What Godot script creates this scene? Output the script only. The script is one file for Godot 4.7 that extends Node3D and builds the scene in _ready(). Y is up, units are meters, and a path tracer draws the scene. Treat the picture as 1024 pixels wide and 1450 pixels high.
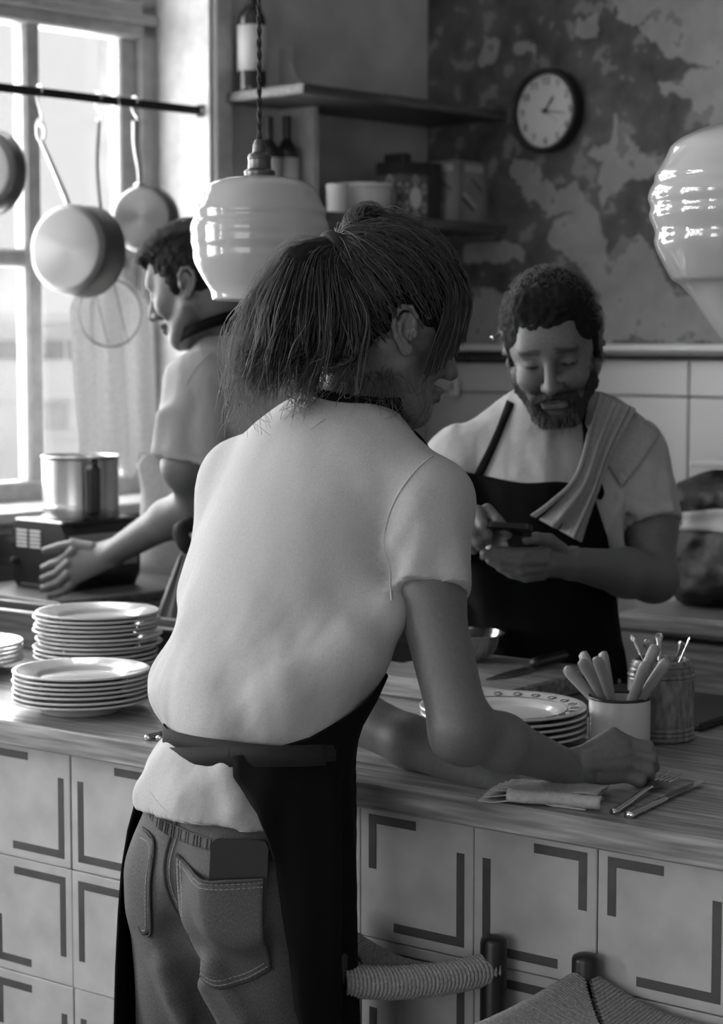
extends Node3D
# A restaurant kitchen with a tiled bar in front of it. World axes: the camera stands at x = 0, z = 0, y is height above the floor.
# The bar is turned by 37 degrees and the walls by 43 degrees, each built in a frame of its own.

const BAR_TURN := deg_to_rad(-37.26)
const ROOM_TURN := deg_to_rad(-43.0)
var BAR := Transform3D(Basis(Vector3.UP, BAR_TURN), Vector3(-0.479, 0, -3.207))      # origin: a joint of the tiled front, x along the bar, z towards the guests
var ROOM := Transform3D(Basis(Vector3.UP, ROOM_TURN), Vector3(0.2126, 0, -6.4))      # origin: the far corner, x along the far wall, z along the window wall
var M := {}
var taken := {}
var rng := RandomNumberGenerator.new()


# ------------------------------------------------------------------ materials
func grey(v: float) -> Color:
	return Color(v, v, v).linear_to_srgb()


func mat(called: String, v: float, rough := 0.6, metal := 0.0, spec := 0.5) -> StandardMaterial3D:
	var m := StandardMaterial3D.new()
	m.resource_name = called
	m.albedo_color = grey(v)
	m.roughness = rough
	m.metallic = metal
	m.metallic_specular = spec
	M[called] = m
	return m


func noise_tex(freq: float, octaves: int, lo: float, hi: float, seed_n: int, size := 512, kind := FastNoiseLite.TYPE_SIMPLEX_SMOOTH, stretch := Vector2.ONE) -> ImageTexture:
	# seamless: the plain is sampled on a torus-like blend of its edges
	var n := FastNoiseLite.new()
	n.seed = seed_n
	n.noise_type = kind
	n.frequency = freq
	n.fractal_octaves = octaves
	var im := n.get_seamless_image(size, size)
	im.convert(Image.FORMAT_L8)
	var data := im.get_data()
	for i in data.size():
		var t: float = data[i] / 255.0
		data[i] = int(clampf(lerpf(lo, hi, t), 0, 1) * 255.0)
	return ImageTexture.create_from_image(Image.create_from_data(size, size, false, Image.FORMAT_L8, data))


func triplanar(m: StandardMaterial3D, tex: Texture2D, scale: Vector3, bump: Texture2D = null, depth_cm := 0.0) -> StandardMaterial3D:
	m.albedo_texture = tex
	m.uv1_triplanar = true
	m.uv1_scale = scale
	if bump:
		m.heightmap_enabled = true
		m.heightmap_texture = bump
		m.heightmap_scale = depth_cm
	return m


# ------------------------------------------------------------------ naming and adding
func numbered(called: String) -> String:
	var n: int = taken.get(called, 0)
	taken[called] = n + 1
	return called if n == 0 else "%s_%03d" % [called, n]


func thing(called: String, label: String, category: String, where := Transform3D(), group := "") -> Node3D:
	var o := Node3D.new()
	o.name = numbered(called)
	add_child(o)
	o.transform = where
	o.set_meta("label", label)
	o.set_meta("category", category)
	if group:
		o.set_meta("group", group)
	return o


func part(parent: Node, called: String, mesh: Mesh, material: Material, where := Transform3D()) -> MeshInstance3D:
	var o := MeshInstance3D.new()
	o.name = called
	o.mesh = mesh
	o.material_override = material
	o.transform = where
	o.cast_shadow = GeometryInstance3D.SHADOW_CASTING_SETTING_DOUBLE_SIDED
	parent.add_child(o, true)
	return o


func single(called: String, label: String, category: String, mesh: Mesh, material: Material, where := Transform3D(), group := "") -> MeshInstance3D:
	var o := part(self, numbered(called), mesh, material, where)
	o.set_meta("label", label)
	o.set_meta("category", category)
	if group:
		o.set_meta("group", group)
	return o


func structure(called: String, mesh: Mesh, material: Material, where := Transform3D()) -> MeshInstance3D:
	var o := part(self, numbered(called), mesh, material, where)
	o.set_meta("kind", "structure")
	return o


func pos(x: float, y: float, z: float, turn := 0.0) -> Transform3D:
	return Transform3D(Basis(Vector3.UP, turn), Vector3(x, y, z))


func copy_of(o: Node3D, where: Transform3D, label: String) -> Node3D:
	var c: Node3D = o.duplicate()
	c.name = numbered(String(o.name).trim_suffix("_" + String(o.name).get_slice("_", String(o.name).get_slice_count("_") - 1)) if String(o.name).right(3).is_valid_int() else String(o.name))
	add_child(c)
	c.transform = where
	c.set_meta("label", label)
	return c


# ------------------------------------------------------------------ plain shapes
func commit(st: SurfaceTool, smooth := true) -> ArrayMesh:
	if smooth:
		st.generate_normals()
	return st.commit()


func begin(smooth_group := -1) -> SurfaceTool:
	var st := SurfaceTool.new()
	st.begin(Mesh.PRIMITIVE_TRIANGLES)
	st.set_smooth_group(smooth_group)
	return st


func quad(st: SurfaceTool, a: Vector3, b: Vector3, c: Vector3, d: Vector3, uva := Vector2(0, 0), uvb := Vector2(1, 0), uvc := Vector2(1, 1), uvd := Vector2(0, 1)) -> void:
	# clockwise seen from the front
	for k in [[a, uva], [b, uvb], [c, uvc], [a, uva], [c, uvc], [d, uvd]]:
		st.set_uv(k[1])
		st.add_vertex(k[0])


func add_box(st: SurfaceTool, lo: Vector3, hi: Vector3, bevel := 0.0) -> void:
	# a box with chamfered edges, from corner to corner
	var b := minf(bevel, minf(hi.x - lo.x, minf(hi.y - lo.y, hi.z - lo.z)) * 0.45)
	var c := (lo + hi) / 2.0
	var h := (hi - lo) / 2.0
	var pts := []
	for s in 8:
		var sx := 1.0 if s & 1 else -1.0
		var sy := 1.0 if s & 2 else -1.0
		var sz := 1.0 if s & 4 else -1.0
		pts.append([c + Vector3(sx * h.x, sy * (h.y - b), sz * (h.z - b)), c + Vector3(sx * (h.x - b), sy * h.y, sz * (h.z - b)), c + Vector3(sx * (h.x - b), sy * (h.y - b), sz * h.z)])
	var face := func(ids: Array, axis: int):
		face_quad(st, pts[ids[0]][axis], pts[ids[1]][axis], pts[ids[2]][axis], pts[ids[3]][axis], c)
	face.call([1, 3, 7, 5], 0)
	face.call([0, 2, 6, 4], 0)
	face.call([2, 3, 7, 6], 1)
	face.call([0, 1, 5, 4], 1)
	face.call([4, 5, 7, 6], 2)
	face.call([0, 1, 3, 2], 2)
	if b <= 0.0:
		return
	for e in [[0, 1], [2, 3], [4, 5], [6, 7]]:
		face_quad(st, pts[e[0]][1], pts[e[1]][1], pts[e[1]][2], pts[e[0]][2], c)
	for e in [[0, 2], [1, 3], [4, 6], [5, 7]]:
		face_quad(st, pts[e[0]][0], pts[e[1]][0], pts[e[1]][2], pts[e[0]][2], c)
	for e in [[0, 4], [1, 5], [2, 6], [3, 7]]:
		face_quad(st, pts[e[0]][0], pts[e[1]][0], pts[e[1]][1], pts[e[0]][1], c)
	for s in 8:
		face_tri(st, pts[s][0], pts[s][1], pts[s][2], c)


func face_tri(st: SurfaceTool, a: Vector3, b: Vector3, c: Vector3, inside: Vector3) -> void:
	if (b - a).cross(c - a).dot(a - inside) > 0.0:
		var t := b
		b = c
		c = t
	for p in [a, b, c]:
		st.set_uv(Vector2(p.x, p.z))
		st.add_vertex(p)


func face_quad(st: SurfaceTool, a: Vector3, b: Vector3, c: Vector3, d: Vector3, inside: Vector3) -> void:
	face_tri(st, a, b, c, inside)
	face_tri(st, a, c, d, inside)


func box(lo: Vector3, hi: Vector3, bevel := 0.003) -> ArrayMesh:
	var st := begin()
	add_box(st, lo, hi, bevel)
	return commit(st)


func add_prism(st: SurfaceTool, outline: PackedVector2Array, z0: float, z1: float, to := Transform3D()) -> void:
	# an outline in x, y pushed from z0 to z1
	var tri := Geometry2D.triangulate_polygon(outline)
	var ccw := not Geometry2D.is_polygon_clockwise(outline)
	for side in 2:
		var z := z0 if side == 0 else z1
		for t in range(0, tri.size(), 3):
			var ids := [tri[t], tri[t + 1], tri[t + 2]]
			var n := (outline[ids[1]] - outline[ids[0]]).cross(outline[ids[2]] - outline[ids[0]])
			if (n > 0.0) == (side == 1):
				ids.reverse()
			for i in ids:
				st.set_uv(outline[i])
				st.add_vertex(to * Vector3(outline[i].x, outline[i].y, z))
	for i in outline.size():
		var a := outline[i]
		var b := outline[(i + 1) % outline.size()]
		var q := [Vector3(a.x, a.y, z0), Vector3(b.x, b.y, z0), Vector3(b.x, b.y, z1), Vector3(a.x, a.y, z1)]
		if ccw:
			q.reverse()
		quad(st, to * q[0], to * q[1], to * q[2], to * q[3])


func prism(outline: PackedVector2Array, z0: float, z1: float) -> ArrayMesh:
	var st := begin()
	add_prism(st, outline, z0, z1)
	return commit(st)


func lathe(profile: Array, segments := 40, closed := false) -> ArrayMesh:
	# profile: [radius, height] pairs along the outline, turned about y; smooth normals from the profile
	var st := SurfaceTool.new()
	st.begin(Mesh.PRIMITIVE_TRIANGLES)
	var n := profile.size()
	for i in n:
		for j in segments + 1:
			var a := TAU * j / segments
			st.set_smooth_group(0)
			st.set_uv(Vector2(float(j) / segments, float(i) / (n - 1)))
			st.add_vertex(Vector3(profile[i][0] * cos(a), profile[i][1], profile[i][0] * sin(a)))
	for i in n - 1:
		for j in segments:
			var p := i * (segments + 1) + j
			var q := p + segments + 1
			for k in [p, p + 1, q, p + 1, q + 1, q]:
				st.add_index(k)
	st.generate_normals()
	return st.commit()


func rounded(profile: Array, r := 0.002) -> Array:
	# the same profile with each corner cut twice, so that edges catch light
	var out := [profile[0]]
	for i in range(1, profile.size() - 1):
		var p := Vector2(profile[i][0], profile[i][1])
		var a := Vector2(profile[i - 1][0], profile[i - 1][1])
		var b := Vector2(profile[i + 1][0], profile[i + 1][1])
		var ra := minf(r, p.distance_to(a) * 0.4)
		var rb := minf(r, p.distance_to(b) * 0.4)
		var s := p + (a - p).normalized() * ra
		var e := p + (b - p).normalized() * rb
		for t in [0.0, 0.5, 1.0]:
			var q: Vector2 = s.lerp(p, t).lerp(p.lerp(e, t), t)
			out.append([q.x, q.y])
	out.append(profile[-1])
	return out


func smooth_path(points: Array, per := 6) -> PackedVector3Array:
	# Catmull-Rom through the points
	var out := PackedVector3Array()
	var n := points.size()
	for i in n - 1:
		var a: Vector3 = points[maxi(i - 1, 0)]
		var b: Vector3 = points[i]
		var c: Vector3 = points[i + 1]
		var d: Vector3 = points[mini(i + 2, n - 1)]
		for k in per:
			out.append(b.cubic_interpolate(c, a, d, float(k) / per))
	out.append(points[n - 1])
	return out


func add_tube(st: SurfaceTool, path: PackedVector3Array, radius: Callable, sides := 8, caps := true) -> void:
	# radius(t) for t from 0 to 1
	var n := path.size()
	var up := Vector3.UP
	var rings := []
	for i in n:
		var dir := (path[mini(i + 1, n - 1)] - path[maxi(i - 1, 0)]).normalized()
		if absf(dir.dot(up)) > 0.98:
			up = Vector3.RIGHT if absf(dir.x) < 0.9 else Vector3.FORWARD
		var side := dir.cross(up).normalized()
		up = side.cross(dir).normalized()
		var r: float = radius.call(float(i) / (n - 1))
		var ring := PackedVector3Array()
		for k in sides:
			var a := TAU * k / sides
			ring.append(path[i] + (side * cos(a) + up * sin(a)) * r)
		rings.append(ring)
	for i in n - 1:
		for k in sides:
			var l := (k + 1) % sides
			quad(st, rings[i][k], rings[i][l], rings[i + 1][l], rings[i + 1][k], Vector2(float(k) / sides, float(i)), Vector2(float(k + 1) / sides, float(i)), Vector2(float(k + 1) / sides, i + 1.0), Vector2(float(k) / sides, i + 1.0))
	if caps:
		for e in [0, n - 1]:
			for k in range(1, sides - 1):
				var a: Vector3 = rings[e][0]
				var b: Vector3 = rings[e][k]
				var c: Vector3 = rings[e][k + 1]
				for p in ([a, c, b] if e == 0 else [a, b, c]):
					st.add_vertex(p)


func tube(points: Array, r: float, sides := 8, per := 6) -> ArrayMesh:
	var st := begin(0)
	add_tube(st, smooth_path(points, per) if points.size() > 2 else PackedVector3Array(points), func(_t): return r, sides)
	return commit(st)


func taper(points: Array, radius: Callable, sides := 10, per := 6) -> ArrayMesh:
	var st := begin(0)
	add_tube(st, smooth_path(points, per), radius, sides)
	return commit(st)


func sheet(grid: Array, thick: float, normal_hint := Vector3.ZERO, crisp := false) -> ArrayMesh:
	# cloth: grid[row][column] of points, given a thickness along its own normals
	var rows := grid.size()
	var cols: int = grid[0].size()
	var nor := []
	for i in rows:
		var line := []
		for j in cols:
			var du: Vector3 = grid[i][mini(j + 1, cols - 1)] - grid[i][maxi(j - 1, 0)]
			var dv: Vector3 = grid[mini(i + 1, rows - 1)][j] - grid[maxi(i - 1, 0)][j]
			var n := du.cross(dv).normalized()
			if normal_hint != Vector3.ZERO and n.dot(normal_hint) < 0.0:
				n = -n
			line.append(n)
		nor.append(line)
	var st := begin(0)
	var at := func(i: int, j: int, s: float) -> Vector3: return grid[i][j] + nor[i][j] * thick * s
	var flip: bool = (grid[0][1] - grid[0][0]).cross(grid[1][0] - grid[0][0]).dot(nor[0][0]) > 0.0
	var put := func(a, b, c, d, uv):
		if flip:
			quad(st, a, d, c, b, uv[0], uv[3], uv[2], uv[1])
		else:
			quad(st, a, b, c, d, uv[0], uv[1], uv[2], uv[3])
	for i in rows - 1:
		for j in cols - 1:
			var uv := [Vector2(float(j) / (cols - 1), float(i) / (rows - 1)), Vector2(float(j + 1) / (cols - 1), float(i) / (rows - 1)), Vector2(float(j + 1) / (cols - 1), float(i + 1) / (rows - 1)), Vector2(float(j) / (cols - 1), float(i + 1) / (rows - 1))]
			put.call(at.call(i, j, 0.5), at.call(i, j + 1, 0.5), at.call(i + 1, j + 1, 0.5), at.call(i + 1, j, 0.5), uv)
			put.call(at.call(i, j, -0.5), at.call(i + 1, j, -0.5), at.call(i + 1, j + 1, -0.5), at.call(i, j + 1, -0.5), [uv[0], uv[3], uv[2], uv[1]])
	st.set_smooth_group(1 if crisp else 0)
	var z := [Vector2.ZERO, Vector2.RIGHT, Vector2.ONE, Vector2.DOWN]
	for j in cols - 1:
		put.call(at.call(0, j, -0.5), at.call(0, j + 1, -0.5), at.call(0, j + 1, 0.5), at.call(0, j, 0.5), z)
		put.call(at.call(rows - 1, j, 0.5), at.call(rows - 1, j + 1, 0.5), at.call(rows - 1, j + 1, -0.5), at.call(rows - 1, j, -0.5), z)
	for i in rows - 1:
		put.call(at.call(i, 0, 0.5), at.call(i + 1, 0, 0.5), at.call(i + 1, 0, -0.5), at.call(i, 0, -0.5), z)
		put.call(at.call(i, cols - 1, -0.5), at.call(i + 1, cols - 1, -0.5), at.call(i + 1, cols - 1, 0.5), at.call(i, cols - 1, 0.5), z)
	return commit(st)


# ------------------------------------------------------------------ bodies and cloth: a field of distances, meshed as surface nets
class Field:
	var o: Vector3
	var h: float
	var nx: int
	var ny: int
	var nz: int
	var d := PackedFloat32Array()

	func _init(lo: Vector3, hi: Vector3, cell: float):
		o = lo
		h = cell
		nx = int((hi.x - lo.x) / cell) + 2
		ny = int((hi.y - lo.y) / cell) + 2
		nz = int((hi.z - lo.z) / cell) + 2
		d.resize(nx * ny * nz)
		d.fill(1000.0)

	# a tapered bone of elliptical section from c0 to c1; lat is the direction of the half-widths a; blend k; mode 0 joins, 1 cuts away
	func limb(c0: Vector3, c1: Vector3, a0: float, b0: float, a1: float, b1: float, lat: Vector3, k := 0.02, mode := 0) -> void:
		var w := c1 - c0
		var length := w.length()
		if length < 1e-5:
			w = Vector3.UP if absf(lat.normalized().y) < 0.9 else Vector3.FORWARD
			length = 1e-5
		else:
			w /= length
		var u := (lat - w * lat.dot(w)).normalized()
		var v := w.cross(u)
		var most := maxf(maxf(a0, b0), maxf(a1, b1)) + k + 3.0 * h
		var x0 := maxi(0, int((minf(c0.x, c1.x) - most - o.x) / h))
		var x1 := mini(nx - 1, int((maxf(c0.x, c1.x) + most - o.x) / h) + 1)
		var y0 := maxi(0, int((minf(c0.y, c1.y) - most - o.y) / h))
		var y1 := mini(ny - 1, int((maxf(c0.y, c1.y) + most - o.y) / h) + 1)
		var z0 := maxi(0, int((minf(c0.z, c1.z) - most - o.z) / h))
		var z1 := mini(nz - 1, int((maxf(c0.z, c1.z) + most - o.z) / h) + 1)
		var kk := maxf(k, 1e-5)
		for z in range(z0, z1 + 1):
			for y in range(y0, y1 + 1):
				var i := (z * ny + y) * nx + x0
				var q := Vector3(o.x + x0 * h, o.y + y * h, o.z + z * h) - c0
				var qw := q.dot(w)
				var qu := q.dot(u)
				var qv := q.dot(v)
				var sw := w.x * h
				var su := u.x * h
				var sv := v.x * h
				for x in range(x0, x1 + 1):
					var t := clampf(qw / length, 0.0, 1.0)
					var a := a0 + (a1 - a0) * t
					var b := b0 + (b1 - b0) * t
					var c := (a + b) * 0.5
					var r := qw - t * length
					var ua := qu / a
					var vb := qv / b
					var rc := r / c
					var k0 := sqrt(ua * ua + vb * vb + rc * rc)
					ua /= a
					vb /= b
					rc /= c
					var k1 := sqrt(ua * ua + vb * vb + rc * rc)
					var e := k0 * (k0 - 1.0) / k1 if k1 > 1e-6 else -minf(a, b)
					var f := d[i]
					if mode == 0:
						var g := maxf(kk - absf(e - f), 0.0) / kk
						d[i] = minf(e, f) - g * g * kk * 0.25
					else:
						e = -e
						var g := maxf(kk - absf(e - f), 0.0) / kk
						d[i] = maxf(e, f) + g * g * kk * 0.25
					i += 1
					qw += sw
					qu += su
					qv += sv

	func bone(c0: Vector3, c1: Vector3, r0: float, r1: float, k := 0.02, mode := 0) -> void:
		limb(c0, c1, r0, r0, r1, r1, Vector3(0.31, 0.2, 0.92), k, mode)

	func ball(c: Vector3, ra: float, rb: float, rc: float, lat: Vector3, up: Vector3, k := 0.02, mode := 0) -> void:
		# an ellipsoid: ra along lat, rb across, rc along up
		var e := up.normalized() * maxf(rc - (ra + rb) * 0.5, 0.0)
		limb(c - e, c + e + up.normalized() * 0.0001, ra, rb, ra, rb, lat, k, mode)

	func chain(points: Array, radii: Array, k := 0.01, mode := 0) -> void:
		for i in points.size() - 1:
			bone(points[i], points[i + 1], radii[i], radii[i + 1], k, mode)

	func cut(p: Vector3, n: Vector3) -> void:
		# keeps what lies behind the plane
		var i := 0
		for z in nz:
			for y in ny:
				var e := (Vector3(o.x, o.y + y * h, o.z + z * h) - p).dot(n)
				for x in nx:
					if d[i] < e:
						d[i] = e
					i += 1
					e += n.x * h

	func wrinkle(n: FastNoiseLite, amount: float, squeeze: Vector3, turn := Basis(), calm_from := 99.0, calm := 1.0) -> void:
		# above the height calm_from the cloth lies smoother
		var i := 0
		for z in nz:
			for y in ny:
				for x in nx:
					if absf(d[i]) < 4.0 * h:
						var k := amount * lerpf(1.0, calm, smoothstep(calm_from - 0.12, calm_from + 0.12, o.y + y * h))
						var p := turn * Vector3(o.x + x * h, o.y + y * h, o.z + z * h)
						d[i] += n.get_noise_3dv(p * squeeze) * k
					i += 1

	func sample(p: Vector3) -> float:
		var q := (p - o) / h
		var x := int(q.x)
		var y := int(q.y)
		var z := int(q.z)
		if q.x < 0.0 or q.y < 0.0 or q.z < 0.0 or x >= nx - 1 or y >= ny - 1 or z >= nz - 1:
			return 1000.0
		var fx := q.x - x
		var fy := q.y - y
		var fz := q.z - z
		var i := (z * ny + y) * nx + x
		var j := i + nx * ny
		var a := lerpf(lerpf(d[i], d[i + 1], fx), lerpf(d[i + nx], d[i + nx + 1], fx), fy)
		var b := lerpf(lerpf(d[j], d[j + 1], fx), lerpf(d[j + nx], d[j + nx + 1], fx), fy)
		return lerpf(a, b, fz)

	func cast(p: Vector3, dir: Vector3, far := 0.8) -> Vector3:
		# the first point of the surface on a ray, or Vector3.INF
		var s := h * 0.8
		var t := 0.0
		while t < far:
			var q := p + dir * t
			if sample(q) < 0.0:
				var lo := t - s
				var hi := t
				for k in 8:
					var m := (lo + hi) * 0.5
					if sample(p + dir * m) < 0.0:
						hi = m
					else:
						lo = m
				return p + dir * hi
			t += s
		return Vector3.INF

	func slope(p: Vector3) -> Vector3:
		var e := h
		return Vector3(sample(p + Vector3(e, 0, 0)) - sample(p - Vector3(e, 0, 0)), sample(p + Vector3(0, e, 0)) - sample(p - Vector3(0, e, 0)), sample(p + Vector3(0, 0, e)) - sample(p - Vector3(0, 0, e))).normalized()

	func arrays(color = null) -> Array:
		var ids := PackedInt32Array()
		ids.resize(d.size())
		ids.fill(-1)
		var vs := PackedVector3Array()
		var ns := PackedVector3Array()
		var cs := PackedColorArray()
		var tri := PackedInt32Array()
		var sx := 1
		var sy := nx
		var sz := nx * ny
		var near := 3.0 * h
		for z in nz - 1:
			for y in ny - 1:
				var i := (z * ny + y) * nx - 1
				for x in nx - 1:
					i += 1
					var d0 := d[i]
					if d0 > near or d0 < -near:
						continue
					var d1 := d[i + 1]
					var d2 := d[i + sy]
					var d3 := d[i + sy + 1]
					var d4 := d[i + sz]
					var d5 := d[i + sz + 1]
					var d6 := d[i + sz + sy]
					var d7 := d[i + sz + sy + 1]
					var m := int(d0 < 0.0) + int(d1 < 0.0) + int(d2 < 0.0) + int(d3 < 0.0) + int(d4 < 0.0) + int(d5 < 0.0) + int(d6 < 0.0) + int(d7 < 0.0)
					if m == 0 or m == 8:
						continue
					var c := Vector3.ZERO
					var n := 0
					if (d0 < 0.0) != (d1 < 0.0):
						c += Vector3(d0 / (d0 - d1), 0, 0); n += 1
					if (d2 < 0.0) != (d3 < 0.0):
						c += Vector3(d2 / (d2 - d3), 1, 0); n += 1
					if (d4 < 0.0) != (d5 < 0.0):
						c += Vector3(d4 / (d4 - d5), 0, 1); n += 1
					if (d6 < 0.0) != (d7 < 0.0):
						c += Vector3(d6 / (d6 - d7), 1, 1); n += 1
					if (d0 < 0.0) != (d2 < 0.0):
						c += Vector3(0, d0 / (d0 - d2), 0); n += 1
					if (d1 < 0.0) != (d3 < 0.0):
						c += Vector3(1, d1 / (d1 - d3), 0); n += 1
					if (d4 < 0.0) != (d6 < 0.0):
						c += Vector3(0, d4 / (d4 - d6), 1); n += 1
					if (d5 < 0.0) != (d7 < 0.0):
						c += Vector3(1, d5 / (d5 - d7), 1); n += 1
					if (d0 < 0.0) != (d4 < 0.0):
						c += Vector3(0, 0, d0 / (d0 - d4)); n += 1
					if (d1 < 0.0) != (d5 < 0.0):
						c += Vector3(1, 0, d1 / (d1 - d5)); n += 1
					if (d2 < 0.0) != (d6 < 0.0):
						c += Vector3(0, 1, d2 / (d2 - d6)); n += 1
					if (d3 < 0.0) != (d7 < 0.0):
						c += Vector3(1, 1, d3 / (d3 - d7)); n += 1
					var p := o + (Vector3(x, y, z) + c / n) * h
					ids[i] = vs.size()
					vs.append(p)
					var g := Vector3(d1 - d0 + d3 - d2 + d5 - d4 + d7 - d6, d2 - d0 + d3 - d1 + d6 - d4 + d7 - d5, d4 - d0 + d5 - d1 + d6 - d2 + d7 - d3).normalized()
					ns.append(g)
					if color != null:
						cs.append(color.call(p, g))
					if y > 0 and z > 0 and (d0 < 0.0) != (d1 < 0.0):
						ring(tri, ids[i - sy - sz], ids[i - sz], ids[i], ids[i - sy], d0 < 0.0)
					if x > 0 and z > 0 and (d0 < 0.0) != (d2 < 0.0):
						ring(tri, ids[i - 1 - sz], ids[i - 1], ids[i], ids[i - sz], d0 < 0.0)
					if x > 0 and y > 0 and (d0 < 0.0) != (d4 < 0.0):
						ring(tri, ids[i - 1 - sy], ids[i - sy], ids[i], ids[i - 1], d0 < 0.0)
		return [vs, ns, cs, tri]

	func ring(tri: PackedInt32Array, a: int, b: int, c: int, e: int, front: bool) -> void:
		if a < 0 or b < 0 or c < 0 or e < 0:
			return
		if front:
			tri.append(a); tri.append(c); tri.append(b); tri.append(a); tri.append(e); tri.append(c)
		else:
			tri.append(a); tri.append(b); tri.append(c); tri.append(a); tri.append(c); tri.append(e)


func skinned(fields: Array, color = null) -> ArrayMesh:
	# one mesh from one or more fields
	var vs := PackedVector3Array()
	var ns := PackedVector3Array()
	var cs := PackedColorArray()
	var tri := PackedInt32Array()
	for f in fields:
		var a: Array = f.arrays(color)
		var base := vs.size()
		vs.append_array(a[0])
		ns.append_array(a[1])
		cs.append_array(a[2])
		var t: PackedInt32Array = a[3]
		for i in t.size():
			t[i] += base
		tri.append_array(t)
	var all := []
	all.resize(Mesh.ARRAY_MAX)
	all[Mesh.ARRAY_VERTEX] = vs
	all[Mesh.ARRAY_NORMAL] = ns
	if cs.size():
		all[Mesh.ARRAY_COLOR] = cs
	all[Mesh.ARRAY_INDEX] = tri
	var m := ArrayMesh.new()
	m.add_surface_from_arrays(Mesh.PRIMITIVE_TRIANGLES, all)
	return m


func onto(f: Field, starts: Array, dir: Vector3, lift: float, far := 0.6) -> Array:
	# lays a grid of points on a body along dir; points that miss keep the depth of their neighbour
	var out := []
	for row in starts:
		var line := []
		var last := Vector3.INF
		for p in row:
			var q: Vector3 = f.cast(p - dir * 0.16, dir, far)
			if q == Vector3.INF:
				if last != Vector3.INF:
					q = p + dir * (last - p).dot(dir)
				line.append(q)
			else:
				last = q
				q = q - dir * lift
				line.append(q)
		for j in range(line.size() - 2, -1, -1):
			if line[j] == Vector3.INF and line[j + 1] != Vector3.INF:
				line[j] = row[j] + dir * (line[j + 1] - row[j]).dot(dir)
		for j in line.size():
			if line[j] == Vector3.INF:
				line[j] = row[j] if out.is_empty() else row[j] + dir * (out[-1][j] - row[j]).dot(dir)
		out.append(line)
	return out


func onto_path(f: Field, points: Array, dir: Vector3, lift: float, per := 6) -> PackedVector3Array:
	var out := PackedVector3Array()
	var path := smooth_path(points, per)
	for p in path:
		var q := f.cast(p - dir * 0.16, dir)
		if q != Vector3.INF:
			out.append(q - dir * lift)
	return out


func _ready() -> void:
	rng.seed = 7
	# ---- camera
	var cam := Camera3D.new()
	cam.name = "camera"
	cam.fov = 29.035
	cam.position = Vector3(0, 1.55, 0)
	cam.rotation = Vector3(-atan(237.0 / 2800.0), 0, 0)
	cam.near = 0.05
	cam.far = 200.0
	var lens := CameraAttributesPhysical.new()
	lens.frustum_focal_length = 50.0
	lens.frustum_focus_distance = 2.72
	lens.exposure_aperture = 4.0
	cam.attributes = lens
	add_child(cam)
	cam.fov = 29.035
	# ---- overcast sky
	var env := Environment.new()
	env.background_mode = Environment.BG_SKY
	var sky := Sky.new()
	var air := ProceduralSkyMaterial.new()
	air.sky_top_color = grey(0.92)
	air.sky_horizon_color = grey(0.85)
	air.ground_bottom_color = grey(0.3)
	air.ground_horizon_color = grey(0.5)
	air.sky_energy_multiplier = 1.0
	air.ground_energy_multiplier = 1.0
	sky.sky_material = air
	env.sky = sky
	env.background_energy_multiplier = SKY_L
	env.tonemap_mode = Environment.TONE_MAPPER_LINEAR
	env.tonemap_exposure = EXPOSURE
	env.sdfgi_enabled = true
	env.ssao_enabled = true
	env.ssil_enabled = true
	var we := WorldEnvironment.new()
	we.name = "world"
	we.environment = env
	add_child(we)
	# ---- daylight entering by the windows of the long wall: one soft panel in each opening
	for w in WINDOWS:
		var l := AreaLight3D.new()
		l.name = "daylight"
		l.area_size = Vector2(w[1] - w[0] - 0.1, w[3] - w[2] - 0.1)
		l.light_energy = w[4]
		l.area_range = 30.0
		l.shadow_enabled = true
		add_child(l, true)
		l.global_transform = ROOM * Transform3D(Basis(Vector3.UP, -PI / 2.0), Vector3(-0.46, (w[2] + w[3]) / 2.0, (w[0] + w[1]) / 2.0))
	var back_light := AreaLight3D.new()
	back_light.name = "daylight"
	back_light.area_size = Vector2(3.3, 2.0)
	back_light.light_energy = 10.0
	back_light.area_range = 30.0
	back_light.shadow_enabled = true
	add_child(back_light, true)
	back_light.global_transform = ROOM * Transform3D(Basis(), Vector3(3.9, 1.98, 9.36))
	materials()
	room()
	outside()
	bars()
	window_things()
	shelf_things()
	wall_things()
	counter_things()
	lamps()
	stools()
	woman()
	cook_with_phone()
	cook_at_window()


const EXPOSURE := 0.95
const SKY_L := 1.05
# openings in the window wall: from, to along the wall, sill, head, light
const WINDOWS := [[0.94, 2.86, 1.10, 3.05, 14.0], [3.7, 5.7, 0.95, 3.05, 24.0], [6.4, 8.4, 0.95, 3.05, 30.0]]


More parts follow.
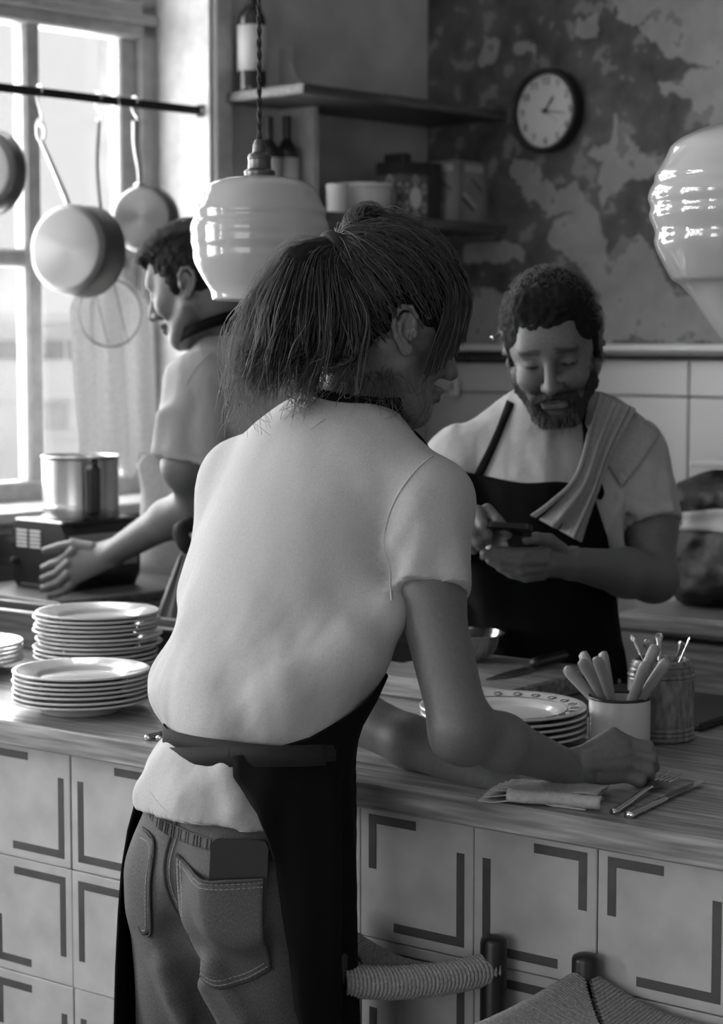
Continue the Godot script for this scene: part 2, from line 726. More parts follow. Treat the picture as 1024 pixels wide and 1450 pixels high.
func materials() -> void:
	var fine := noise_tex(0.02, 3, 0.86, 1.0, 3)
	var coarse := noise_tex(0.008, 4, 0.80, 1.0, 5)
	var bump := noise_tex(0.05, 3, 0.0, 1.0, 9)
	M.fine = fine
	M.coarse = coarse
	M.bump = bump
	triplanar(mat("plaster", 0.55, 0.85), coarse, Vector3.ONE * 0.7, bump, 0.1)
	triplanar(mat("grey_plaster", 0.56, 0.85), coarse, Vector3.ONE * 0.7, bump, 0.1)
	triplanar(mat("white_paint", 0.52, 0.45), fine, Vector3.ONE * 1.3)
	triplanar(mat("frame_paint", 0.42, 0.45), fine, Vector3.ONE * 1.3)
	triplanar(mat("floor", 0.16, 0.5), coarse, Vector3.ONE * 0.8)
	var grain := noise_tex(0.02, 4, 0.50, 1.0, 21)
	M.grain = grain
	triplanar(mat("oak", 0.41, 0.38), grain, Vector3(0.35, 5.5, 5.5), grain, 0.03)
	triplanar(mat("oak_dark", 0.15, 0.45), grain, Vector3(0.35, 5.5, 5.5), grain, 0.03)
	triplanar(mat("oak_mid", 0.26, 0.45), grain, Vector3(0.35, 5.5, 5.5), grain, 0.03)
	triplanar(mat("shelf_wood", 0.16, 0.5), grain, Vector3(4.5, 4.5, 0.4))
	triplanar(mat("ceramic_tile", 0.47, 0.42), noise_tex(0.010, 4, 0.88, 1.0, 17), Vector3.ONE * 2.0)
	triplanar(mat("tile_inlay", 0.085, 0.42), coarse, Vector3.ONE * 2.5)
	mat("grout", 0.22, 0.9)
	mat("porcelain", 0.52, 0.12)
	mat("enamel", 0.56, 0.15)
	mat("black", 0.012, 0.35)
	mat("black_gloss", 0.01, 0.12)
	mat("black_matte", 0.015, 0.7)
	mat("iron", 0.03, 0.45, 0.6)
	mat("steel", 0.55, 0.28, 1.0)
	mat("steel_bright", 0.7, 0.16, 1.0)
	mat("steel_dark", 0.25, 0.35, 1.0)
	mat("cutlery", 0.62, 0.14, 1.0)
	mat("bone", 0.24, 0.45)
	mat("paper_white", 0.55, 0.7)
	mat("print_dark", 0.03, 0.6)
	mat("print_grey", 0.2, 0.6)
	var opal := mat("opal", 0.48, 0.08)
	opal.backlight_enabled = true
	opal.backlight = grey(0.55)
	opal.clearcoat_enabled = true
	opal.clearcoat = 0.6
	opal.clearcoat_roughness = 0.04
	var glass := mat("pane", 0.9, 0.0)
	glass.transparency = BaseMaterial3D.TRANSPARENCY_ALPHA
	glass.albedo_color = Color(0.95, 0.95, 0.95, 0.06)
	mat("bottle_glass", 0.02, 0.06)
	var cloth := triplanar(mat("tee", 0.45, 0.9), noise_tex(0.09, 3, 0.9, 1.0, 31), Vector3.ONE * 4.0, noise_tex(0.2, 2, 0, 1, 33), 0.05)
	cloth.rim_enabled = true
	cloth.rim = 0.25
	var tow := triplanar(mat("towel", 0.70, 0.95), fine, Vector3.ONE * 9.0, noise_tex(0.25, 2, 0, 1, 35), 0.06)
	tow.backlight_enabled = true
	tow.backlight = grey(0.9)
	triplanar(mat("denim", 0.14, 0.85), noise_tex(0.12, 3, 0.55, 1.0, 37), Vector3(9, 3, 9), noise_tex(0.2, 2, 0, 1, 33), 0.04)
	triplanar(mat("denim_dark", 0.07, 0.85), noise_tex(0.12, 3, 0.6, 1.0, 37), Vector3(9, 3, 9))
	mat("stitch", 0.26, 0.8)
	triplanar(mat("apron", 0.0055, 0.9, 0.0, 0.3), noise_tex(0.12, 3, 0.6, 1.0, 41), Vector3(9, 4, 9))
	triplanar(mat("apron_denim", 0.02, 0.85), noise_tex(0.12, 3, 0.5, 1.0, 41), Vector3(9, 4, 9))
	var skin := triplanar(mat("skin", 0.155, 0.5), noise_tex(0.05, 4, 0.86, 1.0, 43), Vector3.ONE * 5.0)
	skin.vertex_color_use_as_albedo = true
	skin.subsurf_scatter_enabled = true
	skin.subsurf_scatter_strength = 0.08
	for tone in [["hair", 0.016], ["hair_light", 0.11]]:
		var strand := mat(tone[0], tone[1], 0.4)
		strand.backlight_enabled = true
		strand.backlight = grey(0.6)
	mat("beard", 0.035, 0.8, 0.0, 0.25)
	mat("phone_case", 0.02, 0.25)
	mat("hair_mass", 0.012, 0.8, 0.0, 0.25)
	mat("hair_short", 0.018, 0.55)
	var cord := triplanar(mat("paper_cord", 0.46, 0.8), noise_tex(0.05, 3, 0.6, 1.0, 47), Vector3.ONE * 8.0)
	cord.roughness = 0.8
	mat("ceramic_white", 0.5, 0.3)
	mat("pale_stone", 0.85, 0.8)
	mat("far_glass", 0.25, 0.2)
	mat("far_panel", 0.55, 0.6)
	mat("label_paper", 0.5, 0.7)
	mat("shelf_paint", 0.45, 0.5)
	mat("clock_face", 0.5, 0.5)
	mat("print_pale", 0.3, 0.7)
	mat("brass", 0.12, 0.35, 1.0)
	mat("flex", 0.02, 0.8)
	mat("glaze_print", 0.12, 0.3)


func room() -> void:
	# floor, ceiling, and walls with thickness
	structure("floor", box(Vector3(-0.5, -0.1, -0.3), Vector3(7.6, 0, 9.4), 0), M.floor, ROOM)
	structure("ceiling", box(Vector3(-0.5, 3.3, -0.3), Vector3(7.6, 3.4, 9.4), 0), M.plaster, ROOM)
	structure("wall_right", box(Vector3(7.3, 0, -0.3), Vector3(7.6, 3.3, 9.4), 0), M.plaster, ROOM)
	var fr := begin()
	add_box(fr, Vector3(-0.5, 0, 9.1), Vector3(2.2, 3.3, 9.4))
	add_box(fr, Vector3(5.6, 0, 9.1), Vector3(7.3, 3.3, 9.4))
	add_box(fr, Vector3(2.2, 0, 9.1), Vector3(5.6, 0.95, 9.4))
	add_box(fr, Vector3(2.2, 3.0, 9.1), Vector3(5.6, 3.3, 9.4))
	structure("wall_front", commit(fr), M.plaster, ROOM)
	var shop := structure("window_4", box(Vector3(2.2, 0.95, 9.2), Vector3(5.6, 1.02, 9.28), 0.004), M.frame_paint, ROOM)
	for k in 5:
		var x := 2.2 + k * 0.83
		part(shop, "mullion", box(Vector3(x, 1.02, 9.2), Vector3(x + 0.07, 2.93, 9.28), 0.006), M.frame_paint)
		if k < 4:
			for y in [[1.02, 2.1], [2.17, 2.93]]:
				part(shop, "pane", box(Vector3(x + 0.07, y[0], 9.235), Vector3(x + 0.83, y[1], 9.239), 0), M.pane)
			part(shop, "glazing_bar", box(Vector3(x + 0.07, 2.1, 9.21), Vector3(x + 0.83, 2.17, 9.27), 0.006), M.frame_paint)
	part(shop, "head_rail", box(Vector3(2.2, 2.93, 9.2), Vector3(5.6, 3.0, 9.28), 0.004), M.frame_paint)
	var st := begin()
	var z := 0.0
	for w in WINDOWS:
		add_box(st, Vector3(-0.5, 0, z), Vector3(0, 3.3, w[0]))
		add_box(st, Vector3(-0.5, 0, w[0]), Vector3(0, w[2], w[1]))
		add_box(st, Vector3(-0.5, w[3], w[0]), Vector3(0, 3.3, w[1]))
		z = w[1]
	add_box(st, Vector3(-0.5, 0, z), Vector3(0, 3.3, 9.1))
	structure("wall_left", commit(st), M.grey_plaster, ROOM)
	# white painted reveal and architrave at the far side of the nearest window
	var wf: float = WINDOWS[0][0]
	structure("trim_1", box(Vector3(-0.27, 1.1, wf), Vector3(0.006, 3.05, wf + 0.012), 0.002), M.white_paint, ROOM)
	structure("trim_2", box(Vector3(0.0, 1.1, wf - 0.07), Vector3(0.02, 3.15, wf), 0.006), M.white_paint, ROOM)
	structure("trim_3", box(Vector3(-0.26, 1.085, wf), Vector3(0.06, 1.115, WINDOWS[0][1]), 0.004), M.white_paint, ROOM)
	for k in WINDOWS.size():
		var w: Array = WINDOWS[k]
		var frame := begin()
		var a: float = w[0]
		var b: float = w[1]
		var lo: float = w[2]
		var hi: float = w[3]
		add_box(frame, Vector3(-0.30, lo, a), Vector3(-0.22, hi, a + 0.07), 0.006)
		add_box(frame, Vector3(-0.29, lo, a + 0.06), Vector3(-0.245, hi, a + 0.13), 0.006)
		add_box(frame, Vector3(-0.30, lo, b - 0.07), Vector3(-0.22, hi, b), 0.006)
		add_box(frame, Vector3(-0.30, lo, a), Vector3(-0.22, lo + 0.07, b), 0.006)
		add_box(frame, Vector3(-0.30, hi - 0.07, a), Vector3(-0.22, hi, b), 0.006)
		add_box(frame, Vector3(-0.30, 2.43, a), Vector3(-0.22, 2.535, b), 0.008)
		add_box(frame, Vector3(-0.225, 2.47, a), Vector3(-0.205, 2.50, b), 0.006)
		var win := structure("window_%d" % (k + 1), commit(frame), M.frame_paint, ROOM)
		var stops := [a + 0.10]
		var m := a + 0.45
		while m < b - 0.2:
			part(win, "mullion", box(Vector3(-0.295, lo + 0.05, m - 0.03), Vector3(-0.235, hi - 0.05, m + 0.03), 0.01), M.frame_paint)
			stops.append(m)
			m += 0.47
		stops.append(b - 0.03)
		for s in stops.size() - 1:
			part(win, "glazing_bar", box(Vector3(-0.285, 1.765, stops[s]), Vector3(-0.245, 1.815, stops[s + 1]), 0.008), M.frame_paint)
			for band in [[lo + 0.06, 1.77], [1.81, 2.44], [2.53, hi - 0.06]]:
				part(win, "pane", box(Vector3(-0.268, band[0], stops[s]), Vector3(-0.264, band[1], stops[s + 1]), 0), M.pane)
	# the far wall: old paint and plaster above, pale panels below the ledge
	var back := begin()
	add_box(back, Vector3(-0.5, 0, -0.3), Vector3(7.3, 3.3, 0))
	var wall := structure("wall_back", commit(back), M.grey_plaster, ROOM)
	var face := begin()
	quad(face, Vector3(0, 3.3, 0.003), Vector3(4.4, 3.3, 0.003), Vector3(4.4, 1.1, 0.003), Vector3(0, 1.1, 0.003))
	part(wall, "plaster_coat", commit(face), old_plaster())
	var row := [[0.93, 1.398], [1.402, 1.528]]
	var col := [0.0, 0.41, 1.01, 1.61, 2.21, 2.81, 3.41]
	for y in row:
		for i in col.size() - 1:
			part(wall, "panel", box(Vector3(col[i] + 0.002, y[0], 0.004), Vector3(col[i + 1] - 0.002, y[1], 0.014), 0.003), M.ceramic_white)
	structure("trim_4", box(Vector3(0, 1.53, 0.0), Vector3(4.4, 1.552, 0.05), 0.003), M.ceramic_white, ROOM)


func old_plaster() -> StandardMaterial3D:
	# stripped wall: dark old paint with pale islands of bare plaster, each with a ragged edge; x from the corner, y from the floor
	var m := mat("old_plaster", 1.0, 0.8)
	var islands := [
		PackedVector2Array([Vector2(0.87, 2.52), Vector2(1.11, 2.57), Vector2(1.18, 2.39), Vector2(1.10, 2.31), Vector2(1.03, 2.33), Vector2(0.96, 2.37), Vector2(0.82, 2.43), Vector2(0.81, 2.47), Vector2(0.86, 2.49)]),
		PackedVector2Array([Vector2(0.66, 2.61), Vector2(1.11, 2.57), Vector2(0.87, 2.52), Vector2(0.81, 2.47), Vector2(0.75, 2.51)]),
		PackedVector2Array([Vector2(0.88, 2.31), Vector2(0.96, 2.31), Vector2(1.11, 2.32), Vector2(1.19, 2.14), Vector2(1.10, 2.15), Vector2(1.04, 2.19), Vector2(0.98, 2.25), Vector2(0.90, 2.29)]),
		PackedVector2Array([Vector2(0.74, 2.24), Vector2(0.78, 2.16), Vector2(0.86, 2.10), Vector2(0.89, 2.08), Vector2(0.87, 2.04), Vector2(0.82, 2.02), Vector2(0.77, 2.03), Vector2(0.67, 1.96), Vector2(0.67, 2.01), Vector2(0.70, 2.07), Vector2(0.63, 2.09), Vector2(0.65, 2.12), Vector2(0.73, 2.15)]),
		PackedVector2Array([Vector2(0.39, 2.09), Vector2(0.51, 2.03), Vector2(0.55, 2.04), Vector2(0.59, 2.05), Vector2(0.63, 1.97), Vector2(0.68, 1.92), Vector2(0.73, 1.81), Vector2(0.57, 1.79), Vector2(0.50, 1.86), Vector2(0.54, 1.92), Vector2(0.58, 1.94), Vector2(0.50, 1.93), Vector2(0.49, 1.97), Vector2(0.39, 1.99)]),
		PackedVector2Array([Vector2(0.59, 1.79), Vector2(0.78, 1.82), Vector2(0.85, 1.87), Vector2(0.89, 1.79), Vector2(0.92, 1.72), Vector2(1.20, 1.68), Vector2(1.20, 1.56), Vector2(0.68, 1.56), Vector2(0.66, 1.71)]),
		PackedVector2Array([Vector2(0.15, 1.87), Vector2(0.28, 1.87), Vector2(0.39, 1.85), Vector2(0.38, 1.80), Vector2(0.16, 1.79)]),
		PackedVector2Array([Vector2(0.16, 1.66), Vector2(0.28, 1.73), Vector2(0.34, 1.71), Vector2(0.33, 1.56), Vector2(0.16, 1.56)]),
		PackedVector2Array([Vector2(0.59, 2.51), Vector2(0.66, 2.52), Vector2(0.66, 2.45), Vector2(0.58, 2.46)]),
		PackedVector2Array([Vector2(0.24, 2.48), Vector2(0.32, 2.48), Vector2(0.30, 2.42), Vector2(0.23, 2.42)]),
		PackedVector2Array([Vector2(0.37, 2.48), Vector2(0.41, 2.48), Vector2(0.42, 2.43), Vector2(0.36, 2.44)]),
		PackedVector2Array([Vector2(0.34, 2.10), Vector2(0.44, 2.10), Vector2(0.45, 2.04), Vector2(0.36, 2.04)]),
	]
	var n := FastNoiseLite.new()
	n.seed = 12
	n.frequency = 2.2
	n.fractal_octaves = 5
	var fleck := FastNoiseLite.new()
	fleck.seed = 15
	fleck.frequency = 9.0
	fleck.fractal_octaves = 4
	var w := 1100
	var h := 550
	var data := PackedByteArray()
	data.resize(w * h)
	var height := PackedByteArray()
	height.resize(w * h)
	var boxes := []
	for poly in islands:
		var r := Rect2(poly[0], Vector2.ZERO)
		for p in poly:
			r = r.expand(p)
		boxes.append(r.grow(0.01))
	for j in h:
		var y := 3.3 - 2.2 * (j + 0.5) / h
		for i in w:
			var x := 4.4 * (i + 0.5) / w
			var wx := x + 0.045 * n.get_noise_2d(x * 2.2, y * 2.2) + 0.012 * fleck.get_noise_2d(x * 2.0, y * 2.0)
			var wy := y + 0.045 * n.get_noise_2d(x * 2.2 + 40.0, y * 2.2) + 0.012 * fleck.get_noise_2d(x * 2.0 + 40.0, y * 2.0)
			var inside := false
			var q := Vector2(wx, wy)
			if x < 1.35:
				for k in islands.size():
					if boxes[k].has_point(q) and Geometry2D.is_point_in_polygon(q, islands[k]):
						inside = true
						break
			else:
				inside = n.get_noise_2d(x * 0.6 + 9.0, y * 0.6) > 0.05
			var f := fleck.get_noise_2d(x, y)
			var c := n.get_noise_2d(x * 0.8, y * 0.8 + 7.0)
			var v: float
			if inside:
				v = 0.235 + 0.05 * f + 0.05 * c
				if f > 0.42:
					v *= 0.6
			else:
				v = 0.075 + 0.045 * f + 0.055 * c
				if f > 0.33:
					v += 0.07
			v = clampf(v, 0.02, 0.6)
			data[j * w + i] = int(pow(v, 1.0 / 2.2) * 255.0)
			height[j * w + i] = int(clampf((0.35 if inside else 0.7) + 0.3 * f, 0, 1) * 255.0)
	m.albedo_texture = ImageTexture.create_from_image(Image.create_from_data(w, h, false, Image.FORMAT_L8, data))
	m.heightmap_enabled = true
	m.heightmap_texture = ImageTexture.create_from_image(Image.create_from_data(w, h, false, Image.FORMAT_L8, height))
	m.heightmap_scale = 0.25
	return m


func outside() -> void:
	# a low pale building across the water, and the ground in front of it
	structure("ground", box(Vector3(-40, -0.3, -60), Vector3(-1.2, -0.2, 40), 0), M.pale_stone, ROOM * Transform3D())
	var b := thing("quay_building", "long low pale building seen through the kitchen window", "building", Transform3D(Basis(Vector3.UP, deg_to_rad(-12)), Vector3(-4.5, -0.2, -23)))
	part(b, "wall", box(Vector3(-9, 0, -3), Vector3(4, 1.85, 0), 0.01), M.pale_stone)
	part(b, "roof", box(Vector3(-9.3, 2.0, -3.2), Vector3(4.3, 2.12, 0.35), 0.01), M.pale_stone)
	part(b, "upper_wall", box(Vector3(-9, 1.85, -3), Vector3(4, 2.0, 0), 0.01), M.pale_stone)
	part(b, "ledge", box(Vector3(-9.1, 1.14, 0), Vector3(4.1, 1.18, 0.25), 0.005), M.pale_stone)
	part(b, "ledge", box(Vector3(-9.1, 0.70, 0), Vector3(4.1, 0.74, 0.2), 0.005), M.pale_stone)
	for k in 24:
		var x := -8.9 + k * 0.53
		part(b, "window", box(Vector3(x, 1.58, 0), Vector3(x + 0.47, 1.8, 0.04), 0.005), M.far_glass)
	for k in 12:
		var x := -8.8 + k * 1.06
		part(b, "door", box(Vector3(x, 0.78, 0), Vector3(x + 0.4, 1.1, 0.03), 0.005), M.far_panel)


func bars() -> void:
	# ---- the bar: a body faced with square inlaid tiles, and one continuous worktop
	var bar := thing("bar_counter", "long bar front faced with pale square tiles inlaid with dark angles", "counter", BAR)
	part(bar, "body", box(Vector3(-0.92, 0, -0.79), Vector3(2.35, 0.889, -0.010), 0.002), M.grout)
	# inlay strips of each tile, in tile units from its lower left corner; six patterns read off the wall
	var L := 0.86
	for row in 5:
		for i in range(-4, 12):
			var x := 0.2 * i
			var y := 0.685 - 0.2 * row
			var shift := 0.0012 * sin(i * 5.1 + row * 2.3)
			var tile := part(bar, "tile", tile_mesh(row), M.ceramic_tile, pos(x, y, shift))
			for s in inlay(i, row):
				var strip := begin()
				add_box(strip, Vector3(s[0] * 0.2, s[1] * 0.2, -0.004), Vector3(s[2] * 0.2, minf(s[3] * 0.2, 0.2), 0.0006), 0.0002)
				part(tile, "inlay", commit(strip), M.tile_inlay)
	single("worktop", "thick oak worktop of the bar with plates and cutlery on it", "worktop", box(Vector3(-0.95, 0.89, -0.835), Vector3(2.4, 0.93, 0.05), 0.003), M.oak, BAR)
	# ---- work bench under the window
	var bench := thing("window_bench", "dark wooden work bench under the window holding the food processor", "bench", ROOM)
	part(bench, "bench_top", box(Vector3(0.02, 0.885, 0.02), Vector3(0.62, 0.93, 2.28), 0.003), M.oak_dark)
	part(bench, "cabinet", box(Vector3(0.02, 0.0, 0.05), Vector3(0.58, 0.885, 2.26), 0.003), M.oak_dark)
	# ---- bench along the far wall with drawers
	var back := thing("drawer_unit", "wooden bench with wide drawers behind the bearded cook", "cabinet", BAR)
	var nose := PackedVector2Array([Vector2(-2.4, 0.93), Vector2(-1.745, 0.93), Vector2(-1.735, 0.92), Vector2(-1.735, 0.895), Vector2(-1.745, 0.884), Vector2(-2.4, 0.884)])
	var st := begin()
	add_prism(st, nose, 0.035, 2.6, Transform3D(Basis(Vector3(0, 0, 1), Vector3(0, 1, 0), Vector3(1, 0, 0)), Vector3.ZERO))
	part(back, "bench_top", commit(st), M.oak_mid)
	part(back, "cabinet", box(Vector3(0.10, 0.0, -2.4), Vector3(2.6, 0.884, -1.80), 0.002), M.black_matte)
	for row in [[0.71, 0.868], [0.50, 0.695], [0.1, 0.485]]:
		for k in 3:
			part(back, "drawer", box(Vector3(0.11 + 0.83 * k, row[0], -1.80), Vector3(0.92 + 0.83 * k, row[1], -1.765), 0.003), M.oak_mid)


var tile_cache := {}


func tile_mesh(row: int) -> ArrayMesh:
	if not tile_cache.has(row):
		tile_cache[row] = box(Vector3(0.0009, 0.0009, -0.008), Vector3(0.1991, 0.1991, 0), 0.0012)
	return tile_cache[row]


func inlay(i: int, row: int) -> Array:
	# the angles alternate so that four tiles make a broken square; [x0, y0, x1, y1] in tile units
	var out := []
	var t := 0.067  # width of a strip
	var e := 0.078  # distance from the edge
	var kind := posmod(i + row, 2)
	# long angle in the corner that points to the middle of the group, short angle opposite
	var cx := posmod(i, 2)      # 1: the group's middle lies to the right
	var cy := posmod(row, 2)    # 0: the middle lies below
	var long_x := [1.0 - e - t, 1.0 - e] if cx == 1 else [e, e + t]
	var short_x := [e, e + t] if cx == 1 else [1.0 - e - t, 1.0 - e]
	var long_y := [e, e + t] if cy == 0 else [1.0 - e - t, 1.0 - e]
	var short_y := [1.0 - e - t, 1.0 - e] if cy == 0 else [e, e + t]
	# long: 0.72 of the tile, meeting at the corner
	if cx == 1:
		out.append([0.305, long_y[0], 1.0 - e, long_y[1]])
		out.append([e, short_y[0], 0.50, short_y[1]])
	else:
		out.append([e, long_y[0], 0.695, long_y[1]])
		out.append([0.50, short_y[0], 1.0 - e, short_y[1]])
	if cy == 0:
		out.append([long_x[0], long_y[1], long_x[1], 0.755])
		out.append([short_x[0], 0.52, short_x[1], short_y[0]])
	else:
		out.append([long_x[0], 0.245, long_x[1], long_y[0]])
		out.append([short_x[0], short_y[1], short_x[1], 0.48])
	return out


func hook(parent: Node, top: Vector3, drop: float) -> void:
	part(parent, "hook", tube([top + Vector3(0.012, 0.0, 0), top + Vector3(0.008, 0.017, 0), top + Vector3(-0.008, 0.017, 0), top + Vector3(-0.012, -0.01, 0), top + Vector3(0, -drop * 0.6, 0), top + Vector3(0.010, -drop + 0.01, 0), top + Vector3(0.004, -drop - 0.012, 0), top + Vector3(-0.010, -drop, 0)], 0.0022, 6), M.steel_bright)


func pan_mesh(r: float, depth: float) -> ArrayMesh:
	# base disc at y = 0 looking down -y, open rim at +depth; outline from the middle of the base round the wall and back inside
	return lathe(rounded([[0.0, 0.0], [r * 0.86, 0.0], [r * 0.9, 0.004], [r * 0.985, 0.012], [r, 0.03], [r, depth], [r + 0.004, depth + 0.003], [r - 0.002, depth + 0.002], [r - 0.002, 0.03], [r * 0.96, 0.008], [0.0, 0.006]], 0.006), 56)


func window_things() -> void:
	# iron rail across the window recess
	var rail := thing("hanging_rail", "flat black iron rail across the window with pans hung on it", "rail", ROOM)
	part(rail, "bar", box(Vector3(-0.034, 2.203, 0.955), Vector3(-0.026, 2.227, 2.84), 0.001), M.iron)
	part(rail, "bracket", box(Vector3(-0.045, 2.197, 0.951), Vector3(-0.015, 2.233, 0.957), 0.002), M.iron)
	part(rail, "bolt", lathe([[0.0, 0.004], [0.006, 0.003], [0.007, 0.0]], 12), M.steel, Transform3D(Basis(Vector3.RIGHT, PI / 2), Vector3(-0.02, 2.215, 0.957)))
	# saucepan: its base is turned to the room
	var toward := Vector3(0.30, 0.05, 0.95).normalized()
	var turn := basis_along(-toward)
	var brushed: StandardMaterial3D = mat("brushed_base", 0.22, 0.5, 1.0)
	brushed.anisotropy_enabled = true
	brushed.anisotropy = 0.7
	var p := thing("saucepan", "large steel saucepan hanging by its handle with its base outwards", "saucepan", ROOM)
	part(p, "body", pan_mesh(0.121, 0.10), M.brushed_base, Transform3D(turn, Vector3(0.052, 1.803, 1.514)))
	var top := Vector3(0.02, 1.915, 1.47)
	part(p, "handle", taper([top + Vector3(0, -0.005, 0), top.lerp(Vector3(-0.03, 2.09, 1.525), 0.4), Vector3(-0.03, 2.09, 1.525)], func(t): return 0.0085 - 0.003 * t, 8), M.steel)
	part(p, "ring", tube([Vector3(-0.03, 2.085, 1.525), Vector3(-0.03, 2.105, 1.512), Vector3(-0.03, 2.135, 1.518), Vector3(-0.03, 2.145, 1.528), Vector3(-0.03, 2.13, 1.538), Vector3(-0.03, 2.1, 1.537), Vector3(-0.03, 2.085, 1.525)], 0.0035, 6), M.steel)
	hook(p, Vector3(-0.03, 2.214, 1.528), 0.075)
	# small pan beside it
	var q := thing("small_pan", "small polished steel pan hanging on a hook beside the saucepan", "pan", ROOM)
	var toward2 := Vector3(0.50, 0.12, 0.86).normalized()
	part(q, "body", pan_mesh(0.092, 0.045), M.brushed_base, Transform3D(basis_along(-toward2), Vector3(0.03, 1.90, 1.232)))
	part(q, "handle", taper([Vector3(0.0, 1.985, 1.21), Vector3(0.0, 2.03, 1.21), Vector3(-0.02, 2.10, 1.205), Vector3(-0.025, 2.165, 1.20)], func(t): return 0.006 + 0.005 * t, 8), M.steel_dark)
	part(q, "rivet_plate", box(Vector3(-0.015, 1.965, 1.195), Vector3(0.015, 1.995, 1.225), 0.006), M.steel_dark)
	hook(q, Vector3(-0.03, 2.214, 1.20), 0.05)
	# wire skimmer
	var s := thing("wire_skimmer", "round wire skimmer with a long thin handle before the towel", "skimmer", ROOM)
	var c := Vector3(0.03, 1.635, 1.345)
	var n := Vector3(0.78, -0.15, 0.6).normalized()
	var tu := n.cross(Vector3.UP).normalized()
	var tv := tu.cross(n).normalized()
	var rim := []
	for k in 33:
		var a := TAU * k / 32.0
		rim.append(c + (tu * cos(a) * 0.085 + tv * sin(a) * 0.092))
	part(s, "rim", tube(rim, 0.0028, 6, 2), M.steel_dark)
	var mesh := begin(0)
	for k in range(-7, 8):
		var w := k / 8.0
		for dir in 2:
			var half := sqrt(1.0 - w * w)
			var path := []
			for e in 7:
				var f := -half + 2.0 * half * e / 6.0
				var sag := -0.03 * (1.0 - w * w - f * f)
				var a := tu * 0.085 * w + tv * 0.092 * f if dir == 0 else tu * 0.085 * f + tv * 0.092 * w
				path.append(c + a + n * sag)
			add_tube(mesh, PackedVector3Array(path), func(_t): return 0.0005, 4, false)
	part(s, "wire_mesh", commit(mesh), M.steel)
	var ribs := begin(0)
	for w in [-0.35, 0.3]:
		var path := []
		for e in 7:
			var f := -0.93 + 1.86 * e / 6.0
			path.append(c + tu * 0.085 * (w + 0.25 * f) + tv * 0.092 * f * 0.98 + n * -0.034 * (1.0 - f * f))
		add_tube(ribs, PackedVector3Array(path), func(_t): return 0.0018, 5, false)
	part(s, "rib", commit(ribs), M.steel_dark)
	part(s, "handle", tube([c + tv * 0.092 + tu * 0.0, Vector3(-0.028, 2.0, 1.335), Vector3(-0.028, 2.16, 1.327)], 0.0045, 6), M.iron)
	hook(s, Vector3(-0.03, 2.214, 1.327), 0.05)
	# another pan, only its edge in view
	var e2 := thing("frying_pan", "dark round pan hanging on the rail beyond the saucepan", "pan", ROOM)
	part(e2, "body", pan_mesh(0.11, 0.05), M.steel_dark, Transform3D(basis_along(-toward), Vector3(0.03, 1.99, 1.775)))
	part(e2, "handle", taper([Vector3(0.0, 2.08, 1.775), Vector3(-0.02, 2.13, 1.775), Vector3(-0.03, 2.18, 1.775)], func(_t): return 0.007, 8), M.steel_dark)
	hook(e2, Vector3(-0.03, 2.214, 1.775), 0.03)
	# towel on a hook
	var grid := []
	for i in 41:
		var v := i / 40.0
		var line := []
		for j in 41:
			var u := j / 40.0
			var spread := lerpf(0.10, 1.0, smoothstep(0.0, 0.28, v)) 
			var z := 1.285 + (u - 0.5) * 0.27 * spread - 0.02 * v
			var fold := sin(u * 17.0 + 2.0 * v) * 0.016 + sin(u * 31.0 + 1.0) * 0.006
			var y := 1.81 - 0.57 * v - 0.12 * v * smoothstep(0.35, 0.9, 1.0 - u) * smoothstep(0.0, 0.25, 1.0 - u) * smoothstep(0.2, 0.5, u + 0.1) - 0.05 * pow(absf(u - 0.5), 1.5) * (1.0 - v)
			line.append(Vector3(-0.045 + fold * (0.4 + 0.6 * spread), y, z))
		grid.append(line)
	var tw := thing("hanging_towel", "white towel hanging in folds before the window", "towel", ROOM)
	part(tw, "cloth", sheet(grid, 0.003), M.towel)
	part(tw, "loop", tube([Vector3(-0.045, 1.80, 1.285), Vector3(-0.06, 1.95, 1.27), Vector3(-0.035, 2.2, 1.262), Vector3(-0.028, 2.232, 1.262), Vector3(-0.02, 2.2, 1.262)], 0.002, 5), M.paper_white)
	# ---- food processor
	var f := thing("food_processor", "black food processor with a steel bowl on the window bench", "food processor", ROOM * pos(0.468, 0.9555, 1.860))
	var prof := PackedVector2Array([Vector2(-0.185, 0.0), Vector2(-0.015, 0.0), Vector2(0.004, 0.035), Vector2(0.004, 0.135), Vector2(-0.016, 0.165), Vector2(-0.185, 0.165), Vector2(-0.20, 0.15), Vector2(-0.20, 0.02)])
	var body := begin()
	add_prism(body, prof, -0.235, 0.0)
	part(f, "base", commit(body), M.black)
	part(f, "foot", box(Vector3(-0.17, -0.0, -0.215), Vector3(-0.03, 0.012, 0.004), 0.002), M.black_matte)
	part(f, "cover", box(Vector3(-0.195, 0.160, -0.232), Vector3(-0.008, 0.170, 0.0), 0.004), M.steel_dark)
	for col in 2:
		for k in 5:
			part(f, "vent", box(Vector3(-0.185 + col * 0.052, 0.100 + k * 0.0095, 0.0), Vector3(-0.142 + col * 0.052, 0.1055 + k * 0.0095, 0.002), 0.0008), M.paper_white)
	part(f, "name_plate", box(Vector3(0.003, 0.10, -0.215), Vector3(0.0062, 0.136, -0.012), 0.001), M.print_grey)
	part(f, "control_plate", box(Vector3(0.003, 0.055, -0.225), Vector3(0.0062, 0.085, -0.165), 0.001), M.print_grey)
	part(f, "knob", lathe(rounded([[0.0, 0.014], [0.008, 0.014], [0.009, 0.0]], 0.002), 16), M.black_matte, Transform3D(Basis(Vector3.RIGHT, PI / 2), Vector3(-0.19, 0.065, 0.0)))
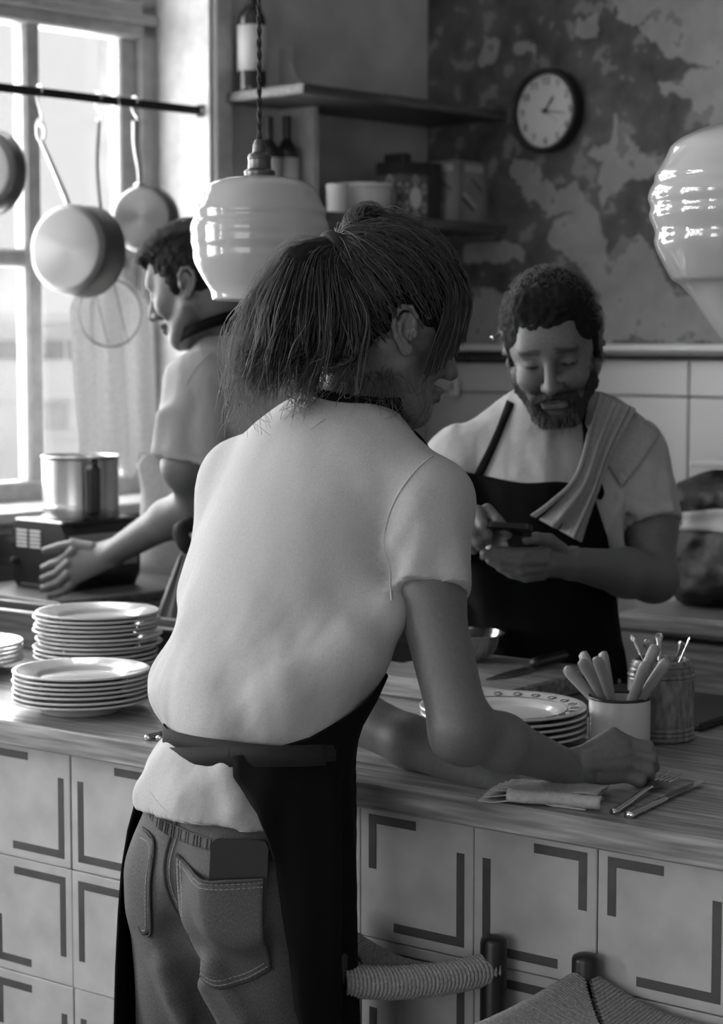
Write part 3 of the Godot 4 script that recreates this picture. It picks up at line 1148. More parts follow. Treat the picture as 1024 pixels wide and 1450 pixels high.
	var bowl := part(f, "bowl", lathe(rounded([[0.0, 0.17], [0.095, 0.17], [0.096, 0.20], [0.094, 0.204], [0.094, 0.315], [0.098, 0.32], [0.096, 0.324], [0.091, 0.318], [0.09, 0.21], [0.0, 0.205]], 0.003), 56), M.steel, pos(-0.095, 0, -0.13))
	part(bowl, "handle", box(Vector3(0.066, 0.18, 0.052), Vector3(0.098, 0.305, 0.092), 0.01), M.black, Transform3D(Basis(Vector3.UP, 0.35), Vector3(0.005, 0, 0.01)))
	part(bowl, "handle_mount", box(Vector3(0.05, 0.17, 0.045), Vector3(0.085, 0.318, 0.075), 0.004), M.black_gloss, Transform3D(Basis(Vector3.UP, 0.35), Vector3(0.005, 0, 0.01)))
	single("cutting_board", "thick dark wooden board under the food processor", "board", box(Vector3(0.17, 0.9302, 1.45), Vector3(0.60, 0.955, 1.98), 0.004), M.oak_dark, ROOM)
	# white jug at its side
	var jug := thing("plastic_jug", "white plastic jug with a side handle beside the food processor", "jug", ROOM * pos(0.095, 0.931, 2.03, 0.6))
	part(jug, "body", lathe(rounded([[0.0, 0.0], [0.055, 0.0], [0.06, 0.02], [0.058, 0.15], [0.045, 0.195], [0.02, 0.215], [0.02, 0.235], [0.0, 0.237]], 0.008), 32), M.paper_white)
	part(jug, "handle", tube([Vector3(0.05, 0.19, 0.0), Vector3(0.085, 0.185, 0.0), Vector3(0.09, 0.12, 0.0), Vector3(0.06, 0.06, 0.0)], 0.009, 8), M.paper_white)
	# bits on the bench behind the cook's arm
	single("salt_cellar", "small white ceramic salt cellar behind the cook's forearm", "cellar", lathe(rounded([[0.0, 0.0], [0.03, 0.0], [0.036, 0.012], [0.034, 0.03], [0.024, 0.04], [0.028, 0.06], [0.014, 0.075], [0.0, 0.077]], 0.004), 24), M.paper_white, ROOM * pos(0.09, 1.0555, 1.22))
	var crate := thing("bench_shelf", "low dark wooden shelf standing on the window bench", "shelf", ROOM * pos(0.02, 0.93, 0.95))
	part(crate, "shelf_board", box(Vector3(0, 0.11, 0), Vector3(0.14, 0.125, 0.78), 0.003), M.oak_mid)
	part(crate, "shelf_side", box(Vector3(0, 0.0, 0), Vector3(0.13, 0.11, 0.015), 0.003), M.oak_dark)
	part(crate, "shelf_side", box(Vector3(0, 0.0, 0.765), Vector3(0.13, 0.11, 0.78), 0.003), M.oak_dark)
	part(crate, "shelf_back", box(Vector3(0, 0.0, 0.015), Vector3(0.01, 0.11, 0.765), 0.003), M.oak_dark)
	var ladle := thing("ladle", "steel ladle lying on the window bench", "ladle", ROOM * pos(0.44, 0.936, 1.34, 0.7))
	part(ladle, "handle", taper([Vector3(0, 0.004, 0), Vector3(0.05, 0.010, 0), Vector3(0.11, 0.022, 0)], func(t): return 0.004 - 0.0015 * t, 8), M.steel_bright)
	part(ladle, "bowl", lathe([[0.0, 0.0], [0.014, 0.003], [0.021, 0.012], [0.0195, 0.012], [0.013, 0.005], [0.0, 0.002]], 24), M.steel_bright, pos(-0.018, -0.004, 0))
	# white bag on the bench by the towel
	var bag := Field.new(Vector3(-0.13, -0.01, -0.13), Vector3(0.13, 0.36, 0.13), 0.008)
	bag.limb(Vector3(0, 0.05, 0), Vector3(0, 0.2, 0.0), 0.085, 0.07, 0.07, 0.05, Vector3.BACK, 0.02)
	bag.limb(Vector3(0, 0.2, 0.01), Vector3(0.0, 0.31, 0.07), 0.06, 0.04, 0.03, 0.012, Vector3.BACK, 0.03)
	bag.limb(Vector3(0, 0.2, -0.01), Vector3(0.0, 0.26, -0.06), 0.05, 0.04, 0.02, 0.012, Vector3.BACK, 0.03)
	bag.cut(Vector3(0, 0.0, 0), Vector3.DOWN)
	single("flour_bag", "white cloth bag with peaked corners standing beside the towel", "bag", skinned([bag]), M.towel, ROOM * pos(0.27, 0.931, 1.36))
	var cup := thing("white_cupboard", "plain white cupboard on the bench behind the cook at the window", "cupboard", ROOM * pos(0.02, 0.931, 0.52))
	part(cup, "carcass", box(Vector3(0, 0, 0), Vector3(0.20, 0.62, 0.40), 0.004), M.white_paint)
	part(cup, "door", box(Vector3(0.20, 0.01, 0.01), Vector3(0.217, 0.61, 0.39), 0.003), M.white_paint)


func basis_along(y_axis: Vector3) -> Basis:
	var y := y_axis.normalized()
	var x := y.cross(Vector3.BACK if absf(y.z) < 0.9 else Vector3.UP).normalized()
	return Basis(x, y, x.cross(y))


func print_texture(kind: int) -> ImageTexture:
	# flat print on two packets: a tile pattern, and a picture of bars of chocolate on a pale ground
	var w := 128
	var h := 192
	var im := Image.create(w, h, false, Image.FORMAT_RGB8)
	for j in h:
		for i in w:
			var x := (i + 0.5) / w
			var y := (j + 0.5) / h
			var v := 0.05
			if kind == 0:
				if y < 0.22:
					v = 0.02
				else:
					var px := absf(x - 0.5) * 2.0
					var py := (y - 0.22) / 0.78
					v = 0.07
					var mid := Vector2(px * 0.62, (py - 0.5) * 1.25).length()
					if mid < 0.30:
						v = 0.36
					for c in [Vector2(0, 0.12), Vector2(0, 0.88)]:
						var q: float = absf(px * 0.55 - c.x) + absf(py - c.y) * 1.15
						if q < 0.17:
							v = 0.30
						if q < 0.12 and q > 0.075:
							v = 0.10
						if q < 0.05:
							v = 0.015
					for c in [Vector2(0.72, 0.30), Vector2(0.72, 0.70)]:
						var q2: float = Vector2((px - c.x) * 0.62, py - c.y).length()
						if q2 < 0.12:
							v = 0.26
						if q2 < 0.055:
							v = 0.015
			else:
				v = 0.20 - 0.14 * Vector2((x - 0.5) * 1.4, y - 0.55).length()
				if y > 0.06 and y < 0.17 and x > 0.2 and x < 0.85:
					v = 0.24
				var a := Vector2(x - 0.5, (y - 0.5) * 1.4).rotated(-0.6)
				if absf(a.x) < 0.26 and absf(a.y) < 0.16:
					v = 0.13
				if absf(a.y + 0.22) < 0.05 and absf(a.x) < 0.24:
					v = 0.07
				if absf(a.y - 0.22) < 0.055 and absf(a.x) < 0.26:
					v = 0.25
				if absf(a.y - 0.32) < 0.045 and absf(a.x) < 0.24:
					v = 0.015
				v = maxf(v, 0.015)
			im.set_pixel(i, j, grey(minf(v * 1.9, 0.8)))
	return ImageTexture.create_from_image(im)


func printed_box(parent: Node, size: Vector3, material: Material, paint: Material) -> void:
	part(parent, "carton", box(Vector3.ZERO, size, 0.002), material)
	var st := begin()
	quad(st, Vector3(size.x + 0.0006, size.y, size.z), Vector3(size.x + 0.0006, size.y, 0), Vector3(size.x + 0.0006, 0, 0), Vector3(size.x + 0.0006, 0, size.z))
	part(parent, "front_print", commit(st), paint)
	var side := begin()
	quad(side, Vector3(0, size.y, size.z + 0.0006), Vector3(size.x, size.y, size.z + 0.0006), Vector3(size.x, 0, size.z + 0.0006), Vector3(0, 0, size.z + 0.0006))
	part(parent, "side_print", commit(side), paint)


func bottle(label: String, where: Transform3D, h: float, r: float, group: String) -> void:
	var b := thing("bottle", label, "bottle", where, group)
	part(b, "glass", lathe(rounded([[0.0, 0.0], [r * 0.95, 0.0], [r, 0.006], [r, h * 0.62], [r * 0.8, h * 0.70], [r * 0.38, h * 0.76], [r * 0.36, h * 0.92], [r * 0.40, h * 0.925], [r * 0.40, h * 0.95], [0.0, h * 0.952]], 0.008), 32), M.bottle_glass)
	part(b, "paper_label", lathe([[r + 0.0004, h * 0.18], [r + 0.0008, h * 0.18], [r + 0.0008, h * 0.58], [r + 0.0004, h * 0.58]], 32), M.label_paper)
	part(b, "capsule", lathe(rounded([[r * 0.385, h * 0.77], [r * 0.40, h * 0.78], [r * 0.41, h * 0.995], [r * 0.36, h], [0.0, h]], 0.002), 24), M.black)


func shelf_things() -> void:
	# two shelves on the window wall, running into the far corner
	var up := thing("upper_shelf", "upper painted shelf in the corner with a bottle on it", "shelf", ROOM)
	part(up, "board", box(Vector3(0.0, 2.24, 0.004), Vector3(0.33, 2.268, 0.90), 0.003), M.shelf_wood)
	var curve := PackedVector2Array([Vector2(0.0, 2.269), Vector2(0.14, 2.269), Vector2(0.14, 2.285), Vector2(0.13, 2.30), Vector2(0.11, 2.31), Vector2(0.08, 2.315), Vector2(0.05, 2.335), Vector2(0.035, 2.37), Vector2(0.035, 2.42), Vector2(0.0, 2.42)])
	part(up, "bracket", prism(curve, 0.645, 0.665), M.shelf_paint)
	part(up, "bracket", prism(PackedVector2Array([Vector2(0.0, 2.24), Vector2(0.0, 1.924), Vector2(0.14, 1.924), Vector2(0.14, 2.24)]), 0.645, 0.665), M.white_paint)
	part(up, "cleat", box(Vector3(0.0, 2.269, 0.004), Vector3(0.3, 2.285, 0.03), 0.002), M.shelf_wood)
	var low := thing("lower_shelf", "lower painted shelf in the corner holding tubs and packets", "shelf", ROOM)
	part(low, "board", box(Vector3(0.0, 1.894, 0.004), Vector3(0.33, 1.922, 0.86), 0.003), M.shelf_wood)
	part(low, "cleat", box(Vector3(0.0, 1.868, 0.004), Vector3(0.3, 1.894, 0.03), 0.002), M.shelf_wood)
	bottle("tall dark wine bottle standing alone on the upper shelf", ROOM * pos(0.075, 2.268, 0.85), 0.32, 0.041, "")
	bottle("dark bottle on the lower shelf nearest the window", ROOM * pos(0.09, 1.922, 0.80), 0.28, 0.034, "bottles on the lower shelf")
	bottle("dark bottle on the lower shelf beside the upright board", ROOM * pos(0.08, 1.922, 0.715), 0.29, 0.034, "bottles on the lower shelf")
	single("jar", "small white lidded jar beside the tub on the lower shelf", "jar", lathe(rounded([[0.0, 0.0], [0.031, 0.0], [0.032, 0.07], [0.033, 0.071], [0.033, 0.088], [0.0, 0.09]], 0.002), 32), M.paper_white, ROOM * pos(0.235, 1.922, 0.665))
	var tub := thing("tub", "wide white plastic tub with a lid on the lower shelf", "tub", ROOM * pos(0.19, 1.922, 0.505))
	part(tub, "body", lathe(rounded([[0.0, 0.0], [0.074, 0.0], [0.083, 0.09], [0.0, 0.09]], 0.003), 40), M.paper_white)
	part(tub, "lid", lathe(rounded([[0.084, 0.086], [0.088, 0.086], [0.088, 0.10], [0.0, 0.103]], 0.003), 40), M.paper_white)
	var a := mat("tile_print", 1.0, 0.6)
	a.albedo_texture = print_texture(0)
	var b := mat("picture_print", 1.0, 0.6)
	b.albedo_texture = print_texture(1)
	var pk := thing("patterned_packet", "dark packet printed with a tile pattern on the lower shelf", "packet", ROOM * pos(0.12, 1.922, 0.265))
	printed_box(pk, Vector3(0.11, 0.175, 0.11), M.print_dark, a)
	part(pk, "folded_top", box(Vector3(0.02, 0.175, 0.06), Vector3(0.10, 0.20, 0.10), 0.004), M.print_dark)
	var dk := thing("black_carton", "plain black carton between the two printed packets", "carton", ROOM * pos(0.13, 1.922, 0.20))
	part(dk, "carton", box(Vector3(0, 0, 0), Vector3(0.10, 0.178, 0.055), 0.002), M.print_dark)
	var pt := thing("picture_tin", "pale tin with a picture of chocolate bars on the lower shelf", "tin", ROOM * pos(0.10, 1.922, 0.02, 0.10))
	printed_box(pt, Vector3(0.15, 0.19, 0.155), M.print_grey, b)


func wall_things() -> void:
	# round clock
	var ck := thing("wall_clock", "round wall clock with a deep black rim on the stripped wall", "clock", ROOM * Transform3D(Basis(Vector3.RIGHT, PI / 2), Vector3(0.497, 2.252, 0.0)))
	part(ck, "rim", lathe(rounded([[0.123, 0.0], [0.126, 0.004], [0.126, 0.045], [0.121, 0.052], [0.112, 0.052], [0.108, 0.040], [0.108, 0.02]], 0.004), 64), M.black)
	part(ck, "face", lathe([[0.0, 0.03], [0.11, 0.03]], 48), M.clock_face)
	var text := {}
	for k in 12:
		var t := TextMesh.new()
		t.text = str(k + 1)
		t.font_size = 28
		t.pixel_size = 0.001
		t.depth = 0.0008
		var an := TAU * (k + 1) / 12.0
		part(ck, "numeral", t, M.print_dark, Transform3D(Basis(Vector3.RIGHT, -PI / 2), Vector3(sin(an) * 0.089, 0.0312, -cos(an) * 0.089)))
	part(ck, "hour_hand", hand_mesh(0.05, 0.0055), M.print_dark, Transform3D(Basis(Vector3.UP, -TAU * (1.25 / 12.0)), Vector3(0, 0.034, 0)))
	part(ck, "minute_hand", hand_mesh(0.075, 0.003), M.print_dark, Transform3D(Basis(Vector3.UP, -TAU * (16.5 / 60.0)), Vector3(0, 0.036, 0)))
	part(ck, "second_hand", hand_mesh(0.06, 0.0012), M.print_grey, Transform3D(Basis(Vector3.UP, -TAU * (21.0 / 60.0)), Vector3(0, 0.038, 0)))
	part(ck, "hub", lathe(rounded([[0.006, 0.03], [0.006, 0.040], [0.0, 0.040]], 0.001), 16), M.print_dark)
	# utensil rail under the ledge
	var r := thing("utensil_rail", "long metal rail fixed under the ledge of the far wall", "rail", ROOM)
	part(r, "pipe", tube([Vector3(0.02, 1.512, 0.045), Vector3(4.2, 1.512, 0.045)], 0.009, 10), M.steel_dark)
	for k in 8:
		part(r, "bracket", box(Vector3(0.19 + k * 0.5, 1.495, 0.012), Vector3(0.205 + k * 0.5, 1.53, 0.05), 0.002), M.iron)
	part(r, "strip", box(Vector3(0.02, 1.493, 0.012), Vector3(0.45, 1.53, 0.03), 0.002), M.black)
	# pull cord with a white switch
	var pc := thing("cord_switch", "white switch hanging on a thin cord under the rail", "switch", ROOM * pos(0.148, 0, 0.04))
	part(pc, "cord", tube([Vector3(0, 1.51, 0), Vector3(0, 1.44, 0)], 0.0015, 6), M.print_grey)
	part(pc, "casing", box(Vector3(-0.019, 1.385, -0.008), Vector3(0.019, 1.44, 0.010), 0.005), M.paper_white)
	part(pc, "button", box(Vector3(-0.006, 1.405, 0.009), Vector3(0.006, 1.43, 0.013), 0.002), M.print_grey)
	# dark sack on the far bench
	var f := Field.new(Vector3(-0.45, 0.0, -0.2), Vector3(0.45, 0.42, 0.2), 0.012)
	f.limb(Vector3(-0.22, 0.10, 0), Vector3(0.3, 0.12, 0), 0.12, 0.13, 0.14, 0.14, Vector3.UP, 0.04)
	f.limb(Vector3(-0.24, 0.25, 0.0), Vector3(0.25, 0.30, -0.02), 0.06, 0.10, 0.07, 0.11, Vector3.UP, 0.03)
	f.limb(Vector3(-0.1, 0.13, 0.10), Vector3(0.15, 0.10, 0.12), 0.06, 0.04, 0.05, 0.04, Vector3.UP, 0.02)
	f.cut(Vector3.ZERO, Vector3.DOWN)
	var n := FastNoiseLite.new()
	n.seed = 4
	n.frequency = 6.0
	f.wrinkle(n, 0.03, Vector3(1, 1.6, 1))
	var sk := thing("dark_sack", "dark crumpled sack with a pale folded edge on the drawer bench", "sack", BAR * pos(0.36, 0.931, -2.0))
	part(sk, "sack_cloth", skinned([f]), M.black_matte)
	var starts := []
	for i in 5:
		var line := []
		for j in 31:
			var u := j / 30.0
			line.append(Vector3(lerpf(-0.42, 0.42, u), 0.155 + 0.03 * sin(u * 5.0) + 0.018 * i * (0.4 + u), 0.25))
		starts.append(line)
	part(sk, "folded_edge", sheet(onto(f, starts, Vector3.FORWARD, 0.004, 0.8), 0.005), M.print_pale)
	single("folded_card", "flat pale card lying on top of the dark sack", "card", box(Vector3(-0.10, 0, -0.08), Vector3(0.10, 0.015, 0.08), 0.003), M.paper_white, BAR * pos(0.20, 1.262, -2.02, 0.1))


func hand_mesh(length: float, w: float) -> ArrayMesh:
	return box(Vector3(-w / 2, 0, -length), Vector3(w / 2, 0.001, length * 0.22), 0)


func plate_profile(r: float) -> Array:
	return rounded([[0.0, 0.004], [r * 0.5, 0.004], [r * 0.52, 0.0], [r * 0.56, 0.0], [r * 0.60, 0.005], [r * 0.68, 0.012], [r * 0.97, 0.0195], [r, 0.0205], [r + 0.0006, 0.0225], [r * 0.99, 0.0245], [r * 0.95, 0.0238], [r * 0.70, 0.0165], [r * 0.66, 0.0145], [r * 0.60, 0.0085], [0.0, 0.0075]], 0.0015)


const ORDINALS := ["first", "second", "third", "fourth", "fifth", "sixth", "seventh", "eighth", "ninth", "tenth", "eleventh", "twelfth", "thirteenth", "fourteenth", "fifteenth", "sixteenth", "seventeenth"]


func counter_things() -> void:
	# ---- plates, one object each
	var small := lathe(plate_profile(0.117), 64)
	var stacks := [
		["front", Vector3(-0.069, 0.93, -0.095), 7, "plates in the short front stack on the bar"],
		["tall", Vector3(-0.313, 0.93, -0.378), 13, "plates in the tall stack on the bar"],
		["side", Vector3(-0.551, 0.93, -0.254), 5, "plates in the stack at the far end of the bar"],
	]
	for s in stacks:
		var count: int = s[2]
		for k in count:
			var off := Vector3(rng.randf_range(-1, 1), 0, rng.randf_range(-1, 1)) * (0.0035 if s[0] != "tall" else (0.003 if k > 7 else 0.006))
			if s[0] == "tall" and k > 7:
				off += Vector3(-0.004, 0, -0.003)
			var pile: String = {"front": "the short front-edge stack", "tall": "the tall stack", "side": "the low far-end stack"}[s[0]]
			var label := "white china plate, %s from the bottom of %s" % [ORDINALS[k], pile]
			if k == count - 1:
				label = "white china plate on top of %s" % pile
			elif k == 0:
				label = "white china plate at the bottom of %s" % pile
			var where: Transform3D = BAR * Transform3D(Basis(Vector3.UP, rng.randf() * TAU), s[1] + off + Vector3(0, 0.0002 + 0.0081 * k, 0))
			single("plate", label, "plate", small, M.porcelain, where, s[3])
	var big := lathe(plate_profile(0.130), 64)
	for k in 5:
		var pl: Node3D
		var where := BAR * Transform3D(Basis(Vector3.UP, k * 0.7), Vector3(0.658 + 0.002 * sin(k * 3.0), 0.9302 + 0.0095 * k, -0.291))
		var label: String = "large plate with a scroll-patterned rim on top of its stack" if k == 4 else ("large white plate at the bottom of the stack beside the cup" if k == 0 else "large white plate, %s from the bottom of the stack beside the cup" % ORDINALS[k])
		if k < 4:
			single("large_plate", label, "plate", big, M.porcelain, where, "large plates beside the cup")
		else:
			pl = thing("large_plate", label, "plate", where, "large plates beside the cup")
			part(pl, "china", big, M.porcelain)
			var ring := part(pl, "rim_pattern", scroll_ring(), M.glaze_print)
	# ---- enamel mug full of knives
	var mug := thing("enamel_cup", "white enamel cup with a dark rim holding knives", "cup", BAR * pos(0.816, 0.9303, -0.376))
	part(mug, "body", lathe(rounded([[0.0, 0.002], [0.043, 0.002], [0.0465, 0.0], [0.0475, 0.004], [0.0475, 0.078], [0.0455, 0.078], [0.0455, 0.006], [0.0, 0.005]], 0.0015), 48), M.enamel)
	part(mug, "rim", lathe(rounded([[0.0472, 0.0765], [0.0492, 0.0775], [0.0492, 0.0805], [0.0470, 0.0815], [0.0450, 0.0795], [0.0452, 0.0765], [0.0472, 0.0765]], 0.0008), 48), M.black)
	# knife: handle up; [lean along the bar, lean towards guests, turn, length above rim]
	var leans := [[-0.045, 0.01, -0.55, 0.115], [-0.038, -0.012, -0.50, 0.128], [-0.028, -0.022, -0.42, 0.125], [-0.02, 0.015, -0.40, 0.108], [-0.004, 0.018, -0.30, 0.112], [0.018, -0.006, 0.42, 0.125], [0.026, 0.012, 0.52, 0.118], [0.036, 0.006, 0.60, 0.135]]
	var names := ["knife with a pale handle leaning furthest from the ribbed jar", "knife with a pale handle standing tallest on the plate side of the cup", "knife with a pale handle behind the others on the plate side of the cup", "knife with a short pale handle leaning low towards the plates", "knife with a pale handle nearly upright in the middle of the cup", "knife with a flat pale handle crossing in front of the ribbed jar", "knife with a thin pale handle leaning between two others towards the jar", "knife with a long pale handle leaning furthest across the ribbed jar"]
	for k in leans.size():
		var e: Array = leans[k]
		var foot := Vector3(-e[0] * 0.5, 0.006, -e[1])
		var rim_at := Vector3(e[0], 0.080, e[1])
		var dir := (rim_at - foot).normalized()
		dir = (dir + Vector3(0.06 * e[2], 0, 0)).normalized()
		var kn := thing("table_knife", names[k], "knife", mug.transform * Transform3D(basis_along(dir), foot), "knives standing in the enamel cup")
		var full: float = e[3] + 0.045
		var outline := begin(0)
		for q in 1:
			add_tube(outline, PackedVector3Array([Vector3(0, full - 0.105, 0), Vector3(0, full - 0.10, 0), Vector3(0, full - 0.05, 0), Vector3(0, full - 0.012, 0), Vector3(0, full - 0.003, 0), Vector3(0, full, 0)]), func(t): return [0.0050, 0.0062, 0.0078, 0.0085, 0.0070, 0.002][int(round(t * 5.0))], 10)
		part(kn, "handle", commit(outline), M.bone, Transform3D(Basis.from_scale(Vector3(1.15, 1, 0.72))))
		part(kn, "blade", box(Vector3(-0.008, 0.0, -0.0006), Vector3(0.008, full - 0.10, 0.0006), 0.0004), M.cutlery)
	# ---- ribbed stoneware jar with forks
	var jar := thing("ribbed_jar", "grey glazed stoneware jar with ribbed bands holding forks", "jar", BAR * pos(0.832, 0.9303, -0.478))
	var glaze := triplanar(mat("glaze", 0.30, 0.18), noise_tex(0.03, 4, 0.5, 1.0, 61), Vector3(7, 1.6, 7))
	var prof := [[0.0, 0.0], [0.050, 0.0]]
	for k in 3:
		prof.append_array([[0.0535, 0.003 + k * 0.007], [0.0535, 0.0065 + k * 0.007], [0.0515, 0.0085 + k * 0.007]])
	prof.append([0.0525, 0.026])
	prof.append([0.0525, 0.098])
	for k in 4:
		prof.append_array([[0.0515, 0.0995 + k * 0.0065], [0.0535 - 0.002 * k, 0.1015 + k * 0.0065], [0.0535 - 0.002 * k, 0.1045 + k * 0.0065]])
	prof.append_array([[0.044, 0.127], [0.041, 0.127], [0.041, 0.10], [0.046, 0.08], [0.046, 0.01], [0.0, 0.008]])
	part(jar, "body", lathe(rounded(prof, 0.001), 56), glaze)
	for k in 5:
		var a := TAU * k / 5.0 + 0.4
		var foot := Vector3(-cos(a) * 0.02, 0.012, -sin(a) * 0.02)
		var dir := (Vector3(cos(a) * 0.034, 0.125, sin(a) * 0.03) - foot).normalized()
		var fk := thing("fork_in_jar", "steel fork standing tines down in the ribbed jar", "fork", jar.transform * Transform3D(basis_along(dir) * Basis(Vector3.UP, k * 1.3), foot), "forks standing in the ribbed jar")
		part(fk, "stem", taper([Vector3(0, 0.0, 0), Vector3(0, 0.09, 0.001), Vector3(0, 0.15, 0.003), Vector3(0, 0.158, 0.002)], func(t): return lerpf(0.003, 0.007, smoothstep(0.55, 0.9, t)) * (1.0 if t < 0.95 else 0.6), 8), M.cutlery, Transform3D(Basis.from_scale(Vector3(1, 1, 0.45))))
	# ---- place setting on the bar
	fork_lying(BAR * Transform3D(Basis(Vector3.UP, atan2(0.045, 0.27)), Vector3(1.030, 0.9303, 0.012)))
	var kn2 := thing("dinner_knife", "steel dinner knife lying beside the fork on the bar", "knife", BAR * Transform3D(Basis(Vector3.UP, atan2(0.018, 0.247)), Vector3(1.056, 0.9305, 0.012)))
	part(kn2, "handle", taper([Vector3(0, 0.005, 0.004), Vector3(0, 0.005, 0), Vector3(0, 0.005, -0.06), Vector3(0, 0.005, -0.108)], func(t): return lerpf(0.0075, 0.005, t) if t > 0.06 else 0.004, 12), M.cutlery, Transform3D(Basis.from_scale(Vector3(1.1, 0.75, 1))))
	part(kn2, "blade", prism(PackedVector2Array([Vector2(-0.006, -0.108), Vector2(0.004, -0.108), Vector2(0.005, -0.225), Vector2(0.001, -0.243), Vector2(-0.007, -0.22), Vector2(-0.009, -0.15)]), 0.0028, 0.0042), M.cutlery, Transform3D(Basis(Vector3.RIGHT, PI / 2), Vector3(0, 0.0075, 0)) * Transform3D(Basis.from_scale(Vector3(1, 1, 1))))
	# napkin: several folded layers
	var nap := thing("napkin", "folded white cloth napkin under the woman's hands", "napkin", BAR * Transform3D(Basis(Vector3.UP, 0.30), Vector3(0.905, 0.9305, -0.005)))
	for k in 4:
		var grid := []
		for i in 13:
			var line := []
			for j in 25:
				var u := j / 24.0
				var v := i / 12.0
				var edge := 0.004 * sin(u * 7.0 + k * 1.7)
				var lift := 0.002 + 0.0042 * k + 0.004 * smoothstep(0.7, 1.0, v) * sin(u * 4.0 + k) * 0.7 + 0.0025 * sin(u * 9.0 + v * 4.0 + k)
				line.append(Vector3((u - 0.5) * (0.15 - 0.004 * k) + 0.005 * k, maxf(lift, 0.0012), (v - 0.55) * (0.10 - 0.007 * k) + edge - 0.004 * k))
			grid.append(line)
		part(nap, "layer", sheet(grid, 0.0016, Vector3.UP), M.towel)
	var roll := []
	for i in 25:
		var line := []
		for j in 17:
			var a := -PI * 0.55 + PI * 1.5 * j / 16.0
			var x := (i / 24.0 - 0.5) * 0.13
			line.append(Vector3(x + 0.03, 0.0105 + sin(a) * 0.008, 0.036 + cos(a) * 0.010 + 0.003 * sin(i * 0.35)))
		roll.append(line)
	part(nap, "rolled_edge", sheet(roll, 0.0016), M.towel)
	# spoons behind the woman's hip
	for k in 2:
		var sp := thing("teaspoon", ["steel spoon handle poking out behind the woman's apron strings", "second steel spoon handle lying against the first one"][k], "spoon", BAR * Transform3D(Basis(Vector3.UP, 0.2 + 0.12 * k), Vector3(0.200 + 0.018 * k, 0.9305, 0.030 - 0.008 * k)))
		part(sp, "handle", taper([Vector3(0, 0.003, 0.0), Vector3(0, 0.004, -0.012), Vector3(0, 0.003, -0.05), Vector3(0, 0.003, -0.10)], func(t): return lerpf(0.0065, 0.003, t) if t > 0.03 else 0.003, 10), M.cutlery)
		part(sp, "bowl", lathe([[0.0, 0.0], [0.012, 0.002], [0.018, 0.008], [0.0165, 0.008], [0.011, 0.004], [0.0, 0.002]], 20), M.cutlery, pos(0, 0, -0.115))
	# ---- on the kitchen side of the bar
	var block := thing("chopping_block", "thick oak chopping block at the kitchen side of the bar", "chopping board", BAR)
	part(block, "slab", box(Vector3(0.205, 0.9302, -0.825), Vector3(0.525, 0.968, -0.515), 0.004), M.oak)
	single("slate_tray", "flat black tray lying beside the chopping block", "tray", box(Vector3(0.56, 0.9302, -0.82), Vector3(0.86, 0.944, -0.56), 0.004), M.black_matte, BAR)
	single("steel_bowl", "steel mixing bowl standing on the chopping block", "bowl", lathe(rounded([[0.0, 0.0], [0.035, 0.0], [0.055, 0.02], [0.072, 0.05], [0.076, 0.052], [0.074, 0.054], [0.070, 0.050], [0.053, 0.023], [0.034, 0.004], [0.0, 0.004]], 0.003), 48), M.steel_bright, BAR * pos(0.285, 0.9682, -0.735))
	var ck := thing("kitchen_knife", "kitchen knife with a dark handle lying on the chopping block", "knife", BAR * Transform3D(Basis(Vector3.UP, 0.05), Vector3(0.44, 0.9684, -0.745)))
	part(ck, "handle", taper([Vector3(0, 0.011, -0.09), Vector3(0, 0.011, -0.05), Vector3(0, 0.011, 0.0), Vector3(0, 0.011, 0.02)], func(_t): return 0.0105, 10), M.black)
	part(ck, "blade", prism(PackedVector2Array([Vector2(-0.02, 0.02), Vector2(0.012, 0.02), Vector2(0.010, 0.12), Vector2(-0.012, 0.17), Vector2(-0.02, 0.10)]), 0.0, 0.002), M.steel_dark, Transform3D(Basis(Vector3.RIGHT, PI / 2), Vector3(0, 0.003, 0)))
	var tray := thing("wooden_trough", "long open wooden trough behind the stacks of plates", "trough", BAR)
	part(tray, "trough_front", box(Vector3(-0.92, 0.9302, -0.525), Vector3(-0.22, 1.0, -0.51), 0.002), M.oak_dark)
	part(tray, "trough_back", box(Vector3(-0.92, 0.9302, -0.66), Vector3(-0.22, 1.0, -0.645), 0.002), M.oak_dark)
	part(tray, "trough_end", box(Vector3(-0.22, 0.9302, -0.66), Vector3(-0.205, 1.0, -0.51), 0.002), M.oak_dark)
	part(tray, "trough_end", box(Vector3(-0.935, 0.9302, -0.66), Vector3(-0.92, 1.0, -0.51), 0.002), M.oak_dark)
	part(tray, "trough_floor", box(Vector3(-0.92, 0.9302, -0.645), Vector3(-0.22, 0.94, -0.525), 0), M.oak_dark)
	part(tray, "lip", box(Vector3(-0.935, 1.0, -0.527), Vector3(-0.205, 1.006, -0.507), 0.002), M.oak)


func scroll_ring() -> ArrayMesh:
	# glazed scrolls round the rim of the top plate: thin raised line work
	var st := begin(0)
	for k in 22:
		var a0 := TAU * k / 22.0
		var path := PackedVector3Array()
		for e in 13:
			var t := e / 12.0
			var sp := t * TAU * 1.4
			var rr := 0.1105 + 0.0075 * cos(sp) * (1.0 - 0.4 * t)
			var a := a0 + (0.075 * sin(sp) * (1.0 - 0.4 * t)) / 1.0
			path.append(Vector3(rr * cos(a), lerpf(0.0174, 0.0246, (rr - 0.091) / 0.038), rr * sin(a)))
		add_tube(st, path, func(_t): return 0.0011, 4, false)
	for rr in [0.0995, 0.1225]:
		var path := PackedVector3Array()
		for e in 65:
			var a := TAU * e / 64.0
			path.append(Vector3(rr * cos(a), lerpf(0.0172, 0.0244, (rr - 0.091) / 0.038), rr * sin(a)))
		add_tube(st, path, func(_t): return 0.0008, 4, false)
	return commit(st)


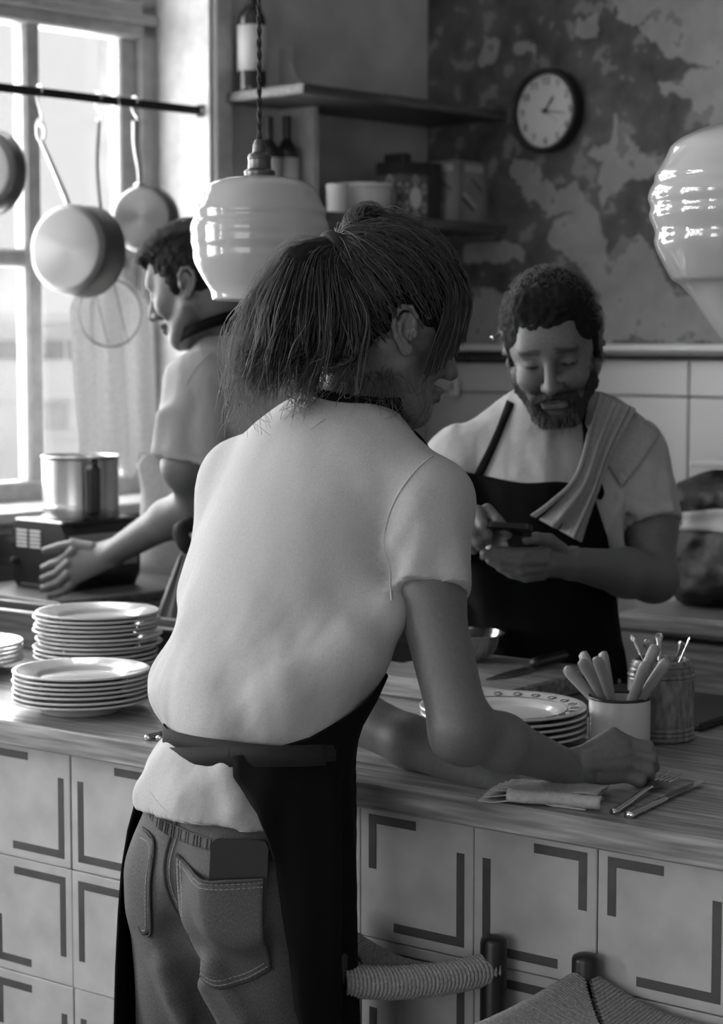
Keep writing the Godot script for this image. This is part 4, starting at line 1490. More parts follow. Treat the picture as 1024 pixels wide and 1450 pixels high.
func fork_lying(where: Transform3D) -> void:
	var f := thing("dinner_fork", "steel dinner fork lying on the bar beside the napkin", "fork", where)
	part(f, "handle", taper([Vector3(0, 0.003, 0.0), Vector3(0, 0.004, -0.01), Vector3(0, 0.006, -0.06), Vector3(0, 0.010, -0.12), Vector3(0, 0.009, -0.15)], func(t): return lerpf(0.007, 0.0035, t) if t > 0.05 else 0.003, 10), M.cutlery, Transform3D(Basis.from_scale(Vector3(1, 0.8, 1))))
	part(f, "neck", prism(PackedVector2Array([Vector2(-0.004, -0.145), Vector2(0.004, -0.145), Vector2(0.0125, -0.165), Vector2(0.0125, -0.19), Vector2(-0.0125, -0.19), Vector2(-0.0125, -0.165)]), -0.0009, 0.0009), M.cutlery, Transform3D(Basis(Vector3.RIGHT, PI / 2), Vector3(0, 0.0075, 0)))
	for k in 4:
		var x := -0.0108 + 0.0072 * k
		part(f, "tine", taper([Vector3(x, 0.0075, -0.188), Vector3(x, 0.006, -0.21), Vector3(x, 0.006, -0.235), Vector3(x, 0.009, -0.25)], func(t): return lerpf(0.0019, 0.0009, t), 6), M.cutlery)


func lamps() -> void:
	# opal glass pendants over the bar
	var one := thing("pendant_lamp", "ribbed opal glass pendant lamp behind the woman's head", "lamp", Transform3D(Basis(), Vector3(-0.176, 1.626, -3.45)))
	var prof := [[0.078, 0.0], [0.083, 0.002], [0.084, 0.010], [0.086, 0.018], [0.100, 0.040], [0.112, 0.062], [0.1165, 0.076], [0.1155, 0.088], [0.1195, 0.100], [0.1185, 0.110], [0.1205, 0.122], [0.1185, 0.133], [0.1135, 0.142], [0.116, 0.152], [0.113, 0.160], [0.106, 0.172], [0.101, 0.184], [0.094, 0.196], [0.080, 0.204], [0.058, 0.210], [0.030, 0.214], [0.020, 0.216], [0.020, 0.213], [0.057, 0.206], [0.078, 0.200], [0.090, 0.192], [0.097, 0.182], [0.102, 0.17], [0.109, 0.157], [0.109, 0.14], [0.115, 0.13], [0.116, 0.10], [0.112, 0.076], [0.108, 0.062], [0.096, 0.04], [0.082, 0.018], [0.078, 0.0]]
	part(one, "shade", lathe(rounded(prof, 0.006), 72), M.opal)
	pendant_top(one, 0.212)
	var two := thing("pendant_lamp", "wide ribbed opal glass pendant lamp before the stripped wall", "lamp", Transform3D(Basis(), Vector3(0.62, 1.58, -2.95)))
	var big := [[0.060, -0.045], [0.064, -0.047], [0.068, -0.043], [0.105, 0.005], [0.130, 0.042], [0.146, 0.060], [0.158, 0.066], [0.163, 0.074], [0.172, 0.090], [0.182, 0.110], [0.186, 0.124], [0.183, 0.136], [0.189, 0.150], [0.194, 0.162], [0.190, 0.174], [0.196, 0.186], [0.193, 0.200], [0.186, 0.210], [0.186, 0.220], [0.178, 0.232], [0.168, 0.250], [0.164, 0.262], [0.150, 0.274], [0.118, 0.288], [0.080, 0.298], [0.034, 0.305], [0.020, 0.307], [0.020, 0.303], [0.08, 0.293], [0.115, 0.283], [0.146, 0.269], [0.162, 0.25], [0.18, 0.22], [0.186, 0.19], [0.18, 0.13], [0.17, 0.1], [0.155, 0.075], [0.12, 0.04], [0.10, 0.01], [0.060, -0.045]]
	part(two, "shade", lathe(rounded(big, 0.007), 80), M.opal)
	pendant_top(two, 0.302)


func pendant_top(lamp: Node3D, y: float) -> void:
	part(lamp, "gallery", lathe(rounded([[0.0, y + 0.002], [0.026, y + 0.002], [0.027, y + 0.010], [0.020, y + 0.014], [0.0195, y + 0.030], [0.021, y + 0.032], [0.019, y + 0.038], [0.012, y + 0.042], [0.011, y + 0.055], [0.007, y + 0.064], [0.0, y + 0.066]], 0.001), 32), M.brass)
	var st := begin(0)
	var top := 3.3 - lamp.position.y
	for s in 2:
		var path := PackedVector3Array()
		var n := int((top - y) / 0.006)
		for k in n + 1:
			var yy := y + 0.06 + (top - y - 0.06) * k / n
			var a := yy / 0.020 * TAU * 0.5 + s * PI
			path.append(Vector3(cos(a) * 0.0022, yy, sin(a) * 0.0022))
		add_tube(st, path, func(_t): return 0.0026, 5, false)
	part(lamp, "flex", commit(st), M.flex)
	part(lamp, "ceiling_rose", lathe(rounded([[0.0, top - 0.03], [0.04, top - 0.028], [0.05, top]], 0.004), 24), M.brass)


func stools() -> void:
	var post := lathe(rounded([[0.0, 0.0], [0.015, 0.0], [0.0185, 0.3], [0.0185, 0.738], [0.0, 0.742]], 0.006), 24)
	# corners on the floor plan: far right, far left, near left, near right
	var plans := [
		[Vector3(0.1817, 0.7203, -2.6600), Vector3(0.1817, 0.7203, -2.6600) + Vector3(-0.22, 0, -0.16), Vector3(0.1817, 0.7203, -2.6600) + Vector3(-0.27, 0, -0.10), Vector3(0.1817, 0.7203, -2.6600) + Vector3(-0.215, 0, 0.055)],
		[Vector3(0.2991, 0.7086, -2.5800) + Vector3(0.27, 0, 0.205), Vector3(0.2991, 0.7086, -2.5800), Vector3(0.2991, 0.7086, -2.5800) + Vector3(-0.26, 0, 0.32), Vector3(0.2991, 0.7086, -2.5800) + Vector3(0.12, 0, 0.47)],
	]
	var labels := ["woven cord stool at the bar beside the woman in jeans", "woven cord stool at the bar under the fork and knife"]
	for k in 2:
		var plan: Array = plans[k]
		var c: Vector3 = (plan[0] + plan[1] + plan[2] + plan[3]) / 4.0
		c.y = 0.0
		var s := thing("woven_stool", labels[k], "stool", Transform3D(Basis(), c), "woven stools at the bar")
		var q := []
		for e in plan:
			q.append(Vector3(e.x - c.x, 0, e.z - c.z))
		for e in 4:
			part(s, "leg", post, M.black, Transform3D(Basis(), q[e]))
			var a: Vector3 = q[e] + Vector3(0, 0.25 + 0.04 * (e % 2), 0)
			var b: Vector3 = q[(e + 1) % 4] + Vector3(0, 0.25 + 0.04 * (e % 2), 0)
			part(s, "rung", tube([a, b], 0.010, 8), M.black)
		for e in 4:
			part(s, "seat_weave", weave(e, q), M.paper_cord)


func seat_point(q: Array, s: float, t: float) -> Vector3:
	# s from left to right, t from far to near, both -1 to 1; the two side rails are high, the middle is hollow
	var far: Vector3 = q[1].lerp(q[0], s * 0.5 + 0.5)
	var near: Vector3 = q[2].lerp(q[3], s * 0.5 + 0.5)
	var p := far.lerp(near, t * 0.5 + 0.5)
	p.y = 0.688 + 0.012 * t * t + lerpf(-0.022, 0.018, s * s)
	return p


func weave(e: int, q: Array) -> ArrayMesh:
	# one of the four woven triangles: its cords run in from the rail that they wrap
	var st := begin(0)
	var side := e < 2                 # the triangles on the two side rails
	var sgn := 1.0 if e % 2 == 0 else -1.0
	var half := (seat_point(q, sgn, 1.0) - seat_point(q, sgn, -1.0)).length() if side else (seat_point(q, 1.0, sgn) - seat_point(q, -1.0, sgn)).length()
	var pitch := 0.0056
	var n := int(half / pitch)
	for k in n:
		var t := (k + 0.5) / n * 2.0 - 1.0
		var path := PackedVector3Array()
		for i in 10:
			var f := sgn * lerpf(absf(t) * 0.95 + 0.02, 1.0, i / 9.0)
			path.append((seat_point(q, f, t * 0.94) if side else seat_point(q, t * 0.94, f)) + Vector3(0, rng.randf_range(-0.0004, 0.0004), 0))
		var last: Vector3 = path[9]
		var out := last - path[8]
		out.y = 0.0
		out = out.normalized()
		var rr := 0.021 if side else 0.014
		for a in [0.35, 0.8, 1.25, 1.7, 2.2, 2.7, 3.1]:
			path.append(last + out * sin(a) * rr - Vector3(0, (1.0 - cos(a)) * rr, 0))
		path.append(path[path.size() - 1] - out * 0.05)
		add_tube(st, path, func(_t): return pitch * 0.56, 5, false)
	return commit(st)


# ------------------------------------------------------------------ people
class Head:
	# axes of a head: right, up and forward from its middle, in metres of a head of normal size
	var c: Vector3
	var r: Vector3
	var u: Vector3
	var f: Vector3
	var k: float

	func _init(middle: Vector3, azimuth: float, down: float, roll: float, size: float):
		# azimuth: where the face points, from straight away from the guests (0) to the right (90)
		var a := deg_to_rad(azimuth)
		var b := deg_to_rad(down)
		c = middle
		f = Vector3(sin(a) * cos(b), -sin(b), -cos(a) * cos(b))
		r = f.cross(Vector3.UP).normalized()
		u = r.cross(f).normalized()
		var t := Basis(f, deg_to_rad(roll))
		r = t * r
		u = t * u
		k = size

	func p(x: float, y: float, z: float) -> Vector3:
		return c + (r * x + u * y + f * z) * k

	func inv(q: Vector3) -> Vector3:
		var e := (q - c) / k
		return Vector3(e.dot(r), e.dot(u), e.dot(f))


func build_head(g: Field, h: Head, man: float) -> void:
	var k := h.k
	g.ball(h.p(0, 0.025, -0.012), 0.073 * k, 0.096 * k, 0.088 * k, h.r, h.u, 0.02)
	g.limb(h.p(0, 0.0, 0.03), h.p(0, -0.080, 0.046), 0.063 * k, 0.055 * k, (0.040 + 0.006 * man) * k, 0.036 * k, h.r, 0.03)
	for s in [-1.0, 1.0]:
		g.bone(h.p(0.052 * s, -0.045, 0.0), h.p(0.020 * s, -0.098, 0.060), (0.022 + 0.004 * man) * k, 0.018 * k, 0.02)
		g.ball(h.p(0.037 * s, -0.028, 0.064), 0.022 * k, 0.020 * k, 0.022 * k, h.r, h.u, 0.02)
	g.ball(h.p(0, -0.102, 0.070), 0.022 * k, 0.017 * k, 0.017 * k, h.r, h.u, 0.02)
	g.bone(h.p(-0.036, 0.022, 0.076), h.p(0.036, 0.022, 0.076), 0.013 * k, 0.013 * k, 0.018)
	g.limb(h.p(0, 0.04, 0.070), h.p(0, 0.055, 0.062), 0.045 * k, 0.022 * k, 0.045 * k, 0.022 * k, h.r, 0.02)
	for s in [-1.0, 1.0]:
		g.ball(h.p(0.031 * s, 0.002, 0.101), 0.016 * k, 0.012 * k, 0.011 * k, h.r, h.u, 0.012, 1)
		g.ball(h.p(0.031 * s, -0.001, 0.0775), 0.0135 * k, 0.0125 * k, 0.0125 * k, h.r, h.u, 0.005)
	g.bone(h.p(0, 0.014, 0.089), h.p(0, -0.034, 0.1135), 0.0075 * k, 0.0115 * k, 0.012)
	for s in [-1.0, 1.0]:
		g.ball(h.p(0.0115 * s, -0.038, 0.099), 0.008 * k, 0.010 * k, 0.0075 * k, h.r, h.u, 0.008)
		g.ball(h.p(0.0065 * s, -0.0475, 0.104), 0.0032 * k, 0.0045 * k, 0.003 * k, h.r, h.u, 0.002, 1)
	g.limb(h.p(-0.020, -0.064, 0.088), h.p(0.020, -0.064, 0.088), 0.0055 * k, 0.010 * k, 0.0055 * k, 0.010 * k, h.u, 0.008)
	g.limb(h.p(-0.016, -0.076, 0.087), h.p(0.016, -0.076, 0.087), 0.0065 * k, 0.010 * k, 0.0065 * k, 0.010 * k, h.u, 0.008)
	g.limb(h.p(-0.022, -0.0695, 0.1005), h.p(0.022, -0.0695, 0.1005), 0.0016 * k, 0.005 * k, 0.0016 * k, 0.005 * k, h.u, 0.003, 1)


func build_ear(h: Head, s: float) -> Field:
	# a fine grid of its own: helix, antihelix, hollow, tragus and lobe
	var k := h.k
	var o := h.p(0.074 * s, -0.006, -0.014)
	var out := (h.r * s * 0.92 - h.f * 0.40).normalized()
	var up := (h.u * 0.97 - h.f * 0.24).normalized()
	var fw := up.cross(out).normalized()
	if fw.dot(h.f) < 0.0:
		fw = -fw
	var e := Field.new(o - Vector3.ONE * 0.046 * k, o + Vector3.ONE * 0.046 * k, 0.002)
	var at := func(x: float, y: float, z: float) -> Vector3: return o + (fw * x + up * y + out * z) * k
	e.limb(at.call(0.002, -0.006, 0.0), at.call(-0.001, 0.013, 0.003), 0.0145 * k, 0.0045 * k, 0.0165 * k, 0.0045 * k, fw, 0.004)
	e.chain([at.call(0.011, 0.002, 0.003), at.call(0.013, 0.017, 0.006), at.call(0.006, 0.029, 0.008), at.call(-0.007, 0.030, 0.010), at.call(-0.016, 0.020, 0.012), at.call(-0.018, 0.005, 0.012), at.call(-0.014, -0.009, 0.010), at.call(-0.006, -0.022, 0.006)], [0.003 * k, 0.0036 * k, 0.0038 * k, 0.004 * k, 0.004 * k, 0.0038 * k, 0.0036 * k, 0.0045 * k], 0.003)
	e.ball(at.call(0.001, -0.026, 0.004), 0.0085 * k, 0.005 * k, 0.0085 * k, fw, up, 0.006)
	e.chain([at.call(-0.002, 0.020, 0.006), at.call(-0.009, 0.008, 0.008), at.call(-0.008, -0.006, 0.008), at.call(-0.001, -0.016, 0.006)], [0.003 * k, 0.0034 * k, 0.0034 * k, 0.003 * k], 0.004)
	e.ball(at.call(0.010, -0.006, 0.007), 0.005 * k, 0.004 * k, 0.006 * k, fw, up, 0.004)
	e.ball(at.call(0.002, -0.003, 0.010), 0.0075 * k, 0.008 * k, 0.008 * k, fw, up, 0.003, 1)
	e.ball(at.call(0.005, -0.006, 0.003), 0.0035 * k, 0.008 * k, 0.004 * k, fw, up, 0.001, 1)
	e.bone(at.call(0.006, 0.0, -0.008), at.call(0.006, 0.01, -0.008), 0.012 * k, 0.012 * k, 0.006)
	return e


func fingers(g: Field, chains: Array, r: float) -> void:
	# each chain: knuckle, middle joint, last joint, tip
	for c in chains:
		var n: int = c.size()
		for i in n - 1:
			g.bone(c[i], c[i + 1], r * (1.12 - 0.10 * i), r * (1.04 - 0.12 * i), 0.004)


class Hair:
	# strands of hair, gathered into one mesh of three-sided threads
	var vs := PackedVector3Array()
	var ns := PackedVector3Array()
	var tri := PackedInt32Array()

	func strand(pts: PackedVector3Array, r0: float, r1: float) -> void:
		var n := pts.size()
		var base := vs.size()
		var up := Vector3(0.3, 0.8, 0.5)
		for i in n:
			var dir := (pts[mini(i + 1, n - 1)] - pts[maxi(i - 1, 0)]).normalized()
			var s := dir.cross(up)
			if s.length() < 0.05:
				s = dir.cross(Vector3.RIGHT)
			s = s.normalized()
			var t := s.cross(dir)
			var rr := lerpf(r0, r1, float(i) / (n - 1))
			for k in 3:
				var a := TAU * k / 3.0
				var d := s * cos(a) + t * sin(a)
				vs.append(pts[i] + d * rr)
				ns.append(d)
		for i in n - 1:
			for k in 3:
				var a := base + i * 3 + k
				var b := base + i * 3 + (k + 1) % 3
				tri.append(a); tri.append(b); tri.append(a + 3)
				tri.append(b); tri.append(b + 3); tri.append(a + 3)

	func mesh() -> ArrayMesh:
		var all := []
		all.resize(Mesh.ARRAY_MAX)
		all[Mesh.ARRAY_VERTEX] = vs
		all[Mesh.ARRAY_NORMAL] = ns
		all[Mesh.ARRAY_INDEX] = tri
		var m := ArrayMesh.new()
		m.add_surface_from_arrays(Mesh.PRIMITIVE_TRIANGLES, all)
		return m


func jit(a: float) -> Vector3:
	return Vector3(rng.randf_range(-1, 1), rng.randf_range(-1, 1), rng.randf_range(-1, 1)) * a


func fuse(a: Field, b: Field, k: float) -> void:
	# joins two fields that share a grid
	for i in a.d.size():
		var e := b.d[i]
		if e < 900.0:
			var f := a.d[i]
			var g := maxf(k - absf(e - f), 0.0) / k
			a.d[i] = minf(e, f) - g * g * k * 0.25


func ribbon(paths: Array, thick: float, hint: Vector3) -> ArrayMesh:
	# a band between two or more lines of points
	return sheet(paths, thick, hint)


func stitches(f: Field, pts: Array, dir: Vector3, r := 0.0007, dash := 0.006, lift := 0.0012) -> ArrayMesh:
	var st := begin(0)
	var path := onto_path(f, pts, dir, lift, 12)
	if path.size() < 2:
		return commit(st)
	var walked := 0.0
	var piece := PackedVector3Array([path[0]])
	for i in range(1, path.size()):
		walked += path[i].distance_to(path[i - 1])
		piece.append(path[i])
		if walked > dash:
			add_tube(st, piece, func(_t): return r, 4, false)
			piece = PackedVector3Array([path[i].lerp(path[i - 1], -0.3)])
			walked = 0.0
	if piece.size() > 1:
		add_tube(st, piece, func(_t): return r, 4, false)
	return commit(st)


func seam(f: Field, pts: Array, dir: Vector3, r: float, lift := 0.0, per := 8) -> ArrayMesh:
	var st := begin(0)
	var path := onto_path(f, pts, dir, lift, per)
	if path.size() > 1:
		add_tube(st, path, func(_t): return r, 6, false)
	return commit(st)


func lerp_line(a: Array, b: Array, t: float) -> Array:
	var out := []
	for i in a.size():
		out.append(a[i].lerp(b[i], t))
	return out


func patch(f: Field, top: Array, bottom: Array, dir: Vector3, lift: float, rows := 20, per := 6, bulge := 0.0) -> Array:
	var a := smooth_path(top, per)
	var b := smooth_path(bottom, per)
	var starts := []
	for i in rows + 1:
		var line := []
		for j in a.size():
			line.append(a[j].lerp(b[j], float(i) / rows))
		starts.append(line)
	return onto(f, starts, dir, lift)


func woman() -> void:
	var w := thing("person", "woman with a dark ponytail in a white tee, black apron and jeans at the bar", "person")
	var fwd := Vector3(0.602, 0, -0.799)      # she faces the bar
	var rgt := Vector3(0.799, 0, 0.602)
	var into := Vector3(0.25, 0, -0.97)       # from behind her into her back
	# ---------------- tee
	var lo := Vector3(-0.42, 0.80, -3.12)
	var hi := Vector3(0.20, 1.53, -2.52)
	var tee := Field.new(lo, hi, 0.0065)
	var s0 := Vector3(-0.1363, 1.0047, -2.6900)
	var s1 := Vector3(-0.1334, 1.0742, -2.7150)
	var s2 := Vector3(-0.1060, 1.1582, -2.7500)
	var s3 := Vector3(-0.0840, 1.2490, -2.7850)
	var s4 := Vector3(-0.0606, 1.3316, -2.8200)
	var s5 := Vector3(-0.0427, 1.3909, -2.8450)
	var nk := Vector3(-0.0226, 1.4395, -2.8750)
	tee.limb(s0, s1 + Vector3(0, -0.015, 0), 0.108, 0.088, 0.152, 0.122, rgt, 0.03)
	tee.limb(s1, s2, 0.155, 0.124, 0.158, 0.120, rgt, 0.03)
	tee.limb(s2, s3, 0.160, 0.122, 0.158, 0.112, rgt, 0.03)
	tee.limb(s3, s4, 0.158, 0.112, 0.160, 0.098, rgt, 0.03)
	tee.limb(s4, s5, 0.160, 0.098, 0.125, 0.076, rgt, 0.03)
	tee.limb(s5, nk + Vector3(-0.004, -0.036, 0), 0.125, 0.074, 0.060, 0.056, rgt, 0.04)
	var sh := Vector3(0.0921, 1.3313, -2.7350)
	var shl := Vector3(-0.1711, 1.3374, -2.9500)
	tee.limb(s5, sh, 0.070, 0.060, 0.058, 0.058, Vector3.UP, 0.05)
	tee.limb(s5, shl, 0.070, 0.060, 0.060, 0.058, Vector3.UP, 0.05)
	tee.bone(shl, Vector3(-0.1324, 1.2127, -3.0200), 0.055, 0.055, 0.04)
	# the blouse hangs over the strings at the back
	tee.bone(Vector3(-0.2540, 1.0716, -2.7700), Vector3(-0.1797, 1.0673, -2.6600), 0.040, 0.046, 0.05)
	tee.bone(Vector3(-0.1797, 1.0673, -2.6600), Vector3(-0.1013, 1.0765, -2.6200), 0.046, 0.044, 0.05)
	tee.bone(Vector3(-0.1013, 1.0765, -2.6200), Vector3(-0.0066, 1.1437, -2.6300), 0.040, 0.045, 0.05)
	tee.bone(shl, Vector3(-0.2072, 1.1867, -2.8800), 0.055, 0.060, 0.06)
	# folds: from the armpit, and drawn together above the strings
	for c in [
		[Vector3(0.0380, 1.2016, -2.6400), Vector3(-0.0601, 1.2582, -2.7000), 0.012], [Vector3(0.0380, 1.1902, -2.6400), Vector3(-0.0404, 1.1647, -2.6700), 0.012],
		[Vector3(-0.1835, 1.0468, -2.6150), Vector3(-0.1047, 1.0842, -2.5880), 0.010], [Vector3(-0.1047, 1.0842, -2.5880), Vector3(-0.0113, 1.1417, -2.6000), 0.010], [Vector3(-0.1164, 1.0506, -2.5950), Vector3(-0.1295, 1.1210, -2.6400), 0.010],
		[Vector3(-0.2530, 1.0625, -2.7250), Vector3(-0.1906, 1.0448, -2.6350), 0.010], [Vector3(-0.2160, 1.1469, -2.7250), Vector3(-0.1810, 1.0593, -2.6350), 0.010],
	]:
		tee.bone(c[0], c[1], c[2], c[2] * 0.5, 0.05)
	# sleeve, with an open hem
	var slv := Field.new(lo, hi, 0.0065)
	var hem := Vector3(0.0912, 1.2115, -2.6680)
	slv.limb(sh, hem, 0.060, 0.060, 0.057, 0.055, rgt, 0.02)
	slv.limb(s5.lerp(sh, 0.6), sh, 0.062, 0.056, 0.058, 0.056, Vector3.UP, 0.03)
	for c in [[Vector3(0.0593, 1.2290, -2.6200), Vector3(0.0840, 1.2913, -2.6600), 0.008], [Vector3(0.1310, 1.2313, -2.6400), Vector3(0.1090, 1.3078, -2.6900), 0.008], [Vector3(0.0458, 1.2817, -2.6600), Vector3(0.0749, 1.3280, -2.6800), 0.010]]:
		slv.bone(c[0], c[1], c[2], c[2], 0.03)
	slv.cut(hem, (hem - sh).normalized() + Vector3(0.0, 0, 0))
	slv.bone(hem - (hem - sh).normalized() * 0.022, hem + (hem - sh).normalized() * 0.03, 0.0445, 0.0445, 0.004, 1)
	fuse(tee, slv, 0.018)
	# tail of the tee over the jeans
	var tail := Field.new(lo, hi, 0.0065)
	tail.limb(Vector3(-0.1402, 0.9998, -2.6900), Vector3(-0.1728, 0.9256, -2.6900), 0.108, 0.090, 0.136, 0.116, rgt, 0.02)
	tail.limb(Vector3(-0.1728, 0.9256, -2.6900), Vector3(-0.1901, 0.8547, -2.6950), 0.136, 0.116, 0.140, 0.122, rgt, 0.02)
	for c in [[Vector3(-0.1785, 0.9865, -2.5920), Vector3(-0.2335, 0.9472, -2.6050), 0.006], [Vector3(-0.1708, 0.9917, -2.5900), Vector3(-0.1680, 0.9345, -2.5700), 0.006], [Vector3(-0.2476, 0.9932, -2.6600), Vector3(-0.2888, 0.9299, -2.6800), 0.016], [Vector3(-0.2877, 0.9351, -2.6700), Vector3(-0.2435, 0.9297, -2.6100), 0.010]]:
		tail.bone(c[0], c[1], c[2], c[2] * 0.7, 0.03)
	var ha := Vector3(-0.3132, 0.9079, -2.7400)
	var hb := Vector3(-0.1163, 0.9054, -2.5800)
	var hc := Vector3(-0.0412, 0.8884, -2.7000)
	var hn := (hb - ha).cross(hc - ha).normalized()
	tail.cut(ha, -hn if hn.y > 0.0 else hn)
	fuse(tee, tail, 0.01)
	var nz := FastNoiseLite.new()
	nz.seed = 5
	nz.frequency = 7.0
	nz.fractal_octaves = 2
	tee.wrinkle(nz, 0.0042, Vector3(1.5, 0.55, 1.5), Basis(Vector3(0, 0, 1), -0.35), 1.14, 0.35)
	nz.frequency = 18.0
	tee.wrinkle(nz, 0.0014, Vector3(1.6, 0.5, 1.6), Basis(Vector3(0, 0, 1), 0.5), 1.14, 0.4)
	var shirt := part(w, "tee_shirt", skinned([tee]), M.tee)
	part(shirt, "collar", collar_mesh(nk + Vector3(0.002, 0.000, 0), rgt, (fwd * 0.40 + Vector3(0, 0.90, 0)).normalized(), 0.068, 0.064), M.tee)
	part(shirt, "sleeve_seam", seam(tee, [Vector3(0.0824, 1.4081, -2.6200), Vector3(0.0497, 1.3706, -2.6200), Vector3(0.0263, 1.3282, -2.6200), Vector3(0.0188, 1.2858, -2.6200), Vector3(0.0311, 1.2432, -2.6200), Vector3(0.0415, 1.2100, -2.6200)], into, 0.0016, 0.0), M.tee)
	part(shirt, "shoulder_seam", seam(tee, [Vector3(0.0122, 1.4549, -2.6200), Vector3(0.0402, 1.4316, -2.6200), Vector3(0.0824, 1.4063, -2.6200), Vector3(0.1200, 1.3781, -2.6200)], into, 0.0014, 0.0), M.tee)
	part(shirt, "hem_stitch", seam(tee, [Vector3(0.0358, 1.2214, -2.6200), Vector3(0.0735, 1.2271, -2.6200), Vector3(0.1111, 1.2366, -2.6200), Vector3(0.1394, 1.2432, -2.6200)], into, 0.0009, 0.0), M.tee)
	part(shirt, "hem_stitch", seam(tee, [Vector3(-0.2918, 0.9467, -2.6200), Vector3(-0.2492, 0.9264, -2.6200), Vector3(-0.1922, 0.9148, -2.6200), Vector3(-0.1237, 0.9099, -2.6200)], into, 0.0009, 0.0), M.tee)
	# ---------------- jeans
	var jn := Field.new(Vector3(-0.44, 0.40, -3.02), Vector3(0.10, 0.98, -2.50), 0.0065)
	var p0 := Vector3(-0.1777, 0.9256, -2.6900)
	var p1 := Vector3(-0.1899, 0.8261, -2.6900)
	jn.limb(p0, p1, 0.128, 0.104, 0.132, 0.110, rgt, 0.03)
	jn.ball(Vector3(-0.1530, 0.8144, -2.6250), 0.078, 0.075, 0.085, rgt, Vector3.UP, 0.05)
	jn.ball(Vector3(-0.2567, 0.7956, -2.7100), 0.066, 0.066, 0.080, rgt, Vector3.UP, 0.05)
	jn.bone(Vector3(-0.1321, 0.7792, -2.6450), Vector3(-0.1144, 0.5052, -2.6600), 0.086, 0.074, 0.03)
	jn.bone(Vector3(-0.2489, 0.7545, -2.7300), Vector3(-0.2568, 0.4699, -2.7500), 0.074, 0.066, 0.03)
	for c in [[Vector3(-0.1996, 0.7227, -2.5750), Vector3(-0.1575, 0.6552, -2.5750), 0.012], [Vector3(-0.2103, 0.6937, -2.5900), Vector3(-0.1728, 0.6207, -2.5900), 0.012], [Vector3(-0.2688, 0.6970, -2.6550), Vector3(-0.2437, 0.6156, -2.6600), 0.010], [Vector3(-0.2858, 0.7191, -2.6800), Vector3(-0.2550, 0.6656, -2.6600), 0.010]]:
		jn.bone(c[0], c[1], c[2], c[2] * 0.6, 0.03)
	for c in [[Vector3(-0.2550, 0.9081, -2.6000), Vector3(-0.2550, 0.8475, -2.5750), 0.006], [Vector3(-0.2574, 0.8461, -2.5800), Vector3(-0.2544, 0.7475, -2.6200), 0.010], [Vector3(-0.2544, 0.7475, -2.6200), Vector3(-0.2189, 0.6064, -2.6300), 0.020]]:
		jn.bone(c[0], c[1], c[2], c[2], 0.03, 1)
	jn.limb(Vector3(-0.1613, 0.8322, -2.5750), Vector3(-0.1562, 0.7930, -2.5650), 0.038, 0.016, 0.038, 0.012, rgt, 0.012)
	nz.seed = 8
	nz.frequency = 9.0
	jn.wrinkle(nz, 0.004, Vector3(1, 0.7, 1))
	var jeans := part(w, "jeans", skinned([jn]), M.denim)
	# seams, pockets and waistband lie on the denim
	part(jeans, "back_seam", seam(jn, [Vector3(-0.2474, 0.9109, -2.6200), Vector3(-0.2562, 0.8886, -2.6200), Vector3(-0.2631, 0.8547, -2.6200), Vector3(-0.2596, 0.8158, -2.6200), Vector3(-0.2428, 0.7719, -2.6200), Vector3(-0.2315, 0.7426, -2.6200)], into, 0.0032, -0.0005), M.denim_dark)
	part(jeans, "seam_stitch", stitches(jn, [Vector3(-0.2408, 0.9031, -2.6200), Vector3(-0.2486, 0.8818, -2.6200), Vector3(-0.2546, 0.8527, -2.6200), Vector3(-0.2510, 0.8177, -2.6200), Vector3(-0.2351, 0.7738, -2.6200)], into), M.stitch)
	var band_t := [Vector3(-0.3062, 0.9302, -2.6200), Vector3(-0.2826, 0.9167, -2.6200), Vector3(-0.2494, 0.9070, -2.6200), Vector3(-0.1923, 0.8993, -2.6200), Vector3(-0.1162, 0.8915, -2.6200)]
	var band_b := [Vector3(-0.3083, 0.9128, -2.6200), Vector3(-0.2856, 0.9012, -2.6200), Vector3(-0.2514, 0.8896, -2.6200), Vector3(-0.1924, 0.8838, -2.6200), Vector3(-0.1143, 0.8779, -2.6200)]
	part(jeans, "waistband", sheet(patch(jn, band_t, band_b, into, 0.0018, 4, 8), 0.003, -into), M.denim)
	var ribs := begin(0)
	for k in 34:
		var t := k / 33.0
		if absf(t - 0.27) < 0.03:
			continue
		var a: PackedVector3Array = smooth_path(band_t, 12)
		var b: PackedVector3Array = smooth_path(band_b, 12)
		var i := int(t * (a.size() - 1))
		var q := onto_path(jn, [a[i].lerp(b[i], 0.1), a[i].lerp(b[i], 0.95)], into, 0.0034, 4)
		if q.size() > 1:
			add_tube(ribs, q, func(_t): return 0.0013, 5, false)
	part(jeans, "band_rib", commit(ribs), M.denim_dark)
	# phone in the pocket
	var spot := jn.cast(Vector3(-0.1615, 0.8634, -2.5800) + Vector3(0, 0, 0.15), Vector3(0, 0, -1))
	if spot == Vector3.INF:
		spot = Vector3(-0.1615, 0.8634, -2.5800)
	var face := jn.slope(spot)
	var ph_x := Vector3.UP.cross(face).normalized()
	var ph_y := face.cross(ph_x).normalized()
	var turn := Basis(ph_x, ph_y, face) * Basis(Vector3(0, 0, 1), -0.05) * Basis(Vector3.RIGHT, 0.17)
	var phone := thing("phone", "dark phone sticking out of the back pocket of the jeans", "phone", Transform3D(turn, spot + face * 0.0025))
	part(phone, "case", rounded_slab(Vector3(0.076, 0.118, 0.008), 0.012), M.phone_case, pos(0, -0.021, -0.001))
	jn.limb(phone.transform * Vector3(0, -0.010, -0.004), phone.transform * Vector3(0, -0.075, -0.006), 0.046, 0.0085, 0.040, 0.007, ph_x, 0.035)
